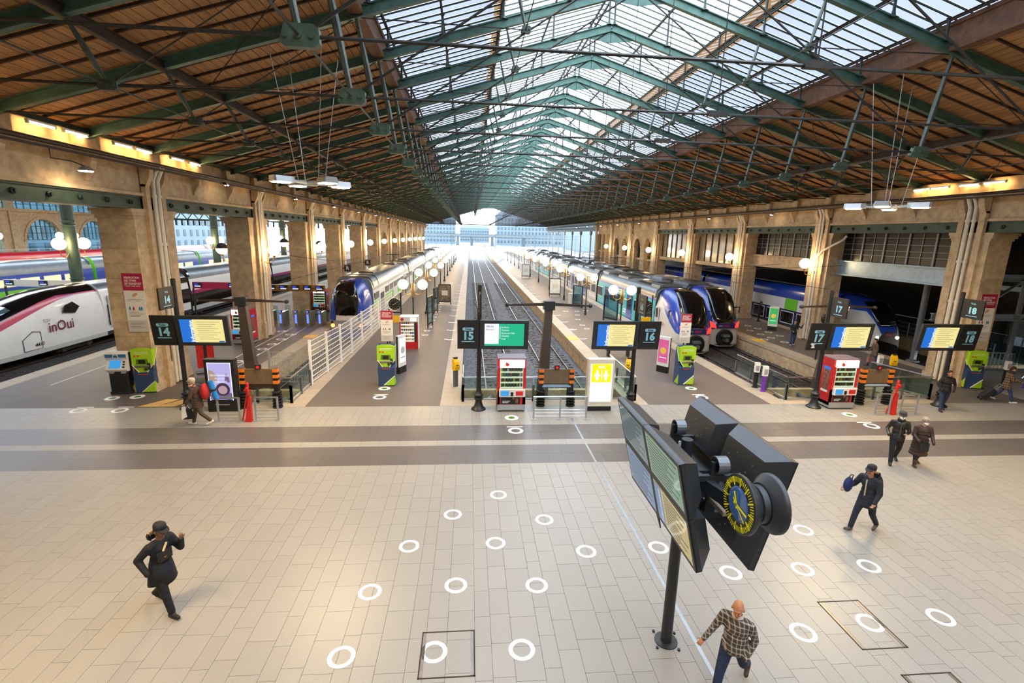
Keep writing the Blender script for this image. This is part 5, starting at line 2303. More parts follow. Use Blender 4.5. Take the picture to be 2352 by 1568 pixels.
# ---- double globe lamps
def globe(t, c, r=.33, m='globe', half=False):
    b = MB()
    b.ball(c, r, 18, 12)
    o = b.build('globe', m, t, smooth=True)
    b = MB()
    b.lathe((c[0], c[1], c[2] - r - .1), [(.05, 0), (.09, .05), (.1, .12)], 10)
    b.build('globe_cup', 'brass', t)
    if half:
        b = MB()
        pr_ = [(max(.001, (r + .012) * math.sin(PI * i / 12)), (r + .012) * math.cos(PI * i / 12)) for i in range(7)]
        b.lathe(c, pr_, 18)
        b.build('shade', 'darkgrey', t, smooth=True)
    return o


def twin_lamp(label, loc):
    t = thing('twin_globe_lamp', label, 'lamp', loc, 0, 'twin globe lamps along the platforms')
    b = MB()
    b.lathe((0, 0, 0), [(.2, 0), (.2, .1), (.11, .2), (.09, .6), (.12, .66), (.06, .75), (.05, 2.6), (.08, 2.65), (.05, 2.75)], 10)
    b.build('post', 'irondk', t)
    b = MB()
    for dx in (-.07, 0, .07):
        b.tube((dx, 0, 2.7), (dx, 0, 3.7), .025, n=6)
    b.build('brass_stem', 'brass', t)
    for s in (-1, 1):
        b = MB()
        b.path([(s * .07, 0, 3.3), (s * .12, 0, 3.02), (s * .38, 0, 2.92), (s * .6, 0, 3.04), (s * .65, 0, 3.2)], .028, 6)
        b.build('curved_arm', 'brass', t)
        globe(t, (s * .65, 0, 3.62))
    return t


names = ('nearest', 'second', 'third', 'fourth', 'fifth', 'sixth', 'seventh', 'eighth', 'ninth', 'tenth', 'eleventh', 'twelfth')
tl = None
for side, x, z in (('left', -3.8, 0), ('right', 10.67, -.16)):
    for k in range(11):
        lab = '%s twin globe lamp along the middle %s platform' % (names[k], side)
        loc = (x, 33.43 + BAY * k, z)
        if tl is None:
            tl = twin_lamp(lab, loc)
        else:
            dup(tl, loc=loc, label=lab)


# ---- globe lamps on the piers
def pier_lamp(label, loc, n, shade=False):
    t = thing('pier_globe_lamp', label, 'lamp', loc, 0, 'globe lamps on the piers')
    b = MB()
    b.path([(-n * .72, 0, -.7), (-n * .45, 0, -.85), (-n * .1, 0, -.75), (0, 0, -.42)], .028, 6)
    b.build('bracket', 'brass', t)
    b = MB()
    b.cbox((-n * .74, 0, -.62), (.16, .3, .2))
    b.build('wall_clamp', 'girder', t)
    globe(t, (0, 0, 0), .35, half=shade)
    return t


for i in range(1, 12):
    pier_lamp('globe lamp on the %s pier of the left wall' % names[i], (-12.65, PY(i), 5.7), 1)
for i in (1, 2, 3, 4, 5, 6):
    pier_lamp('globe lamp on the %s pier of the right wall' % names[i], (24.0, PY(i) + .2, 5.55), -1)
for i, (x, y, z) in enumerate(((-15.6, 32.9, 5.75), (-15.6, 43.6, 5.95), (-15.6, 53.4, 5.6))):
    pier_lamp('half-shaded globe lamp behind the %s left pier' % names[i + 1], (x, y, z), -1, True)


# ---- green columns with lamps in the left hall
def hall_column(label, loc, r):
    t = thing('iron_column', label, 'column', loc, 0, 'green iron columns of the left hall')
    b = MB()
    b.lathe((0, 0, 0), [(r * 1.5, 0), (r * 1.5, .8), (r * 1.1, 1.0), (r, 2), (r * .95, 9), (r * .9, 14)], 14)
    b.build('shaft', 'girder', t, smooth=40)
    for z in (3.0, 6.9, 7.2):
        b = MB()
        b.lathe((0, 0, z), [(r, 0), (r * 1.15, .03), (r * 1.15, .09), (r, .12)], 14)
        b.build('collar', 'girder', t)
    for s in (-1, 1):
        b = MB()
        b.path([(0, s * r, 4.9), (0, s * .7, 4.6), (0, s * 1.1, 4.8), (0, s * 1.15, 5.2)], .035, 6)
        b.build('lamp_bracket', 'brass', t)
        globe(t, (0, s * 1.15, 5.62), .42, half=False)


hc = ['nearest', 'second', 'third', 'fourth', 'fifth']
for k in range(5):
    hall_column('%s green iron column in the left hall, with two globe lamps' % hc[k], (-29.4, 39.6 + BAY * k, 0), .4)
for k in range(4):
    hall_column('%s of the slimmer green columns far back in the left hall' % hc[k], (-50.5, 57 + BAY * k, 0), .35)


# ---- hanging floodlight crosses
def flood(label, loc, cable):
    t = thing('floodlight_cross', label, 'lamp', loc, .35, 'hanging floodlight crosses')
    b = MB()
    b.lathe((0, 0, -.06), [(.16, 0), (.2, .04), (.2, .12), (.1, .16)], 12)
    b.build('hub', 'lightgrey', t)
    for k in range(4):
        a = k * PI / 2 + .4
        c, s = math.cos(a), math.sin(a)
        b = MB()
        b.bar((c * .1, s * .1, 0), (c * .75, s * .75, .06), .1, .08)
        b.build('arm', 'lightgrey', t)
        b = MB()
        fr = Vector((c, s, 0))
        rt = Vector((-s, c, 0))
        o = Vector((0, 0, .06))
        b.loft([[o + fr * f + rt * (w * q) + Vector((0, 0, z)) for q, z in ((-1, -.08), (1, -.08), (.8, .1), (-.8, .1))] for f, w in ((.62, .14), (.75, .24), (1.25, .26), (1.3, .22))])
        hd_ = b.build('lamp_head', 'lightgrey', t)
        b = MB()
        b.prism([o + fr * f + rt * (w * q) + Vector((0, 0, -.085)) for f, w, q in ((.78, .18, -1), (1.24, .2, -1), (1.24, .2, 1), (.78, .18, 1))], (0, 0, -.02))
        b.build('lens', 'globehot', hd_)
        ld = bpy.data.lights.new('flood_beam', 'SPOT')
        ld.energy, ld.color = 620, (1.0, .72, .40)
        ld.spot_size, ld.spot_blend, ld.shadow_soft_size = R(160), .5, .2
        lo = link('flood_beam', ld, t)
        lo.location = (c * 1.1, s * 1.1, -.08)
        lo.rotation_euler = (s * .25, -c * .25, 0)
    for k in range(4):
        a = k * PI / 2 + .4
        p = Vector((math.cos(a) * .45, math.sin(a) * .45, .08))
        b = MB()
        b.tube(p, Vector((p.x * cable[0], p.y * 2.2, cable[1])), .012, n=5)
        b.build('suspension_cable', 'lightgrey', t)


flood('four-headed hanging floodlight cross over the left of the concourse', (-5.2, 17.4, 8.5), (2.5, 4.0))
flood('four-headed hanging floodlight cross over the right of the concourse', (15.4, 17.6, 8.35), (2.5, 4.4))


flood('four-headed hanging floodlight cross over the left, nearest the gallery', (-7.5, 6.0, 8.5), (2.5, 4.0))
flood('four-headed hanging floodlight cross over the right, nearest the gallery', (17.5, 6.0, 8.4), (2.5, 4.4))


# ---- fluorescent battens along the eaves, and cornice floodlights
def batten(label, loc, ln):
    t = thing('fluorescent_batten', label, 'lamp', loc, 0, 'fluorescent battens along the eaves')
    bp(t, 'housing', 'white', -.05, .05, -ln / 2, ln / 2, .03, .09)
    b = MB()
    b.tube((0, -ln / 2 + .03, 0), (0, ln / 2 - .03, 0), .025, n=8)
    b.build('tube', 'tubeglow', t)
    for s in (-1, 1):
        bp(t, 'end_cap', 'white', -.04, .04, s * (ln / 2 - .03) - .03, s * (ln / 2 - .03) + .03, -.04, .05)


pos = {'left': [13.1, 14.4, 17.35, 18.7, 21.0, 22.2, 24.55, 26.0], 'right': [14.4, 15.6, 17.9, 19.2, 22.1, 23.3, 24.85, 25.9]}
for side in pos:
    for k, y in enumerate(pos[side]):
        batten('%s glowing fluorescent batten along the %s eaves' % (names[k], side), (-13.2 if side == 'left' else 24.6, y, 9.98), 1.05)


def cornice_spot(label, loc, n):
    t = thing('cornice_floodlight', label, 'lamp', loc, 0, 'floodlights on the cornices')
    b = MB()
    b.loft([[(n * f, y * w, z * w + dz) for y, z in ((-1, -.6), (1, -.6), (1, .6), (-1, .6))] for f, w, dz in ((-.12, .06, .02), (.0, .11, .0), (.1, .14, -.04))])
    hd_ = b.build('housing', 'darkgrey', t)
    b = MB()
    b.lathe((n * .05, 0, -.1), [(.09, 0), (.1, .03)], 12)
    b.build('lens', 'spotglow', hd_)
    b = MB()
    b.bar((-n * .25, 0, -.02), (0, 0, .05), .03)
    b.build('bracket', 'darkgrey', t)


for i in range(0, 9):
    y = (PY(i) + PY(i + 1)) / 2
    cornice_spot('floodlight on the left cornice above the %s open bay' % names[i], (-12.85, y, 9.3), 1)
    if i:
        cornice_spot('floodlight on the right cornice above the %s bay' % names[i], (24.2, y, 9.2), -1)
t = thing('wall_lamp', 'small flat lamp hanging below the left cornice before the first pier', 'lamp', (-12.7, 18.2, 8.75))
b = MB()
b.lathe((0, 0, 0), [(.22, 0), (.24, .03), (.1, .14), (.03, .16)], 14)
b.build('shade', 'lightgrey', t)
b = MB()
b.lathe((0, 0, -.02), [(.19, 0), (.2, .03)], 14)
b.build('lens', 'spotglow', t)
b = MB()
b.path([(0, 0, .15), (-.1, -.4, .25), (-.5, -.7, .3), (-.5, -.7, .6)], .02, 5)
b.build('arm', 'darkgrey', t)


# ---- platform clocks over a yellow sign
def platform_clock(label, loc):
    t = thing('platform_clock', label, 'clock', loc, 0, 'round black platform clocks')
    for s in (-1, 1):
        b = MB()
        b.tube((s * .38, 0, 0), (s * .38, 0, 3.3 if s > 0 else 2.2), .05, n=8)
        b.build('post', 'darkgrey', t)
    bp(t, 'cross_bar', 'darkgrey', -.38, .38, -.04, .04, 1.95, 2.05)
    bp(t, 'yellow_sign', 'yellow', -.32, .36, -.05, -.02, 1.35, 1.8)
    b = MB()
    b.lathey((0, -.1, 2.55), [(.36, .2), (.38, .1), (.38, .02), (.35, 0)], 24)
    cs = b.build('case', 'black', t)
    for k in range(12):
        a = k * PI / 6
        b = MB()
        b.bar((.25 * math.cos(a), -.105, 2.55 + .25 * math.sin(a)), (.32 * math.cos(a), -.105, 2.55 + .32 * math.sin(a)), .02)
        b.build('hour_mark', MATS['tick_cream'], cs)
    for a, l in ((35, .24), (200, .16)):
        b = MB()
        b.bar((0, -.108, 2.55), (l * math.cos(R(a)), -.108, 2.55 + l * math.sin(R(a))), .025)
        b.build('hand', MATS['tick_cream'], cs)


MATS['tick_cream'] = mat('cream_print', 'c9b98a', .5)
platform_clock('round black clock over a yellow sign on the middle left platform', (-4.75, 31.6, 0))
platform_clock('round black clock over a yellow sign on the middle right platform', (11.95, 32.0, 0))
platform_clock('round black clock between the voie 17 screen and the side train', (21.6, 27.5, 0))


# ---- display frames on the platforms
def display(label, loc, rz, w, h, face, group='poster frames on the platforms'):
    t = thing('poster_stand', label, 'poster stand', loc, rz, group)
    for s in (-1, 1):
        bp(t, 'leg', 'darkgrey', s * w / 2 - .04, s * w / 2 + .04, -.05, .05, 0, h)
    bp(t, 'top_rail', 'darkgrey', -w / 2, w / 2, -.05, .05, h - .06, h + .04)
    bp(t, 'bottom_rail', 'darkgrey', -w / 2, w / 2, -.05, .05, .2, .34)
    f = bp(t, 'poster_panel', M['winglass'] if rz else face, -w / 2 + .04, w / 2 - .04, -.03, .03, .34, h - .06)
    if not rz:
        b = MB()
        b.box(-w / 4, w / 4, -.035, .035, h * .45, h * .7)
        b.build('picture', 'palegrey', f)
    return t


MATS['poster_pale'] = mat('pale_poster', 'cfd6d8', .3, var=.1, scale=2)
MATS['poster_dark'] = mat('dark_poster', '3a332c', .4, hex2='8a7a66', scale=3)
display('tall glass display frame edge-on along the middle left platform', (-3.0, 37.6, 0), R(80), 1.4, 2.3, MATS['poster_pale'])
display('second tall glass display frame along the middle left platform', (-3.0, 44.0, 0), R(80), 1.4, 2.3, MATS['poster_pale'])
display('framed dark and white poster on the middle left platform', (-2.5, 50.0, 0), 0, 1.2, 2.0, MATS['poster_dark'])
display('white poster frame with a small picture on the middle right platform', (10.2, 58.0, 0), 0, 1.3, 2.1, MATS['poster_pale'])
display('pale poster frame far along the middle right platform', (9.6, 84.0, 0), 0, 1.3, 2.2, MATS['poster_pale'])
display('tall glass display frame edge-on along the middle right platform', (12.0, 40.5, 0), R(-62), 1.6, 2.2, MATS['poster_pale'])
display('second tall glass display frame along the middle right platform', (11.0, 49.0, 0), R(-62), 1.4, 2.2, MATS['poster_pale'])
t = thing('platform_cabinet', 'grey parcel cabinet on the middle right platform', 'cabinet', (11.0, 50.5, 0))
rbox(t, 'body', 'palegrey', -.6, .6, -.4, .4, .12, 1.25, .08)
rbox(t, 'plinth', 'darkgrey', -.5, .5, -.3, .3, 0, .12, .05)
bp(t, 'door', 'lightgrey', -.25, .25, -.42, -.395, .2, 1.1)
text('A', .25, (0, -.43, .9), X_, Z_, M['black'], t, 'letter', bold=.03)
bench = thing('platform_bench', 'dark bench at the head of the middle right platform beside voie 16', 'bench', (9.0, 28.2, 0))
rbox(bench, 'seat', 'darkgrey', -.8, .8, -.25, .25, .4, .48, .05)
for s in (-1, 1):
    bp(bench, 'leg', 'black', s * .6 - .05, s * .6 + .05, -.2, .2, 0, .4)
bp(bench, 'backrest', 'darkgrey', -.8, .8, .2, .26, .48, .85)


# ---- white mesh fence along the left train
def mesh_fence():
    P_ = [(-7.3, 22.6), (-7.12, 24.6), (-6.95, 26.6), (-6.85, 28.7), (-6.78, 31.2), (-6.72, 33.8), (-6.68, 36.4), (-6.65, 39.2), (-6.6, 42)]
    t = thing('mesh_fence', 'long white mesh fence between the blue-nosed train and the middle left platform', 'fence', (P_[0][0], P_[0][1], 0))
    ox, oy = P_[0]
    H_ = 2.05
    for k, p in enumerate(P_):
        b = MB()
        b.bar((p[0] - ox, p[1] - oy, 0), (p[0] - ox, p[1] - oy, H_ + .06), .1, .1)
        b.build('post', 'white', t)
    for k in range(len(P_) - 1):
        A, B = Vector((P_[k][0] - ox, P_[k][1] - oy, 0)), Vector((P_[k + 1][0] - ox, P_[k + 1][1] - oy, 0))
        d = (B - A).normalized() * .06
        b = MB()
        for z in (.1, .34, .58, .82, 1.06, 1.3, 1.54, 1.78, 2.02):
            b.bar(A + d + Vector((0, 0, z)), B - d + Vector((0, 0, z)), .03, .03)
        n = int((B - A).length / .11)
        for q in range(n):
            p = A.lerp(B, (q + .5) / n)
            b.bar(p + Vector((0, 0, .08)), p + Vector((0, 0, 2.03)), .008, .008)
        b.build('mesh_panel', 'white', t)['kind'] = 'stuff'
    b = MB()
    for y in (22.7, 22.9):
        pass
    A, B = Vector((-1.9, .15, 0)), Vector((-.1, 0, 0))
    for z in (.1, .4, .8, 1.2, 1.5):
        b.bar(A + Vector((0, 0, z)), B + Vector((0, 0, z)), .02)
    for q in range(24):
        p = A.lerp(B, q / 23)
        b.bar(p + Vector((0, 0, 0)), p + Vector((0, 0, 1.5)), .012)
    b.bar(A, A + Vector((0, 0, 1.6)), .08)
    b.build('return_panel', 'lightgrey', t)['kind'] = 'stuff'


mesh_fence()


# ---- ticket gates
def gate(label, loc):
    t = thing('ticket_gate', label, 'ticket gate', loc, 0, 'ticket gates with blue lights')
    rbox(t, 'cabinet', 'steel', -.11, .11, 0, 1.5, 0, 1.02, .05)
    rbox(t, 'head', 'navy', -.09, .09, -.02, .25, 1.02, 1.2, .04)
    bp(t, 'blue_light', 'gate_blue', -.06, .06, -.015, .0, .25, .9)
    bp(t, 'blue_beacon', 'gate_blue', -.05, .05, -.03, .0, 1.06, 1.16)
    bp(t, 'glass_wing', 'glass', .12, .5, .7, .73, .3, 1.5)


for k, x in enumerate((-14.8, -13.9, -12.8, -11.95, -11.1)):
    gate('%s of the ticket gates between the second and third left piers' % ('leftmost', 'second', 'middle', 'fourth', 'rightmost')[k], (x, 37.0, 0))


def gate_header(label, x0, x1, y, z, m, n):
    t = thing('gate_header', label, 'sign', ((x0 + x1) / 2, y, 0), 0, 'overhead gate signs')
    w = (x1 - x0) / 2
    bp(t, 'beam', m, -w, w, 0, .2, z - .35, z + .15)
    for k in range(n):
        x = -w + .4 + (2 * w - .8) * k / max(1, n - 1)
        h = bp(t, 'display', 'black', x - .3, x + .3, -.04, 0, z - .25, z + .1)
        bp(h, 'display_bar', 'gate_pale', x - .22, x + .22, -.05, -.04, z - .2, z - .12)
        bp(h, 'display_bar', 'gate_blue2', x - .22, x + .05, -.05, -.04, z - .06, z + .04)
    for s in (-1, 1):
        bp(t, 'leg', 'darkgrey', s * w - .05, s * w + .05, .05, .15, 0, z - .35)


M['gate_pale'] = emit('gate_display_white', 'cfd6ff', .8)
M['gate_blue2'] = emit('gate_display_blue', '3346d0', .9)
gate_header('bronze overhead gate sign with five blue displays between the left piers', -15.7, -11.3, 39.4, 2.7, 'brass', 5)
gate_header('overhead gate sign with crimson edge right of the high-speed train', -21.6, -18.2, 40.3, 2.7, 'crimson', 2)
gate_header('white and crimson overhead sign above the high-speed train nose', -34.5, -29.0, 39.5, 2.75, 'palegrey', 3)

# ---- red banner panel behind the voie 14 sign
t = thing('display_stand', 'tall red display stand behind the voie 14 sign', 'display', (-13.0, 24.6, 0), R(30))
bp(t, 'left_board', 'redpaint', -.32, -.02, -.04, .04, .25, 2.5)
bp(t, 'right_board', 'redpaint', .12, .42, -.04, .04, .25, 2.5)
bp(t, 'frame', 'darkgrey', -.02, .12, -.03, .03, 0, 2.5)
bp(t, 'base', 'darkgrey', -.4, .5, -.25, .25, 0, .06)


# ---- security cameras
def cctv(label, loc, rz):
    t = thing('security_camera', label, 'camera', loc, rz, 'white security cameras')
    b = MB()
    b.box(-.07, .07, -.42, .0, -.07, .08)
    b.build('housing', 'white', t)
    b = MB()
    b.box(-.09, .09, -.47, .02, .08, .1)
    b.build('sun_shield', 'white', t)
    b = MB()
    b.lathey((0, -.44, 0), [(.05, 0), (.05, .03)], 10)
    b.build('lens', 'black', t)
    b = MB()
    b.path([(0, -.1, -.07), (0, .0, -.16), (0, .3, -.16)], .025, 6)
    b.build('bracket', 'darkgrey', t)


cctv('white security camera on the voie 17 sign post', (14.72, 19.1, 2.75), R(-70))
cctv('white security camera above the voie 17 screen', (18.2, 22.0, 3.95), R(-40))

# ---- railings, stacked barriers and bracing at the right
t = thing('steel_railing', 'grey steel railing along the far side track behind the voie 17 screen', 'railing', (29.4, 30, 0))
for z in (.35, .7, 1.05):
    b = MB()
    b.tube((5.2, 6.5, z), (3.6, -2.6, z), .025, n=6)
    b.build('rail', 'lightgrey', t)
for k in range(7):
    f = k / 6
    b = MB()
    b.bar((5.2 - 1.6 * f, 6.5 - 9.1 * f, 0), (5.2 - 1.6 * f, 6.5 - 9.1 * f, 1.08), .06)
    b.build('post', 'lightgrey', t)
t = thing('crowd_barriers', 'stacked grey crowd barriers behind the right-hand ticket machine', 'barrier', (30.2, 25.0, 0), R(-10))
for q in range(2):
    b = MB()
    b.path([(-1.1, q * .2, .1), (-1.1, q * .2, 1.05), (1.1, q * .2, 1.05), (1.1, q * .2, .1), (-1.1, q * .2, .1)], .022, 6)
    b.build('barrier_frame', 'lightgrey', t)
    for k in range(10):
        b = MB()
        x = -1.0 + k * .22
        b.tube((x, q * .2, .12), (x, q * .2, 1.04), .012, n=5)
        b.build('bar', 'lightgrey', t)
    for s in (-1, 1):
        b = MB()
        b.bar((s * .8, q * .2 - .25, .02), (s * .8, q * .2 + .25, .02), .04)
        b.bar((s * .8, q * .2, .02), (s * .8, q * .2, .12), .04)
        b.build('foot', 'lightgrey', t)
t = thing('steel_bracing', 'grey steel posts and diagonal struts beyond the first right pier', 'bracing', (27.2, 25.9, 0))
for (p, q, r_) in (((1.0, 0, 0), (1.6, 0, 7.6), .16), ((5.0, 0, 0), (5.0, 0, 7.6), .14), ((1.2, 0, 2.6), (5.0, 0, 5.3), .09), ((5.0, 0, 2.6), (8.8, 0, 5.3), .09)):
    b = MB()
    b.tube(p, q, r_, n=10)
    b.build('strut', 'grey', t)
for z in (3.0, 5.3):
    b = MB()
    b.ibeam((-.5, 0, z), (10, 0, z), .25, .4, .04)
    b.build('cross_beam', 'bluegrey', t)
g = MB()
for k in range(5):
    g = MB()
    g.box(.2 + k * 2, 2.1 + k * 2, .3, .33, 0, 2.8)
    g.build('glass_panel', 'winglass', t)
t = thing('cast_column', 'ornate pale cast-iron column in the upper opening beside the first right pier', 'column', (27.2, 28.6, 5.9))
b = MB()
b.lathe((0, 0, 0), [(.14, 0), (.12, .8), (.12, 1.0), (.25, 1.1), (.25, 1.2), (.13, 1.3), (.16, 1.9)], 12)
b.build('shaft', 'lightgrey', t)
for s in (-1, 1):
    b = MB()
    b.path([(0, s * .1, 1.1), (0, s * .2, 1.5), (0, s * .8, 1.9)], .06, 6)
    b.build('bracket', 'lightgrey', t)
t = thing('steel_prop', 'slanting grey tubular prop beneath the blue-grey beam', 'prop', (27.0, 26.6, 0))
b = MB()
b.tube((.4, .6, 0), (-.1, .1, 4.9), .17, n=12)
b.build('tube', 'grey', t)
b = MB()
b.lathe((.4, .6, 0), [(.35, 0), (.35, .06), (.2, .1)], 12)
b.build('base_plate', 'grey', t)
t = thing('white_hoarding', 'slanted white hoarding panel in the upper opening beside the first right pier', 'panel', (27.6, 25.6, 5.9))
b = MB()
b.prism([(0, -.6, 0), (0, .7, 0), (0, .5, 1.85), (0, -.9, 1.85)], (.06, 0, 0))
b.build('panel', 'white', t)
b = MB()
b.bar((0, .72, 0), (0, .52, 1.85), .06)
b.bar((0, 1.0, 0), (0, .8, 1.85), .06)
b.build('frame', 'darkgrey', t)


# ---- floor stickers
RINGS = [(-2.11, 7.13), (-0.57, 7.14), (0.94, 7.1), (-1.94, 8.66), (-0.24, 8.76), (1.41, 8.67), (-1.34, 10.1), (0.64, 10.12), (2.69, 9.71), (4.41, 9.77), (5.66, 8.83), (7.32, 8.86), (8.9, 8.88), (8.33, 10.27), (6.15, 7.17), (7.59, 7.32), (9.1, 7.37), (0.83, 12.28), (-0.39, 11.36), (1.92, 11.02)]
mb = MB()
mb.ring((0, 0, 0), .155, .23, .003)
RME = mb.mesh('floor_ring')
RME.materials.append(M['sticker'])
rows = [sorted(p for p in RINGS if a <= p[1] < b_) for a, b_ in ((7, 8), (8, 9.2), (9.2, 10.5), (10.5, 11.6), (11.6, 13))]
for ri, row in enumerate(rows):
    for q, p in enumerate(row):
        o = link('floor_ring', RME)
        o.location = (p[0], p[1], .001)
        tag(o, 'white ring sticker, %s from left in the %s row on the concourse tiles' % (ORD[q], ('nearest', 'second', 'third', 'fourth', 'farthest')[ri]), 'floor sticker', 'ring stickers on the concourse')
mb = MB()
mb.ring((0, 0, 0), .13, .27, .003)
SME = mb.mesh('floor_disc')
SME.materials.append(M['sticker'])
mb = MB()
mb.disc((0, 0, 0), .135, .002)
for q in range(2):
    mb.box(-.1 + q * .12, -.02 + q * .12, -.09, .09, .002, .004)
SM2 = mb.mesh('foot_print')
SM2.materials.append(M['green_dk'])
for p, w_ in zip([(-14.73, 20.65), (-13.87, 20.85), (-3.86, 21.9), (1.68, 18.1), (10.69, 21.8), (15.92, 18.15)],
                 ('the white kiosk', 'the first left ticket machine', 'the middle left ticket machine', 'the central vending machine', 'the middle right ticket machine', 'the voie 17 vending machine')):
    o = link('stand_here_sticker', SME)
    o.location = (p[0], p[1], .001)
    tag(o, 'round white standing sticker with a dark middle in front of ' + w_, 'floor sticker', 'standing stickers at the machines')
    link('foot_print', SM2, o)
mb = MB()
mb.ring((0, 0, 0), .17, .28, .003)
QME = mb.mesh('queue_ring')
QME.materials.append(M['sticker'])
mb = MB()
mb.box(-.3, .3, .34, .4, 0, .003)
QM2 = mb.mesh('queue_bar')
QM2.materials.append(M['sticker'])
for p, w_ in zip([(-14.99, 19.2), (-13.49, 19.2), (-3.86, 20.66), (1.72, 16.79), (10.6, 20.48), (15.85, 16.91)],
                 ('left of the two before the white kiosk', 'right of the two before the white kiosk', 'before the middle left ticket machine', 'before the central vending machine', 'before the middle right ticket machine', 'before the voie 17 vending machine')):
    o = link('queue_sticker', QME)
    o.location = (p[0], p[1], .001)
    tag(o, 'white ring and bar queue sticker ' + w_, 'floor sticker', 'queue stickers')
    link('queue_bar', QM2, o)
for q, p in enumerate([(-12.43, 26.72), (-12.4, 28.22), (-12.33, 29.67), (-12.3, 31.01), (-12.28, 32.48), (-12.28, 34.03), (-13.23, 35.2)]):
    o = link('queue_sticker', QME)
    o.location = (p[0], p[1], .001)
    o.rotation_euler = (0, 0, -PI / 2)
    tag(o, '%s nearest ring and bar queue sticker in the lined lane before the gates' % ORD[q], 'floor sticker', 'queue stickers of the gate lane')
    link('queue_bar', QM2, o)
mb = MB()
mb.box(-12.95, -12.9, 25.2, 36.6, 0, .003)
o = mb.build('lane_line', 'sticker')
tag(o, 'left white line of the queue lane before the ticket gates', 'floor marking', 'lane lines')
mb = MB()
mb.box(-12.0, -11.95, 25.2, 36.6, 0, .003)
o = mb.build('lane_line', 'sticker')
tag(o, 'right white line of the queue lane before the ticket gates', 'floor marking', 'lane lines')
mb = MB()
mb.box(-18.55, -18.5, 22.5, 36, 0, .003)
o = mb.build('lane_line', 'sticker')
tag(o, 'white line along the platform edge left of the white kiosk', 'floor marking', 'lane lines')
for k in range(26):
    o = link('platform_ring', RME)
    o.location = (-3.1 + k * .02, 34.2 + 1.53 * k, .001)
    tag(o, '%s ring sticker from the near end along the middle left platform' % ORD[k], 'floor sticker', 'ring stickers on the middle left platform')
mb = MB()
for s in (-1, 1):
    mb.add([(0, -.14, 0), (s * .34, .08, 0), (s * .34, .22, 0), (0, 0, 0)], [(0, 1, 2, 3)])
    mb.add([(0, -.14, .003), (s * .34, .08, .003), (s * .34, .22, .003), (0, 0, .003)], [(0, 1, 2, 3)])
CME = mb.mesh('floor_arrow')
CME.materials.append(M['sticker'])
for k in range(12):
    o = link('floor_arrow', CME)
    o.location = (-1.35, 32.7 + 3.3 * k, .001)
    tag(o, '%s white arrow from the near end along the middle left platform' % ORD[k], 'floor sticker', 'arrow stickers on the middle left platform')
    o = link('floor_arrow', CME)
    o.location = (8.0, 33.2 + 3.45 * k, .001)
    tag(o, '%s white arrow from the near end along the middle right platform' % ORD[k], 'floor sticker', 'arrow stickers on the middle right platform')
for k, p in enumerate([(7.95, 36.68), (9.19, 37.1), (9.19, 38.65), (9.43, 41.45), (9.9, 43.81), (9.25, 46.07), (10.35, 46.15), (11.33, 46.58)]):
    o = link('platform_ring', RME)
    o.location = (p[0], p[1], .001)
    tag(o, '%s nearest small ring sticker on the middle right platform' % ORD[k], 'floor sticker', 'ring stickers on the middle right platform')
for k, p in enumerate(sorted([(22.51, 36.9), (22.49, 35.41), (23.65, 36.25), (23.71, 37.81), (22.51, 34.07), (23.69, 34.81), (22.54, 32.52), (23.58, 39.06), (21.6, 33.45)], key=lambda p_: p_[1])):
    o = link('platform_ring', RME)
    o.location = (p[0], p[1], .001)
    o.scale = (1.2, 1.2, 1)
    tag(o, '%s nearest ring sticker on the dark right-hand platform' % ORD[k], 'floor sticker', 'ring stickers on the right-hand platform')
for p, w_ in (((6.96, 33.5), 'the middle right platform edge by the empty track'), ((20.95, 33.1), 'the right-hand platform edge'), ((13.6, 33.2), 'the middle right platform edge by the teal train'), ((-10.7, 33.5), 'the platform edge before the blue-nosed train')):
    mb = MB()
    mb.box(-.4, .4, -.45, .45, 0, .004)
    o = mb.build('yellow_pad', 'yellow')
    o.location = (p[0] + (.35 if p[0] == 6.96 else 0), p[1], .001)
    tag(o, 'yellow square marking on ' + w_, 'floor marking', 'yellow edge markings')
for p, w_ in (((-12.6, 20.1), 'left'), ((-11.9, 20.1), 'right')):
    mb = MB()
    mb.prism([(-.5, -.5, 0), (.2, -.5, 0), (.6, .4, 0), (.1, .4, 0)], (0, 0, .004))
    o = mb.build('yellow_wedge', 'sandyellow')
    o.location = (p[0], p[1], .001)
    tag(o, '%s of two sand-yellow floor wedges beside the voie 14 post' % w_, 'floor marking', 'sand-yellow floor wedges')


# ---- small black R signs on the left piers and a branch pipe on the right
for k, i in enumerate((3, 4)):
    t = thing('letter_sign', 'small black sign with a white R on the %s left pier' % names[i], 'sign', (-12.9, PY(i) - .8, 3.2), 0, 'black R signs')
    bp(t, 'plate', 'black', -.35, .35, -.04, .04, -.35, .35)
    text('R', .5, (0, -.045, 0), X_, Z_, M['white'], t, 'letter', bold=.03)
    bp(t, 'bracket', 'darkgrey', -.5, -.35, -.02, .02, -.05, .05)
t = thing('branch_pipe', 'cream pipe bending up from the second right pier to the girder', 'pipe', (24.6, 32.6, 6.1))
b = MB()
b.path([(0, .6, 0), (0, .3, .35), (.05, -.5, .75), (.2, -1.2, 1.1), (.4, -1.3, 1.4)], .07, 8)
b.build('tube', 'offwhite', t, smooth=40)
b = MB()
b.tube((0, .68, -.1), (0, .58, .06), .1, n=10)
b.build('coupling', 'offwhite', t)
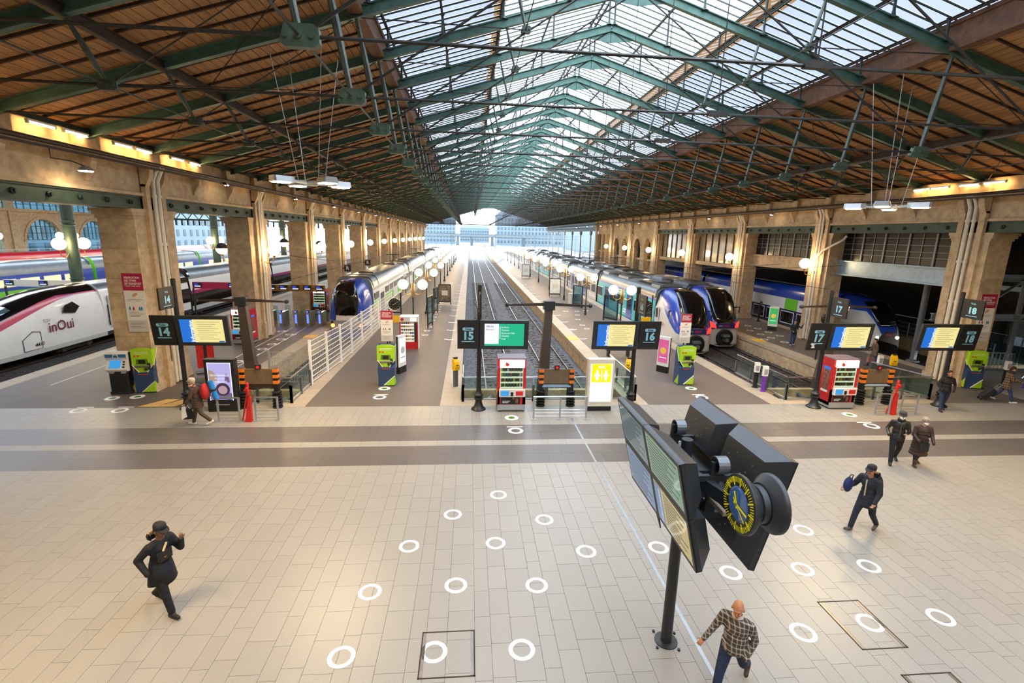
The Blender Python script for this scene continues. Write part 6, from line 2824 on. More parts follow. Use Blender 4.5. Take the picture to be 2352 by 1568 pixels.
# ---------------------------------------------------------------- big screen mast in the foreground
def screen_mast():
    ox, oy = 3.62, 7.166
    t = thing('screen_mast', 'dark mast carrying two tilted banks of four screens and a yellow-marked clock', 'information display', (ox, oy, 0))
    b = MB()
    b.lathe((-.09, -.03, 0), [(.2, 0), (.2, .02), (.1, .03), (.095, .1), (.09, 3.0), (.09, 3.85)], 16)
    b.build('mast', 'darkgrey', t, smooth=40)
    for k in range(4):
        a = k * PI / 2 + .6
        b = MB()
        b.lathe((-.09 + .26 * math.cos(a), -.03 + .26 * math.sin(a), 0), [(.025, 0), (.025, .03)], 8)
        b.build('anchor_bolt', 'black', t)
    tau = .247
    W_, H_ = 1.38, .845
    faces = {(-1, 0, 1): 'scr_bluegrey', (-1, 1, 1): 'scr_green', (-1, 0, 0): 'scr_blue', (-1, 1, 0): 'scr_yellow'}
    for sgn in (-1, 1):
        n = Vector((sgn * math.cos(tau), 0, -math.sin(tau)))
        u = Vector((sgn * math.sin(tau), 0, math.cos(tau)))
        r = Vector((0, sgn, 0)) if sgn > 0 else Vector((0, -1, 0))
        for i in (0, 1):
            for j in (0, 1):
                c = Vector((sgn * .614, 0, 3.26)) + r * ((i - .5) * (W_ + .012)) + u * ((j - .5) * (H_ + .012))

                def P(a, e, d):
                    return c + r * a + u * e + n * d
                w, h = W_ / 2, H_ / 2
                b = MB()
                b.loft([[P(x * w * f, z * h * f2, d) for x, z in ((-1, -1), (1, -1), (1, 1), (-1, 1))] for f, f2, d in ((1, 1, .0), (1, 1, -.07), (.97, .96, -.09), (.72, .62, -.3))])
                cs = b.build('screen_casing', 'casing', t)
                b = MB()
                b.loft([[P(x * w, z * h, d) for x, z in ((-1, -1), (1, -1), (1, 1), (-1, 1))] for d in (-.005, .022)])
                fr = b.build('bezel', 'black', cs)
                b = MB()
                b.loft([[P(x * (w - .06), z * (h - .07) + .005, d) for x, z in ((-1, -1), (1, -1), (1, 1), (-1, 1))] for d in (.021, .025)])
                b.build('screen', MATS[faces.get((sgn, i, j), 'scr_bluegrey')], cs)
                if sgn < 0:
                    dk = MATS['scr_ink']
                    for q in range(11):
                        b = MB()
                        e = h - .14 - q * .058
                        x0 = -w + .12 + (.32 if (i, j) == (1, 0) else 0)
                        x1 = w - .14 - ((q * 53) % 7) * .07
                        b.loft([[P(x, z, d) for x, z in ((x0, e), (x1, e), (x1, e + .018), (x0, e + .018))] for d in (.025, .027)])
                        b.build('text_line', dk, cs)
                    if (i, j) == (1, 0):
                        b = MB()
                        b.loft([[P(x, z, d) for x, z in ((-w + .07, -h + .08), (-w + .36, -h + .08), (-w + .36, h - .08), (-w + .07, h - .08))] for d in (.0255, .0275)])
                        b.build('blue_panel', MATS['scr_blue'], cs)
                        text('Information', .13, P(-w + .28, 0, .028), u, -r, MATS['scr_pale'], cs, 'heading', bold=.01)
                    b = MB()
                    b.loft([[P(x, z, d) for x, z in ((-w + .1, h - .05), (-w + .6, h - .05), (-w + .6, h - .035), (-w + .1, h - .035))] for d in (.0225, .0245)])
                    b.build('maker_strip', 'inkgrey', cs)
                # screws and a seam on the back
                b = MB()
                for x, z in ((-.3, .1), (-.2, -.05), (-.1, -.12), (.12, .12), (.25, -.1), (.3, .02)):
                    p = P(x, z, -.3)
                    b.tube(p, p - n * .012, .014, n=6)
                b.build('screws', 'grey', cs)['kind'] = 'stuff'
    # brackets: upright arms with round sockets, cross arms and the long rail
    for y, z in ((.72, 3.75), (-.75, 3.75), (-.55, 2.95)):
        b = MB()
        c0 = Vector((.1, y, z))
        rings = []
        for rr_, xx in ((.12, -.08), (.135, -.08), (.135, .09), (.105, .09), (.105, -.06), (.12, -.06)):
            rings.append([(c0.x + xx, c0.y + rr_ * math.cos(2 * PI * k / 18), c0.z + rr_ * math.sin(2 * PI * k / 18)) for k in range(18)])
        b.loft(rings, caps=False)
        b.build('round_socket', 'grey', t)
        b = MB()
        b.tube((c0.x - .06, c0.y, c0.z), (c0.x + .06, c0.y, c0.z), .05, n=10)
        b.build('socket_core', 'black', t)
    for y in (.72, -.75):
        b = MB()
        b.bar((.0, y, 2.95), (.05, y, 3.8), .16, .05, up=(0, 1, 0))
        b.build('upright_arm', 'darkgrey', t)
    b = MB()
    b.bar((.0, -1.2, 3.22), (.0, 1.3, 3.22), .06, .06)
    b.build('long_rail', MATS['pale_rail'], t)
    for y in (-.75, .72):
        for z in (2.95, 3.55):
            b = MB()
            b.bar((-.42, y, z), (.42, y, z), .07, .09)
            b.build('cross_arm', 'darkgrey', t)
    b = MB()
    b.bar((-.09, -.03, 3.3), (-.02, -1.6, 3.55), .12, .2)
    b.build('clock_arm', 'darkgrey', t)
    b = MB()
    b.prism([(-.3, .3, 2.25), (-.32, .9, 2.75), (-.3, .8, 2.5), (-.3, .2, 2.1)], (.02, 0, 0))
    b.build('fin', 'darkgrey', t)
    # double-sided clock, its axis square to the mast
    cc = Vector((-.02, -1.87, 3.78))

    def lx(prof, c, nn=36):
        m_ = MB()
        m_.loft([[(c.x + x, c.y - rr_ * math.sin(2 * PI * k / nn), c.z + rr_ * math.cos(2 * PI * k / nn)) for k in range(nn)] for rr_, x in prof])
        return m_
    ck = lx([(.1, .3), (.24, .2), (.24, -.02), (.2, -.05)], cc).build('drum', 'casing', t, smooth=40)
    for sgn in (-1, 1):
        case = lx([(.26, sgn * .06), (.36, sgn * .16), (.375, sgn * .18), (.375, sgn * .22), (.36, sgn * .225)], cc).build('clock_rim', 'casing', t, smooth=40)
        lx([(.355, sgn * .226), (.355, sgn * .23)], cc).build('dial', 'black', case)
        lx([(.225, sgn * .228), (.225, sgn * .235), (.18, sgn * .245), (.06, sgn * .25)], cc).build('blue_centre', MATS['dial_blue'], case, smooth=True)
        for k in range(60):
            a = 2 * PI * k / 60
            r0, r1, w = (.235, .345, .02) if k % 5 == 0 else (.275, .34, .008)
            b = MB()
            d = Vector((0, -math.sin(a) * -sgn * -1, math.cos(a)))
            b.bar(cc + Vector((sgn * .234, 0, 0)) + d * r0, cc + Vector((sgn * .234, 0, 0)) + d * r1, .006, w, up=Vector((0, d.z, -d.y)))
            b.build('minute_mark', MATS['yellow_mark'], case)
        for a, l0, l1, w in ((-25, -.05, .16, .028), (98, -.06, .24, .024), (125, -.1, .25, .01)):
            b = MB()
            d = Vector((0, -math.sin(R(a)), math.cos(R(a))))
            if sgn > 0:
                d.y = -d.y
            o = cc + Vector((sgn * .258, 0, 0))
            b.bar(o + d * l0, o + d * l1, .006, w, up=Vector((0, d.z, -d.y)))
            b.build('hand', MATS['yellow_mark'], case)


M['casing'] = mat('charcoal_casing', '34373b', .42, .25, var=.08, scale=3)
for k, h, e in (('scr_bluegrey', '6f8f9f', .25), ('scr_green', '7fae95', .3), ('scr_blue', '6c93c9', .3), ('scr_yellow', 'cdb878', .35), ('scr_ink', '46606a', .15), ('scr_pale', 'e0e8f0', .4)):
    m_ = emit(k, h, e)
    m_.node_tree.nodes['Principled BSDF'].inputs['Base Color'].default_value = tuple(x * .3 for x in C(h)[:3]) + (1,)
    m_.node_tree.nodes['Principled BSDF'].inputs['Roughness'].default_value = .06
MATS['pale_rail'] = mat('beige_rail', 'a89a88', .5)
MATS['yellow_mark'] = mat('yellow_mark', 'e3e31a', .5)
MATS['dial_blue'] = mat('blue_dial_glass', '3a63a8', .08, spec=.8)
screen_mast()
# ---------------------------------------------------------------- people
def capsule(mb, p, q, r0, r1, n=10, flat=None):
    p, q = Vector(p), Vector(q)
    d = q - p
    L_ = max(d.length, 1e-4)
    d = d / L_
    u = Vector((0, 0, 1)) if abs(d.z) < .9 else Vector((0, 1, 0))
    rt = d.cross(u).normalized()
    u = rt.cross(d).normalized()
    rings = []
    for i in range(4):
        a = PI / 2 * (1 - i / 3)
        rings.append((p - d * (r0 * math.sin(a)), max(.0006, r0 * math.cos(a))))
    for i in range(4):
        a = PI / 2 * i / 3
        rings.append((q + d * (r1 * math.sin(a)), max(.0006, r1 * math.cos(a))))
    mb.loft([[c + (rt * math.cos(2 * PI * k / n) + u * math.sin(2 * PI * k / n)) * r for k in range(n)] for c, r in rings])


def ell(mb, c, r, n=14, k=9):
    """ellipsoid with three radii, r may carry a rotation frame"""
    c = Vector(c)
    fx_, fy_, fz_ = (Vector((1, 0, 0)), Vector((0, 1, 0)), Vector((0, 0, 1))) if len(r) == 3 else r[3]
    mb.loft([[c + fx_ * (r[0] * max(.02, math.sin(PI * i / k)) * math.cos(2 * PI * j / n)) + fy_ * (r[1] * max(.02, math.sin(PI * i / k)) * math.sin(2 * PI * j / n)) + fz_ * (-r[2] * math.cos(PI * i / k)) for j in range(n)] for i in range(k + 1)])


class Fig:
    def __init__(s):
        s.mb = MB()
        s.pr = []

    def cap(s, p, q, r0, r1, m):
        capsule(s.mb, p, q, r0, r1)
        s.pr.append((np.array(p, float), np.array(q, float), r0, r1, m))

    def el(s, c, r, m):
        ell(s.mb, c, r)
        s.pr.append((np.array(c, float), None, r, None, m))

    def skin(s, voxel, it):
        me = s.mb.mesh('tmp')
        o = bpy.data.objects.new('tmp', me)
        COL.objects.link(o)
        r = o.modifiers.new('r', 'REMESH')
        r.mode = 'VOXEL'
        r.voxel_size = voxel
        if it:
            k = o.modifiers.new('s', 'SMOOTH')
            k.iterations = it
            k.factor = .5
        bpy.context.view_layer.update()
        dg = bpy.context.evaluated_depsgraph_get()
        m2 = bpy.data.meshes.new_from_object(o.evaluated_get(dg))
        bpy.data.objects.remove(o)
        bpy.data.meshes.remove(me)
        nv, nf = len(m2.vertices), len(m2.polygons)
        co = np.empty(nv * 3)
        m2.vertices.foreach_get('co', co)
        co = co.reshape(-1, 3)
        faces = [tuple(p.vertices) for p in m2.polygons]
        bpy.data.meshes.remove(m2)
        ce = np.array([co[list(f)].mean(0) for f in faces]) if faces else np.zeros((0, 3))
        best = np.full(len(ce), 1e9)
        mi = np.zeros(len(ce), int)
        for (p, q, r0, r1, m) in s.pr:
            if q is None:
                rr_ = np.array(r0[:3])
                dv = ce - p
                if len(r0) > 3:
                    F_ = np.array([list(v) for v in r0[3]])
                    dv = dv @ (F_.T / 1.17)
                d = (np.sqrt(((dv / rr_) ** 2).sum(1)) - 1) * rr_.min()
            else:
                v = q - p
                tt = np.clip(((ce - p) @ v) / max(v @ v, 1e-9), 0, 1)
                d = np.linalg.norm(ce - p - tt[:, None] * v, axis=1) - (r0 + (r1 - r0) * tt)
            b = d < best
            best[b] = d[b]
            mi[b] = m
        return co, faces, mi


def V3(*a):
    return Vector(a)


def person(label, loc, rz, mats, pose, h=1.75, coat=None, hair='short', mask=False, build=1.0, face_turn=0.0, nod=0.0, held=None):
    """mats: skin, top, legs, shoes, hair, lips, dark; pose angles in degrees"""
    k = h / 1.75
    F_ = Fig()
    G = Fig()
    t = thing('person', label, 'person', loc, rz, 'people in the station')
    SK, TOP, LEG, SHOE, HAIR, LIP, DARK, COL2 = range(8)
    g = pose.get
    lean = R(g('lean', 3))
    hipz = 0
    pel = V3(0, 0, .93)

    def sp(f, s):   # along the spine: f metres above the pelvis, s sideways
        return pel + V3(s, math.sin(lean) * f, math.cos(lean) * f)
    feet = []
    legs = {}
    for sd, nm in ((-1, 'l'), (1, 'r')):
        hp = pel + V3(sd * .095, 0, -.04)
        a, kb_, ft = R(g(nm + 'hip', 0)), R(g(nm + 'knee', 3)), R(g(nm + 'foot', 0))
        d1 = V3(sd * .04, math.sin(a), -math.cos(a))
        kn = hp + d1 * .43
        d2 = V3(sd * .0, math.sin(a - kb_), -math.cos(a - kb_))
        an = kn + d2 * .41
        toe = an + V3(sd * .03, math.cos(ft) * .17, -.035 + math.sin(ft) * .17)
        heel = an + V3(0, -.05 * math.cos(ft), -.04 - math.sin(ft) * .05)
        legs[nm] = (hp, kn, an, toe, heel)
        feet += [toe.z - .038, heel.z - .035]
    dz = -min(feet)
    pel.z += dz
    for nm in legs:
        legs[nm] = tuple(p + V3(0, 0, dz) for p in legs[nm])
        hp, kn, an, toe, heel = legs[nm]
        F_.cap(hp, kn, .1 * build, .076, LEG)
        F_.cap(kn, an + (kn - an) * .08, .074, .062, LEG)
        F_.cap(heel, toe, .045, .04, SHOE)
        F_.cap(an, heel + (toe - heel) * .35, .05, .05, SHOE)
        if coat == 'boots':
            F_.cap(an + (kn - an) * .4, an, .068, .06, SHOE)
    # torso
    F_.el(pel + V3(0, 0, .0), (.165 * build, .12 * build, .13), LEG if coat in (None, 'short') else TOP)
    F_.el(sp(.16, 0), (.165 * build, .125 * build, .16), TOP)
    F_.el(sp(.36, 0), (.185 * build, .128 * build, .18), TOP)
    F_.cap(sp(.47, -.12), sp(.47, .12), .082, .082, TOP)
    F_.cap(sp(.02, 0), sp(.0, 0), .15 * build, .165 * build, TOP)
    if coat in ('long', 'boots'):
        for q in range(6):
            f = q / 5
            F_.el(pel + V3(0, math.sin(lean) * -.1, .05 - .52 * f), (.19 * build + .07 * f, .15 * build + .06 * f, .13), TOP)
    elif coat == 'mid':
        for q in range(4):
            f = q / 3
            F_.el(pel + V3(0, 0, .05 - .24 * f), (.185 * build + .03 * f, .145 * build + .03 * f, .11), TOP)
    else:
        F_.el(pel + V3(0, 0, .03), (.185 * build, .142 * build, .1), TOP)
        F_.el(pel + V3(0, 0, -.05), (.19 * build, .15 * build, .07), TOP)
    neck0, neck1 = sp(.5, 0), sp(.6, 0) + V3(0, .02, 0)
    # arms and hands
    hands = {}
    for sd, nm in ((-1, 'l'), (1, 'r')):
        sh = sp(.47, sd * .185 * (.6 + .4 * build))
        a, ab, eb, tw = R(g(nm + 'sh', 0)), R(g(nm + 'abd', 10)), R(g(nm + 'el', 15)), R(g(nm + 'tw', 10))
        d1 = V3(sd * math.sin(ab), math.sin(a) * math.cos(ab), -math.cos(a) * math.cos(ab)).normalized()
        el_ = sh + d1 * .285
        d2 = V3(sd * math.sin(ab - tw), math.sin(a + eb) * math.cos(ab - tw), -math.cos(a + eb) * math.cos(ab - tw)).normalized()
        wr = el_ + d2 * .25
        ar = {None: .05, 'short': .056}.get(coat, .068)
        F_.cap(sh, el_, ar * 1.12 * build, ar * .98, TOP)
        F_.cap(el_, wr, ar * .95, ar * .74, TOP)
        hands[nm] = (wr, d2)
        if g(nm + 'pocket'):
            F_.el(wr + d2 * .04, (.05, .05, .06), TOP)
            continue
        # palm and five fingers, curled by the pose
        pn = (d2.cross(V3(sd, .2, 0))).normalized()         # palm normal
        rt = d2.cross(pn).normalized()
        cu = R(g(nm + 'curl', 35))
        pc = wr + d2 * .05
        fr = (rt, pn, d2)
        G.el(pc, (.038, .017, .055, fr), SK)
        G.cap(wr - d2 * .03, wr + d2 * .02, .028, .026, SK)
        for q, (ln, o) in enumerate(((.066, -.028), (.076, -.010), (.070, .009), (.054, .027))):
            b0 = pc + d2 * .045 + rt * o
            dd = d2 * math.cos(cu * .6) + pn * math.sin(cu * .6)
            b1 = b0 + dd * (ln * .5)
            dd = d2 * math.cos(cu * 1.5) + pn * math.sin(cu * 1.5)
            b2 = b1 + dd * (ln * .32)
            dd = d2 * math.cos(cu * 2.2) + pn * math.sin(cu * 2.2)
            b3 = b2 + dd * (ln * .24)
            for x, y, r0, r1 in ((b0, b1, .0088, .0082), (b1, b2, .0082, .0076), (b2, b3, .0076, .0066)):
                G.cap(x, y, r0, r1, SK)
        th0 = wr + d2 * .03 - rt * .03
        th1 = th0 + (d2 * .6 - rt * .7 + pn * .3).normalized() * .034
        th2 = th1 + (d2 * .8 - rt * .25 + pn * .5).normalized() * .03
        G.cap(th0, th1, .011, .0098, SK)
        G.cap(th1, th2, .0096, .008, SK)
    # head
    hc = neck1 + V3(0, .025 + .05 * math.sin(R(nod)), .115)
    ft = R(face_turn)
    nd = R(nod)
    f = V3(-math.sin(ft) * math.cos(nd), math.cos(ft) * math.cos(nd), -math.sin(nd)).normalized()
    sdv = V3(math.cos(ft), math.sin(ft), 0)
    u = sdv.cross(f).normalized()
    f, sdv, u = f * 1.08, sdv * 1.08, u * 1.08
    hf = (sdv, f, u)
    G.cap(neck0, neck1 + V3(0, 0, .03), .058, .052, SK)
    G.el(hc + u * .022 - f * .008, (.074, .094, .094, hf), SK)
    G.el(hc + f * .02 - u * .05, (.055, .066, .068, hf), SK)
    G.cap(hc + f * .066 - u * .092, hc + f * .07 - u * .098, .024, .024, SK)
    G.cap(hc + f * .085 + u * .005, hc + f * .104 - u * .03, .009, .014, SK)
    G.cap(hc + f * .083 + u * .022 - sdv * .03, hc + f * .083 + u * .022 + sdv * .03, .013, .013, SK)
    G.cap(hc + f * .088 - u * .062 - sdv * .018, hc + f * .088 - u * .062 + sdv * .018, .008, .008, LIP)
    for s_ in (-1, 1):
        G.el(hc + sdv * (s_ * .076) - f * .005 - u * .012, (.012, .022, .032, hf), SK)
        G.el(hc + f * .083 + u * .004 + sdv * (s_ * .031), (.013, .009, .007, hf), DARK)
        if hair != 'bald':
            G.cap(hc + f * .092 + u * .026 + sdv * (s_ * .016), hc + f * .083 + u * .026 + sdv * (s_ * .046), .006, .005, HAIR)
        G.cap(hc + f * .07 - u * .035 + sdv * (s_ * .03), hc + f * .06 - u * .05 + sdv * (s_ * .035), .022, .02, SK)
    if hair != 'bald':
        G.el(hc + u * .04 - f * .02, (.083, .098, .088, hf), HAIR)
        G.el(hc + u * .0 - f * .05, (.078, .062, .082, hf), HAIR)
        if hair == 'long':
            G.el(hc - u * .08 - f * .055, (.078, .045, .1, hf), HAIR)
    if mask:
        G.el(hc + f * .048 - u * .05, (.064, .062, .052, hf), COL2)
    co, fs, mi = F_.skin(.0165, 3)
    co2, fs2, mi2 = G.skin(.0062, 1)
    n0 = len(co)
    me = bpy.data.meshes.new('person_body')
    me.from_pydata([tuple(v * k) for v in co] + [tuple(v * k) for v in co2], [], fs + [tuple(i + n0 for i in q) for q in fs2])
    for m in mats:
        me.materials.append(m)
    me.polygons.foreach_set('material_index', list(mi) + list(mi2))
    me.polygons.foreach_set('use_smooth', [True] * len(me.polygons))
    link('body', me, t)
    J = dict(hc=hc * k, f=f, sd=sdv, u=u, neck=neck1 * k, chest=sp(.36, 0) * k, back=(sp(.34, 0) + V3(0, -.14 * build, 0)) * k, pel=pel * k, hand=hands, k=k, sp=lambda a_, b_: sp(a_, b_) * k)
    return t, J


def pm(name, top, legs, shoes, skin='b98466', hair='2a201a', mask='e8edf0', tmat=None):
    sk = mat(name + '_skin', skin, .55)
    return [sk, tmat or mat(name + '_top', top, .8, var=.18, scale=9, bump=.25, bscale=14), mat(name + '_legs', legs, .85, var=.15, scale=12, bump=.15, bscale=20), mat(name + '_shoes', shoes, .6, var=.1),
            mat(name + '_hair', hair, .8, var=.2, scale=30), mat(name + '_lips', '8a4a40', .6), mat(name + '_eyes', '16110e', .4), mat(name + '_mask', mask, .8)]


def cap_hat(t, J, m, brim=.11, back=False, flat=False):
    b = MB()
    c, u, f, s = J['hc'] + J['u'] * .048 - J['f'] * .012, J['u'], J['f'], J['sd']
    rings = []
    for r, z in ((.098, -.01), (.101, .03), (.092, .065), (.06, .088), (.01, .095)):
        rings.append([c + s * (r * .92 * math.cos(2 * PI * q / 16)) + f * (r * 1.1 * math.sin(2 * PI * q / 16)) + u * z for q in range(16)])
    b.loft(rings)
    o = b.build('cap', m, t, smooth=50)
    b = MB()
    pts = [c + s * (.085 * math.cos(a)) + f * (.085 + brim * math.sin(a)) + u * (.0 - .02 * math.sin(a)) for a in [PI * q / 8 for q in range(9)]]
    pts = [c + s * .085 + f * .03] + pts + [c - s * .085 + f * .03]
    b.prism(pts, u * .008)
    b.build('cap_brim', m, t)
    return o


def hood(t, J, m_out, m_in, r=.15):
    b = MB()
    c = J['neck'] + V3(0, -.05, -.02)
    rings = []
    for q, (rad, z) in enumerate(((.11, -.06), (.155, -.01), (.165, .05), (.14, .1), (.12, .1), (.1, .04))):
        rings.append([c + V3(rad * math.cos(a), -.02 + rad * .85 * math.sin(a), z + .02 * math.cos(a * 2)) for a in [PI + PI * i / 12 for i in range(13)]])
    b.loft(rings[:4], caps=False, closed=False)
    o = b.build('hood', m_out, t, smooth=60)
    o.modifiers.new('thickness', 'SOLIDIFY').thickness = .018
    b = MB()
    b.loft(rings[3:], caps=False, closed=False)
    o = b.build('hood_lining', m_in, t, smooth=60)
    o.modifiers.new('thickness', 'SOLIDIFY').thickness = .012


def face_dir(dx, dy):
    return math.atan2(dy, dx) - PI / 2


BLK = mat('black_cloth', '15151a', .8, var=.25, scale=8, bump=.3, bscale=12)
# 1 man in black parka, walking to the right
t, J = person('person in a black parka and cap walking across the left of the concourse', (-5.62, 8.42, 0), face_dir(.93, -.36),
              pm('parka', '17171b', '121216', '101012', '7a5340', '151210', tmat=BLK), dict(rhip=22, rknee=6, rfoot=4, lhip=-12, lknee=34, lfoot=-28, rsh=-36, rabd=22, rel=80, rtw=20, rpocket=1, lsh=30, labd=16, lel=122, ltw=30, lcurl=60, lean=5), 1.8, 'mid', build=1.05, face_turn=-8, nod=8)
cap_hat(t, J, BLK)
hood(t, J, BLK, mat('tan_lining', 'b98f62', .8))
b = MB()
b.bar(J['chest'] + V3(-.03, .145, .12), J['chest'] + V3(.08, .15, -.06), .03, .02)
b.build('collar_lining', mat('cream_lining', 'd6c08a', .8), t)
b = MB()
b.loft([[J['pel'] + V3(w * .9 * math.cos(a), w * .78 * math.sin(a), z + .02 * math.sin(3 * a)) for a in [2 * PI * q / 20 for q in range(20)]] for w, z in ((.2, .12), (.24, -.08), (.275, -.3))], caps=False)
o = b.build('parka_skirt', BLK, t, smooth=60)
o.modifiers.new('thickness', 'SOLIDIFY').thickness = .015
sb = thing('shoulder_bag', 'small black cross-body bag worn by the person in the black parka', 'bag', (-5.62, 8.42, 0), face_dir(.93, -.36))
rbox(sb, 'pouch', 'black', -.1, .16, .15, .22, 1.13, 1.3, .03)
b = MB()
b.path([(-.08, .16, 1.28), (-.16, .1, 1.42), (-.12, -.02, 1.52)], .012, 5)
b.build('strap', 'black', sb)
b = MB()
b.cbox((.06, .225, 1.2), (.05, .01, .03))
b.build('clasp', 'brass', sb)


# 2 man in checked shirt, seen from above beside the screen mast
def plaid(name, base, lines, sc):
    m = bpy.data.materials.new(name)
    m.use_nodes = True
    N, L = m.node_tree.nodes, m.node_tree.links
    tc = N.new('ShaderNodeTexCoord')
    col = None
    mixes = []
    sepn = N.new('ShaderNodeSeparateXYZ')
    L.new(tc.outputs['Object'], sepn.inputs[0])
    adds = N.new('ShaderNodeMath')
    adds.operation = 'ADD'
    L.new(sepn.outputs['X'], adds.inputs[0])
    L.new(sepn.outputs['Y'], adds.inputs[1])
    tot = None
    for src, s_ in ((adds.outputs[0], sc), (sepn.outputs['Z'], sc)):
        mu = N.new('ShaderNodeMath')
        mu.operation = 'MULTIPLY'
        mu.inputs[1].default_value = s_
        L.new(src, mu.inputs[0])
        frn = N.new('ShaderNodeMath')
        frn.operation = 'FRACT'
        L.new(mu.outputs[0], frn.inputs[0])
        gt = N.new('ShaderNodeMath')
        gt.operation = 'LESS_THAN'
        gt.inputs[1].default_value = .24
        L.new(frn.outputs[0], gt.inputs[0])
        if tot is None:
            tot = gt.outputs[0]
        else:
            ad = N.new('ShaderNodeMath')
            ad.operation = 'ADD'
            L.new(tot, ad.inputs[0])
            L.new(gt.outputs[0], ad.inputs[1])
            hf_ = N.new('ShaderNodeMath')
            hf_.operation = 'MULTIPLY'
            hf_.inputs[1].default_value = .5
            L.new(ad.outputs[0], hf_.inputs[0])
            tot = hf_.outputs[0]
    mx = N.new('ShaderNodeMix')
    mx.data_type = 'RGBA'
    mx.inputs['A'].default_value = C(base)
    mx.inputs['B'].default_value = C(lines)
    L.new(tot, mx.inputs['Factor'])
    L.new(mx.outputs['Result'], N['Principled BSDF'].inputs['Base Color'])
    N['Principled BSDF'].inputs['Roughness'].default_value = .85
    return m


t, J = person('bald person in a grey and brown checked shirt and dark jeans beside the screen mast', (4.15, 6.12, 0), face_dir(-.72, -.7),
              pm('plaid', '4b4036', '1d2a44', '3b2620', 'c08058', tmat=plaid('checked_shirt', '4a3f36', 'c0b6ac', 13)), dict(rhip=30, rknee=8, rfoot=6, lhip=-26, lknee=30, lfoot=-30, rsh=14, rabd=22, rel=22, rtw=0, rcurl=50, lsh=-16, labd=14, lel=44, ltw=26, lpocket=1, lean=6), 1.76, 'short', 'bald', build=1.12, face_turn=8, nod=14)
b = MB()
b.lathe(tuple(J['neck'] + V3(0, 0, -.04)), [(.085, 0), (.08, .035), (.075, .05)], 14, caps=False)
o = b.build('collar', mat('pale_collar', 'cfc6bb', .8), t)
o.modifiers.new('thickness', 'SOLIDIFY').thickness = .01

# 3 man with cap and navy bag on the right
NAVY = mat('navy_jacket', '1c2029', .75, var=.25, scale=8, bump=.3, bscale=12)
t, J = person('person in a dark jacket and cap striding left with a navy bag', (9.85, 10.22, 0), face_dir(-.93, -.36),
              pm('bagman', '1c2029', '1a1d2c', '4a443e', 'b07a5c', '1a1512', tmat=NAVY), dict(rhip=26, rknee=8, rfoot=8, lhip=-14, lknee=26, lfoot=-22, rsh=8, rabd=26, rel=62, rtw=12, rcurl=60, lsh=6, labd=14, lel=30, ltw=16, lcurl=45, lean=4), 1.76, 'mid', build=1.06, face_turn=6, nod=0)
cap_hat(t, J, BLK, .13)
hood(t, J, NAVY, mat('cream_hood_lining', 'c9b48a', .8))
b = MB()
b.bar(J['chest'] + V3(.01, .148, .12), J['pel'] + V3(.01, .16, .06), .025, .02)
b.build('jacket_zip', mat('zip_fleece', 'b8ab8c', .7), t)
bg_ = thing('hand_bag', 'round navy blue bag on the arm of the person in the dark jacket', 'bag', (9.85, 10.22, 0), face_dir(-.93, -.36))
b = MB()
ell(b, (.36, .26, 1.12), (.09, .15, .2))
b.build('bag_body', mat('navy_bag', '1d2a5a', .6, var=.15), bg_, smooth=True)
b = MB()
b.path([(.36, .12, 1.24), (.34, .14, 1.36), (.33, .26, 1.4), (.36, .38, 1.26)], .012, 5)
b.build('bag_strap', 'black', bg_)
b = MB()
b.tube((.45, .2, 1.0), (.45, .32, 1.0), .008, n=6)
b.build('bag_zip', 'grey', bg_)
bk = thing('rucksack', 'black rucksack on the back of the person in the dark jacket', 'bag', (9.85, 10.22, 0), face_dir(-.93, -.36))
b = MB()
ell(b, (.02, -.26, 1.22), (.16, .11, .25))
b.build('pack_body', BLK, bk, smooth=True)
b = MB()
ell(b, (.02, -.35, 1.12), (.11, .05, .13))
b.build('front_pocket', BLK, bk, smooth=True)
for s in (-1, 1):
    b = MB()
    b.path([(s * .12, -.2, 1.4), (s * .14, -.02, 1.5), (s * .14, .1, 1.4)], .016, 5)
    b.build('shoulder_strap', BLK, bk)

# 4, 5 couple with white masks
t, J = person('person in a black leather jacket, flat cap and white mask walking arm in arm', (13.9, 13.78, 0), face_dir(-.5, -.86),
              pm('couple_man', '1e1a18', '131317', '141214', 'b98a70', '4a4440', tmat=mat('black_leather', '1b1817', .45, var=.3, scale=8, bump=.3, bscale=10)), dict(rhip=18, rknee=6, rfoot=6, lhip=-12, lknee=24, lfoot=-20, rsh=-6, rabd=24, rel=70, rtw=26, rpocket=1, lsh=4, labd=14, lel=80, ltw=44, lcurl=40), 1.78, 'short', 'short', True, build=1.1, nod=12)
cap_hat(t, J, mat('grey_flat_cap', '3c3836', .85), .06)


def jacket_bits(t, J, m, zipm):
    b = MB()
    b.lathe(tuple(J['neck'] + V3(0, 0, -.06)), [(.105, 0), (.1, .05), (.088, .075)], 14, caps=False)
    o = b.build('collar', m, t, smooth=50)
    o.modifiers.new('thickness', 'SOLIDIFY').thickness = .012
    b = MB()
    b.bar(J['chest'] + V3(0, .14, .1), J['pel'] + V3(0, .162, .02), .012, .012)
    b.build('zip', zipm, t)
    for s in (-1, 1):
        b = MB()
        b.bar(J['pel'] + V3(s * .1, .148, .12), J['pel'] + V3(s * .15, .125, .02), .012, .012)
        b.build('pocket', zipm, t)


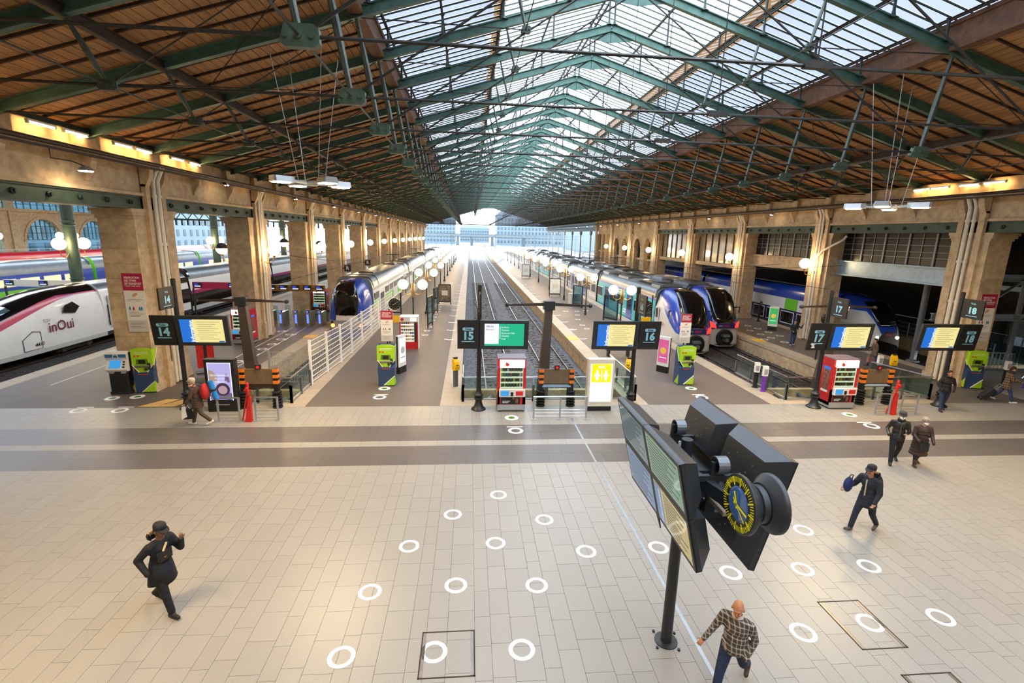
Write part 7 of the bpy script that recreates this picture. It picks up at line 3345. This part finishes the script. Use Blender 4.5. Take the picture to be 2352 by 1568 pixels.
jacket_bits(t, J, mat('black_leather', '1b1817', .45), 'grey')
PUFF = mat('brown_puffer', '3d2a25', .55, var=.2, scale=6)
t, J = person('person in a long brown quilted coat, knit hat and white mask', (14.55, 13.6, 0), face_dir(-.35, -.93),
              pm('couple_woman', '3d2a25', '18140f', '4a2c1e', 'c79a80', '8a7a66', tmat=PUFF), dict(rhip=14, rknee=5, rfoot=4, lhip=-10, lknee=20, lfoot=-16, rsh=10, rabd=16, rel=50, rtw=30, rpocket=1, lsh=5, labd=18, lel=40, ltw=20, lpocket=1), 1.62, 'boots', 'short', True, build=1.12, nod=8, face_turn=10)
b = MB()
ell(b, tuple(J['hc'] + J['u'] * .055 - J['f'] * .012), (.1, .112, .082, (J['sd'], J['f'], J['u'])))
b.build('knit_hat', mat('knit_hat', 'b8a58c', .9, hex2='5a5650', scale=30), t, smooth=True)
for q in range(7):
    z = .42 + q * .13
    b = MB()
    rx = .275 - .012 * q if q < 4 else .235
    b.lathe((0, .0, z * J['k']), [(rx * .97 * J['k'], 0), (rx * 1.0 * J['k'], .03), (rx * .97 * J['k'], .06)], 18, caps=False)
    o = b.build('quilted_band', PUFF, t, smooth=True)
    o.scale = (1, .82, 1)
hb = thing('hand_bag', 'dark handbag carried by the person in the brown quilted coat', 'bag', (14.55, 13.6, 0), face_dir(-.35, -.93))
rbox(hb, 'bag_body', 'black', -.12, .14, .24, .33, .62, .88, .04)
b = MB()
b.path([(-.08, .28, .87), (-.04, .28, 1.02), (.06, .28, 1.02), (.1, .28, .87)], .012, 5)
b.build('bag_handle', 'black', hb)

# 6 man in black jacket and jeans
t, J = person('person in a black jacket and blue jeans walking past the first right pier', (20.5, 18.55, 0), face_dir(-.3, -.95),
              pm('jeansman', '121214', '22304f', '3a221c', '9a6a50', '17120f', tmat=mat('black_jacket', '121215', .8, var=.2, scale=9)), dict(rhip=12, rknee=4, rfoot=2, lhip=-10, lknee=18, lfoot=-14, rsh=-4, rabd=24, rel=40, rtw=44, rpocket=1, lsh=-4, labd=24, lel=40, ltw=44, lpocket=1), 1.79, 'short', build=1.14)
b = MB()
b.cbox(tuple(J['chest'] + V3(-.09, .14, .0)), (.05, .012, .02))
b.build('chest_badge', 'redpaint', t)
jacket_bits(t, J, mat('black_jacket', '121215', .8), 'darkgrey')

# 7 woman in checked coat with suitcase and phone
t, J = person('person in a brown checked coat looking at a phone and pulling a suitcase', (24.75, 19.65, 0), face_dir(.86, -.5),
              pm('coatwoman', '5a4433', '2a3a5c', 'd8d4cc', 'c79478', '3a2418', tmat=plaid('checked_coat', '4a3626', '9c7a56', 9)), dict(rhip=22, rknee=8, rfoot=6, lhip=-18, lknee=26, lfoot=-24, rsh=12, rabd=12, rel=78, rtw=14, rcurl=60, lsh=8, labd=14, lel=80, ltw=30, lcurl=50), 1.7, 'mid', 'long', build=1.05, nod=28)
b = MB()
b.lathe(tuple(J['neck'] + V3(0, 0.01, -.07)), [(.1, 0), (.13, .03), (.12, .08), (.08, .1)], 14)
b.build('scarf', mat('plum_scarf', '3a2430', .9), t, smooth=True)
sc_ = thing('suitcase', 'black wheeled suitcase tilted behind the person in the checked coat', 'suitcase', (24.0, 20.05, 0), face_dir(.86, -.5))
b = MB()
rm = Matrix.Rotation(R(-40), 3, 'X')
for (x0, x1, y0, y1, z0, z1) in ((-.2, .2, -.12, .12, .08, .68),):
    vs = [rm @ V3(x, y, z) + V3(0, 0, .04) for x, y, z in ((x0, y0, z0), (x1, y0, z0), (x1, y1, z0), (x0, y1, z0), (x0, y0, z1), (x1, y0, z1), (x1, y1, z1), (x0, y1, z1))]
    b.add(vs, [(3, 2, 1, 0), (4, 5, 6, 7), (0, 1, 5, 4), (1, 2, 6, 5), (2, 3, 7, 6), (3, 0, 4, 7)])
o = b.build('shell', BLK, sc_)
o.modifiers.new('soft_edges', 'BEVEL').width = .04
b = MB()
for s in (-.12, .12):
    b.tube(rm @ V3(s, 0, .66) + V3(0, 0, .04), rm @ V3(s, 0, 1.02) + V3(0, 0, .04), .01, n=6)
b.tube(rm @ V3(-.13, 0, 1.02) + V3(0, 0, .04), rm @ V3(.13, 0, 1.02) + V3(0, 0, .04), .015, n=6)
b.build('pull_handle', 'grey', sc_)
for s in (-.16, .16):
    b = MB()
    b.tube((s - .02, -.0, .05), (s + .02, -.0, .05), .05, n=10)
    b.build('wheel', 'rubber', sc_)
ph = thing('phone', 'mobile phone held by the person in the checked coat', 'phone', (24.75, 19.65, 0), face_dir(.86, -.5))
b = MB()
b.prism([(.1, .4, 1.22), (.17, .4, 1.22), (.17, .46, 1.34), (.1, .46, 1.34)], (0, .008, -.006))
b.build('case', 'black', ph)
b = MB()
b.prism([(.105, .398, 1.225), (.165, .398, 1.225), (.165, .452, 1.335), (.105, .452, 1.335)], (0, -.001, .002))
b.build('screen', 'screen_white', ph)

# 8 walker with red backpack by the advertising totem
BRN = mat('brown_coat', '4a3626', .85, var=.25, scale=8, bump=.3, bscale=12)
t, J = person('person in a brown coat and pale cap walking left past the advertising totem', (-9.72, 17.62, 0), face_dir(-.96, -.15),
              pm('walker', '4a3626', '4a3d30', 'd8d0c2', 'b98a6c', 'a89a88', tmat=BRN), dict(rhip=20, rknee=8, rfoot=4, lhip=-16, lknee=30, lfoot=-26, rsh=-10, rabd=10, rel=22, rtw=6, rcurl=60, lsh=14, labd=12, lel=24, ltw=6, lcurl=70, lean=8), 1.76, 'mid', 'short', build=1.08)
cap_hat(t, J, mat('pale_cap', 'b8aca0', .85), .06)
b = MB()
b.lathe(tuple(J['neck'] + V3(0, 0.0, -.07)), [(.1, 0), (.135, .03), (.12, .07), (.08, .09)], 14)
b.build('striped_scarf', mat('striped_scarf', 'd8c8bc', .9, hex2='a03a34', scale=22), t, smooth=True)
bk = thing('backpack', 'red and grey backpack worn by the person in the brown coat', 'bag', (-9.72, 17.62, 0), face_dir(-.96, -.15))
b = MB()
ell(b, (0, -.27, 1.26), (.2, .15, .31))
b.build('pack_body', mat('red_pack', 'b01f22', .7, var=.1), bk, smooth=True)
b = MB()
ell(b, (.06, -.36, 1.2), (.13, .08, .2))
b.build('grey_pocket', mat('grey_pack', '6d6258', .8), bk, smooth=True)
for s in (-1, 1):
    b = MB()
    b.path([(s * .13, -.2, 1.5), (s * .15, .0, 1.58), (s * .15, .14, 1.4), (s * .16, .05, 1.1), (s * .16, -.15, 1.0)], .02, 5)
    b.build('shoulder_strap', 'darkgrey', bk)
rm_ = thing('rolled_mat', 'bright blue rolled mat strapped to the red backpack', 'mat', (-9.72, 17.62, 0), face_dir(-.96, -.15))
b = MB()
b.tube((.02, -.46, 1.64), (.02, -.62, .96), .09, n=14)
b.build('roll', mat('blue_foam', '1c7cc8', .8), rm_, smooth=40)
b = MB()
b.tube((.02, -.535, 1.34), (.02, -.55, 1.26), .093, n=14)
b.build('strap', 'darkgrey', rm_)
cb_ = thing('carrier_bag', 'black and white carrier bag in the hand of the person in the brown coat', 'bag', (-9.72, 17.62, 0), face_dir(-.96, -.15))
b = MB()
b.prism([(-.16, .14, .3), (-.16, .46, .3), (-.16, .42, .66), (-.16, .2, .68)], (.12, 0, 0))
b.build('bag_body', 'black', cb_)
b = MB()
b.prism([(-.18, .32, .4), (-.18, .5, .3), (-.18, .46, .76), (-.18, .36, .8)], (.05, 0, 0))
b.build('white_flap', 'white', cb_)
b = MB()
b.path([(-.1, .22, .67), (-.1, .3, .8), (-.1, .38, .67)], .01, 5)
b.build('bag_handle', 'white', cb_)

# 9, 10, 11 figures farther back
t, J = person('person in a dark shirt and jeans standing on the right-hand platform, hand to head', (22.4, 31.5, 0), face_dir(-.35, -.93),
              pm('platform_man', '23242c', '2a3c66', 'b0aaa0', 'b98a70', '1a1512'), dict(rhip=8, rknee=4, lhip=-6, lknee=10, lsh=50, labd=40, lel=125, ltw=20, lcurl=30, rsh=10, rabd=10, rel=60, rtw=30), 1.76)
t, J = person('person in a brown coat half hidden behind the first right pier', (23.6, 25.9, 0), face_dir(-.9, .3),
              pm('pier_woman', '5a4a3a', '27406a', '6a4030', 'c09070', '2a1c14'), dict(rhip=20, rknee=8, lhip=-14, lknee=22, rsh=10, rel=30, lsh=-10, lel=20), 1.68, 'mid', 'long')
hb = thing('tote_bag', 'pink-brown bag carried by the person half hidden behind the first right pier', 'bag', (23.25, 25.75, 0))
rbox(hb, 'bag_body', mat('pink_bag', '9a6a5c', .7, var=.1), -.17, .17, -.07, .07, .3, .62, .04)
b = MB()
b.path([(-.1, 0, .6), (-.06, 0, .82), (.06, 0, .82), (.1, 0, .6)], .012, 5)
b.build('bag_handle', mat('pink_bag', '9a6a5c', .7, var=.1), hb)
t, J = person('dark figure standing by the open door of the blue and white regional train', (25.9, 41.4, 0), face_dir(.6, -.7),
              pm('dark_figure', '1a1512', '141210', '100e0c', '7a5a48', '15110e', tmat=BLK), dict(rhip=4, lhip=-4, rel=30, lel=30), 1.76, 'mid')
# ---------------------------------------------------------------- beyond the roof: gantries, wires, houses
M.update(
    far_wall=mat('pale_render', '5f7280', .8, var=.08), far_win=mat('far_window', '3d4c58', .3), far_roof=mat('zinc_roof', '566672', .5),
    far_metal=mat('galvanised_steel', '5c6a74', .45, .3), far_ground=mat('track_yard', '6a6c6e', .9, var=.2),
)
G0 = struct('ground_beyond', 'open track yard beyond the end of the station roof', 'ground')
b = MB()
b.box(-160, 160, 200, 620, -1.6, -1.1)
b.box(-160, -66, -20, 200, -1.6, -1.1)
b.box(44, 160, -20, 200, -1.6, -1.1)
b.build('yard', 'far_ground', G0)
for k, y in enumerate((168, 190, 214, 240, 270, 300)):
    t = thing('catenary_gantry', '%s pale steel gantry across the tracks beyond the roof' % names[k], 'gantry', (6, y, -1.1), 0, 'steel gantries beyond the roof')
    for x in (-26, -12, 2.4, 16, 30):
        b = MB()
        for s in (-.2, .2):
            b.bar((x + s, 0, 0), (x + s, 0, 8.6), .09)
        for q in range(8):
            b.bar((x - .2, 0, q * 1.05), (x + .2, 0, q * 1.05 + 1), .04)
        b.build('post', 'far_metal', t)
    b = MB()
    b.bar((-27, 0, 8.2), (31, 0, 8.2), .12)
    b.bar((-27, 0, 7.3), (31, 0, 7.3), .12)
    for q in range(58):
        b.bar((-27 + q, 0, 7.3 if q % 2 else 8.2), (-26 + q, 0, 8.2 if q % 2 else 7.3), .06)
    b.build('lattice_beam', 'far_metal', t)
    for x in (-15, -7, -4.3, -.7, 9.7, 13):
        b = MB()
        b.bar((x, 0, 7.3), (x, 0, 6.2), .05)
        b.bar((x - .8, 0, 6.3), (x + .8, 0, 6.3), .05)
        b.build('wire_hanger', 'far_metal', t)
for k, x in enumerate((1.66, 5.3, -8.85, 15.75, 19.15)):
    t = thing('overhead_wire', 'contact wire hung above %s' % ('the left of the two empty tracks', 'the right of the two empty tracks', 'the blue-nosed train', 'the teal train', 'the second right-hand train')[k], 'wire', (x, 60, 0), 0, 'overhead contact wires')
    b = MB()
    b.tube((0, -36, 4.6), (0, 250, 4.9), .014, n=5)
    b.build('contact_wire', 'rod', t)
    b = MB()
    for q in range(9):
        a, c = -36 + q * 32, -36 + (q + 1) * 32
        b.path([(0, a + (c - a) * f, 5.9 - 1.0 * math.sin(PI * f)) for f in [i / 8 for i in range(9)]], .012, 4)
    b.build('carrier_wire', 'rod', t)


def house(label, x0, x1, y0, y1, h, faces, cols, rows):
    t = thing('far_building', label, 'building', ((x0 + x1) / 2, (y0 + y1) / 2, -1.1), 0, 'pale buildings beyond the station')
    w, d = (x1 - x0) / 2, (y1 - y0) / 2
    bp(t, 'walls', 'far_wall', -w, w, -d, d, 0, h)
    b = MB()
    b.loft([[(x * f, y * f2, z) for x, y in ((-w, -d), (w, -d), (w, d), (-w, d))] for f, f2, z in ((1.02, 1.02, h), (1.02, 1.02, h + .4), (.9, .9, h + 3.5))])
    b.build('roof', 'far_roof', t)
    wn = MB()
    for fc in faces:
        for i in range(cols):
            for j in range(rows):
                f = (i + .5) / cols
                z = 2 + (h - 3) * j / rows
                hh = (h - 3) / rows * .6
                if fc == 'x':
                    yy = -d + 2 * d * f
                    wn.box(w, w + .12, yy - .7, yy + .7, z, z + hh)
                else:
                    xx = -w + 2 * w * f
                    wn.box(xx - .8, xx + .8, -d - .12, -d, z, z + hh)
    wn.build('windows', 'far_win', t)['kind'] = 'stuff'


house('long pale building seen through the left bays', -120, -92, 100, 230, 20, ('x',), 34, 5)
house('pale building closing the view beyond the left side of the tracks', -70, -12, 420, 440, 22, ('y',), 22, 6)
house('pale building closing the view beyond the right side of the tracks', 22, 90, 410, 440, 24, ('y',), 24, 6)
house('low pale building in the middle of the far view', -10, 20, 520, 540, 14, ('y',), 12, 4)
house('long pale building beyond the right-hand colonnade', 62, 90, 125, 330, 16, (), 1, 1)
t = thing('bridge', 'low dark road bridge at the far end of the tracks', 'bridge', (5, 380, -1.1))
bp(t, 'deck', 'far_roof', -80, 90, -4, 4, 6.5, 8.5)
for x in (-40, -14, -3.5, 12, 36):
    bp(t, 'pier', 'far_win', x - 1, x + 1, -3, 3, 0, 6.5)
t = thing('dark_canopy', 'dark iron lattice canopy crossing the left hall', 'canopy', (-40, 96, 0))
b = MB()
b.bar((-26, 0, 9.6), (25, 0, 9.6), .3)
b.bar((-26, 0, 8.4), (25, 0, 8.4), .3)
for q in range(51):
    b.bar((-26 + q, 0, 8.4 if q % 2 else 9.6), (-25 + q, 0, 9.6 if q % 2 else 8.4), .12)
b.build('lattice_beam', 'irondk', t)
b = MB()
for q in range(51):
    b.bar((-26 + q, 0, 8.3), (-26 + q, 0, 7.4), .3, .06)
b.build('fringe', 'irondk', t)['kind'] = 'stuff'
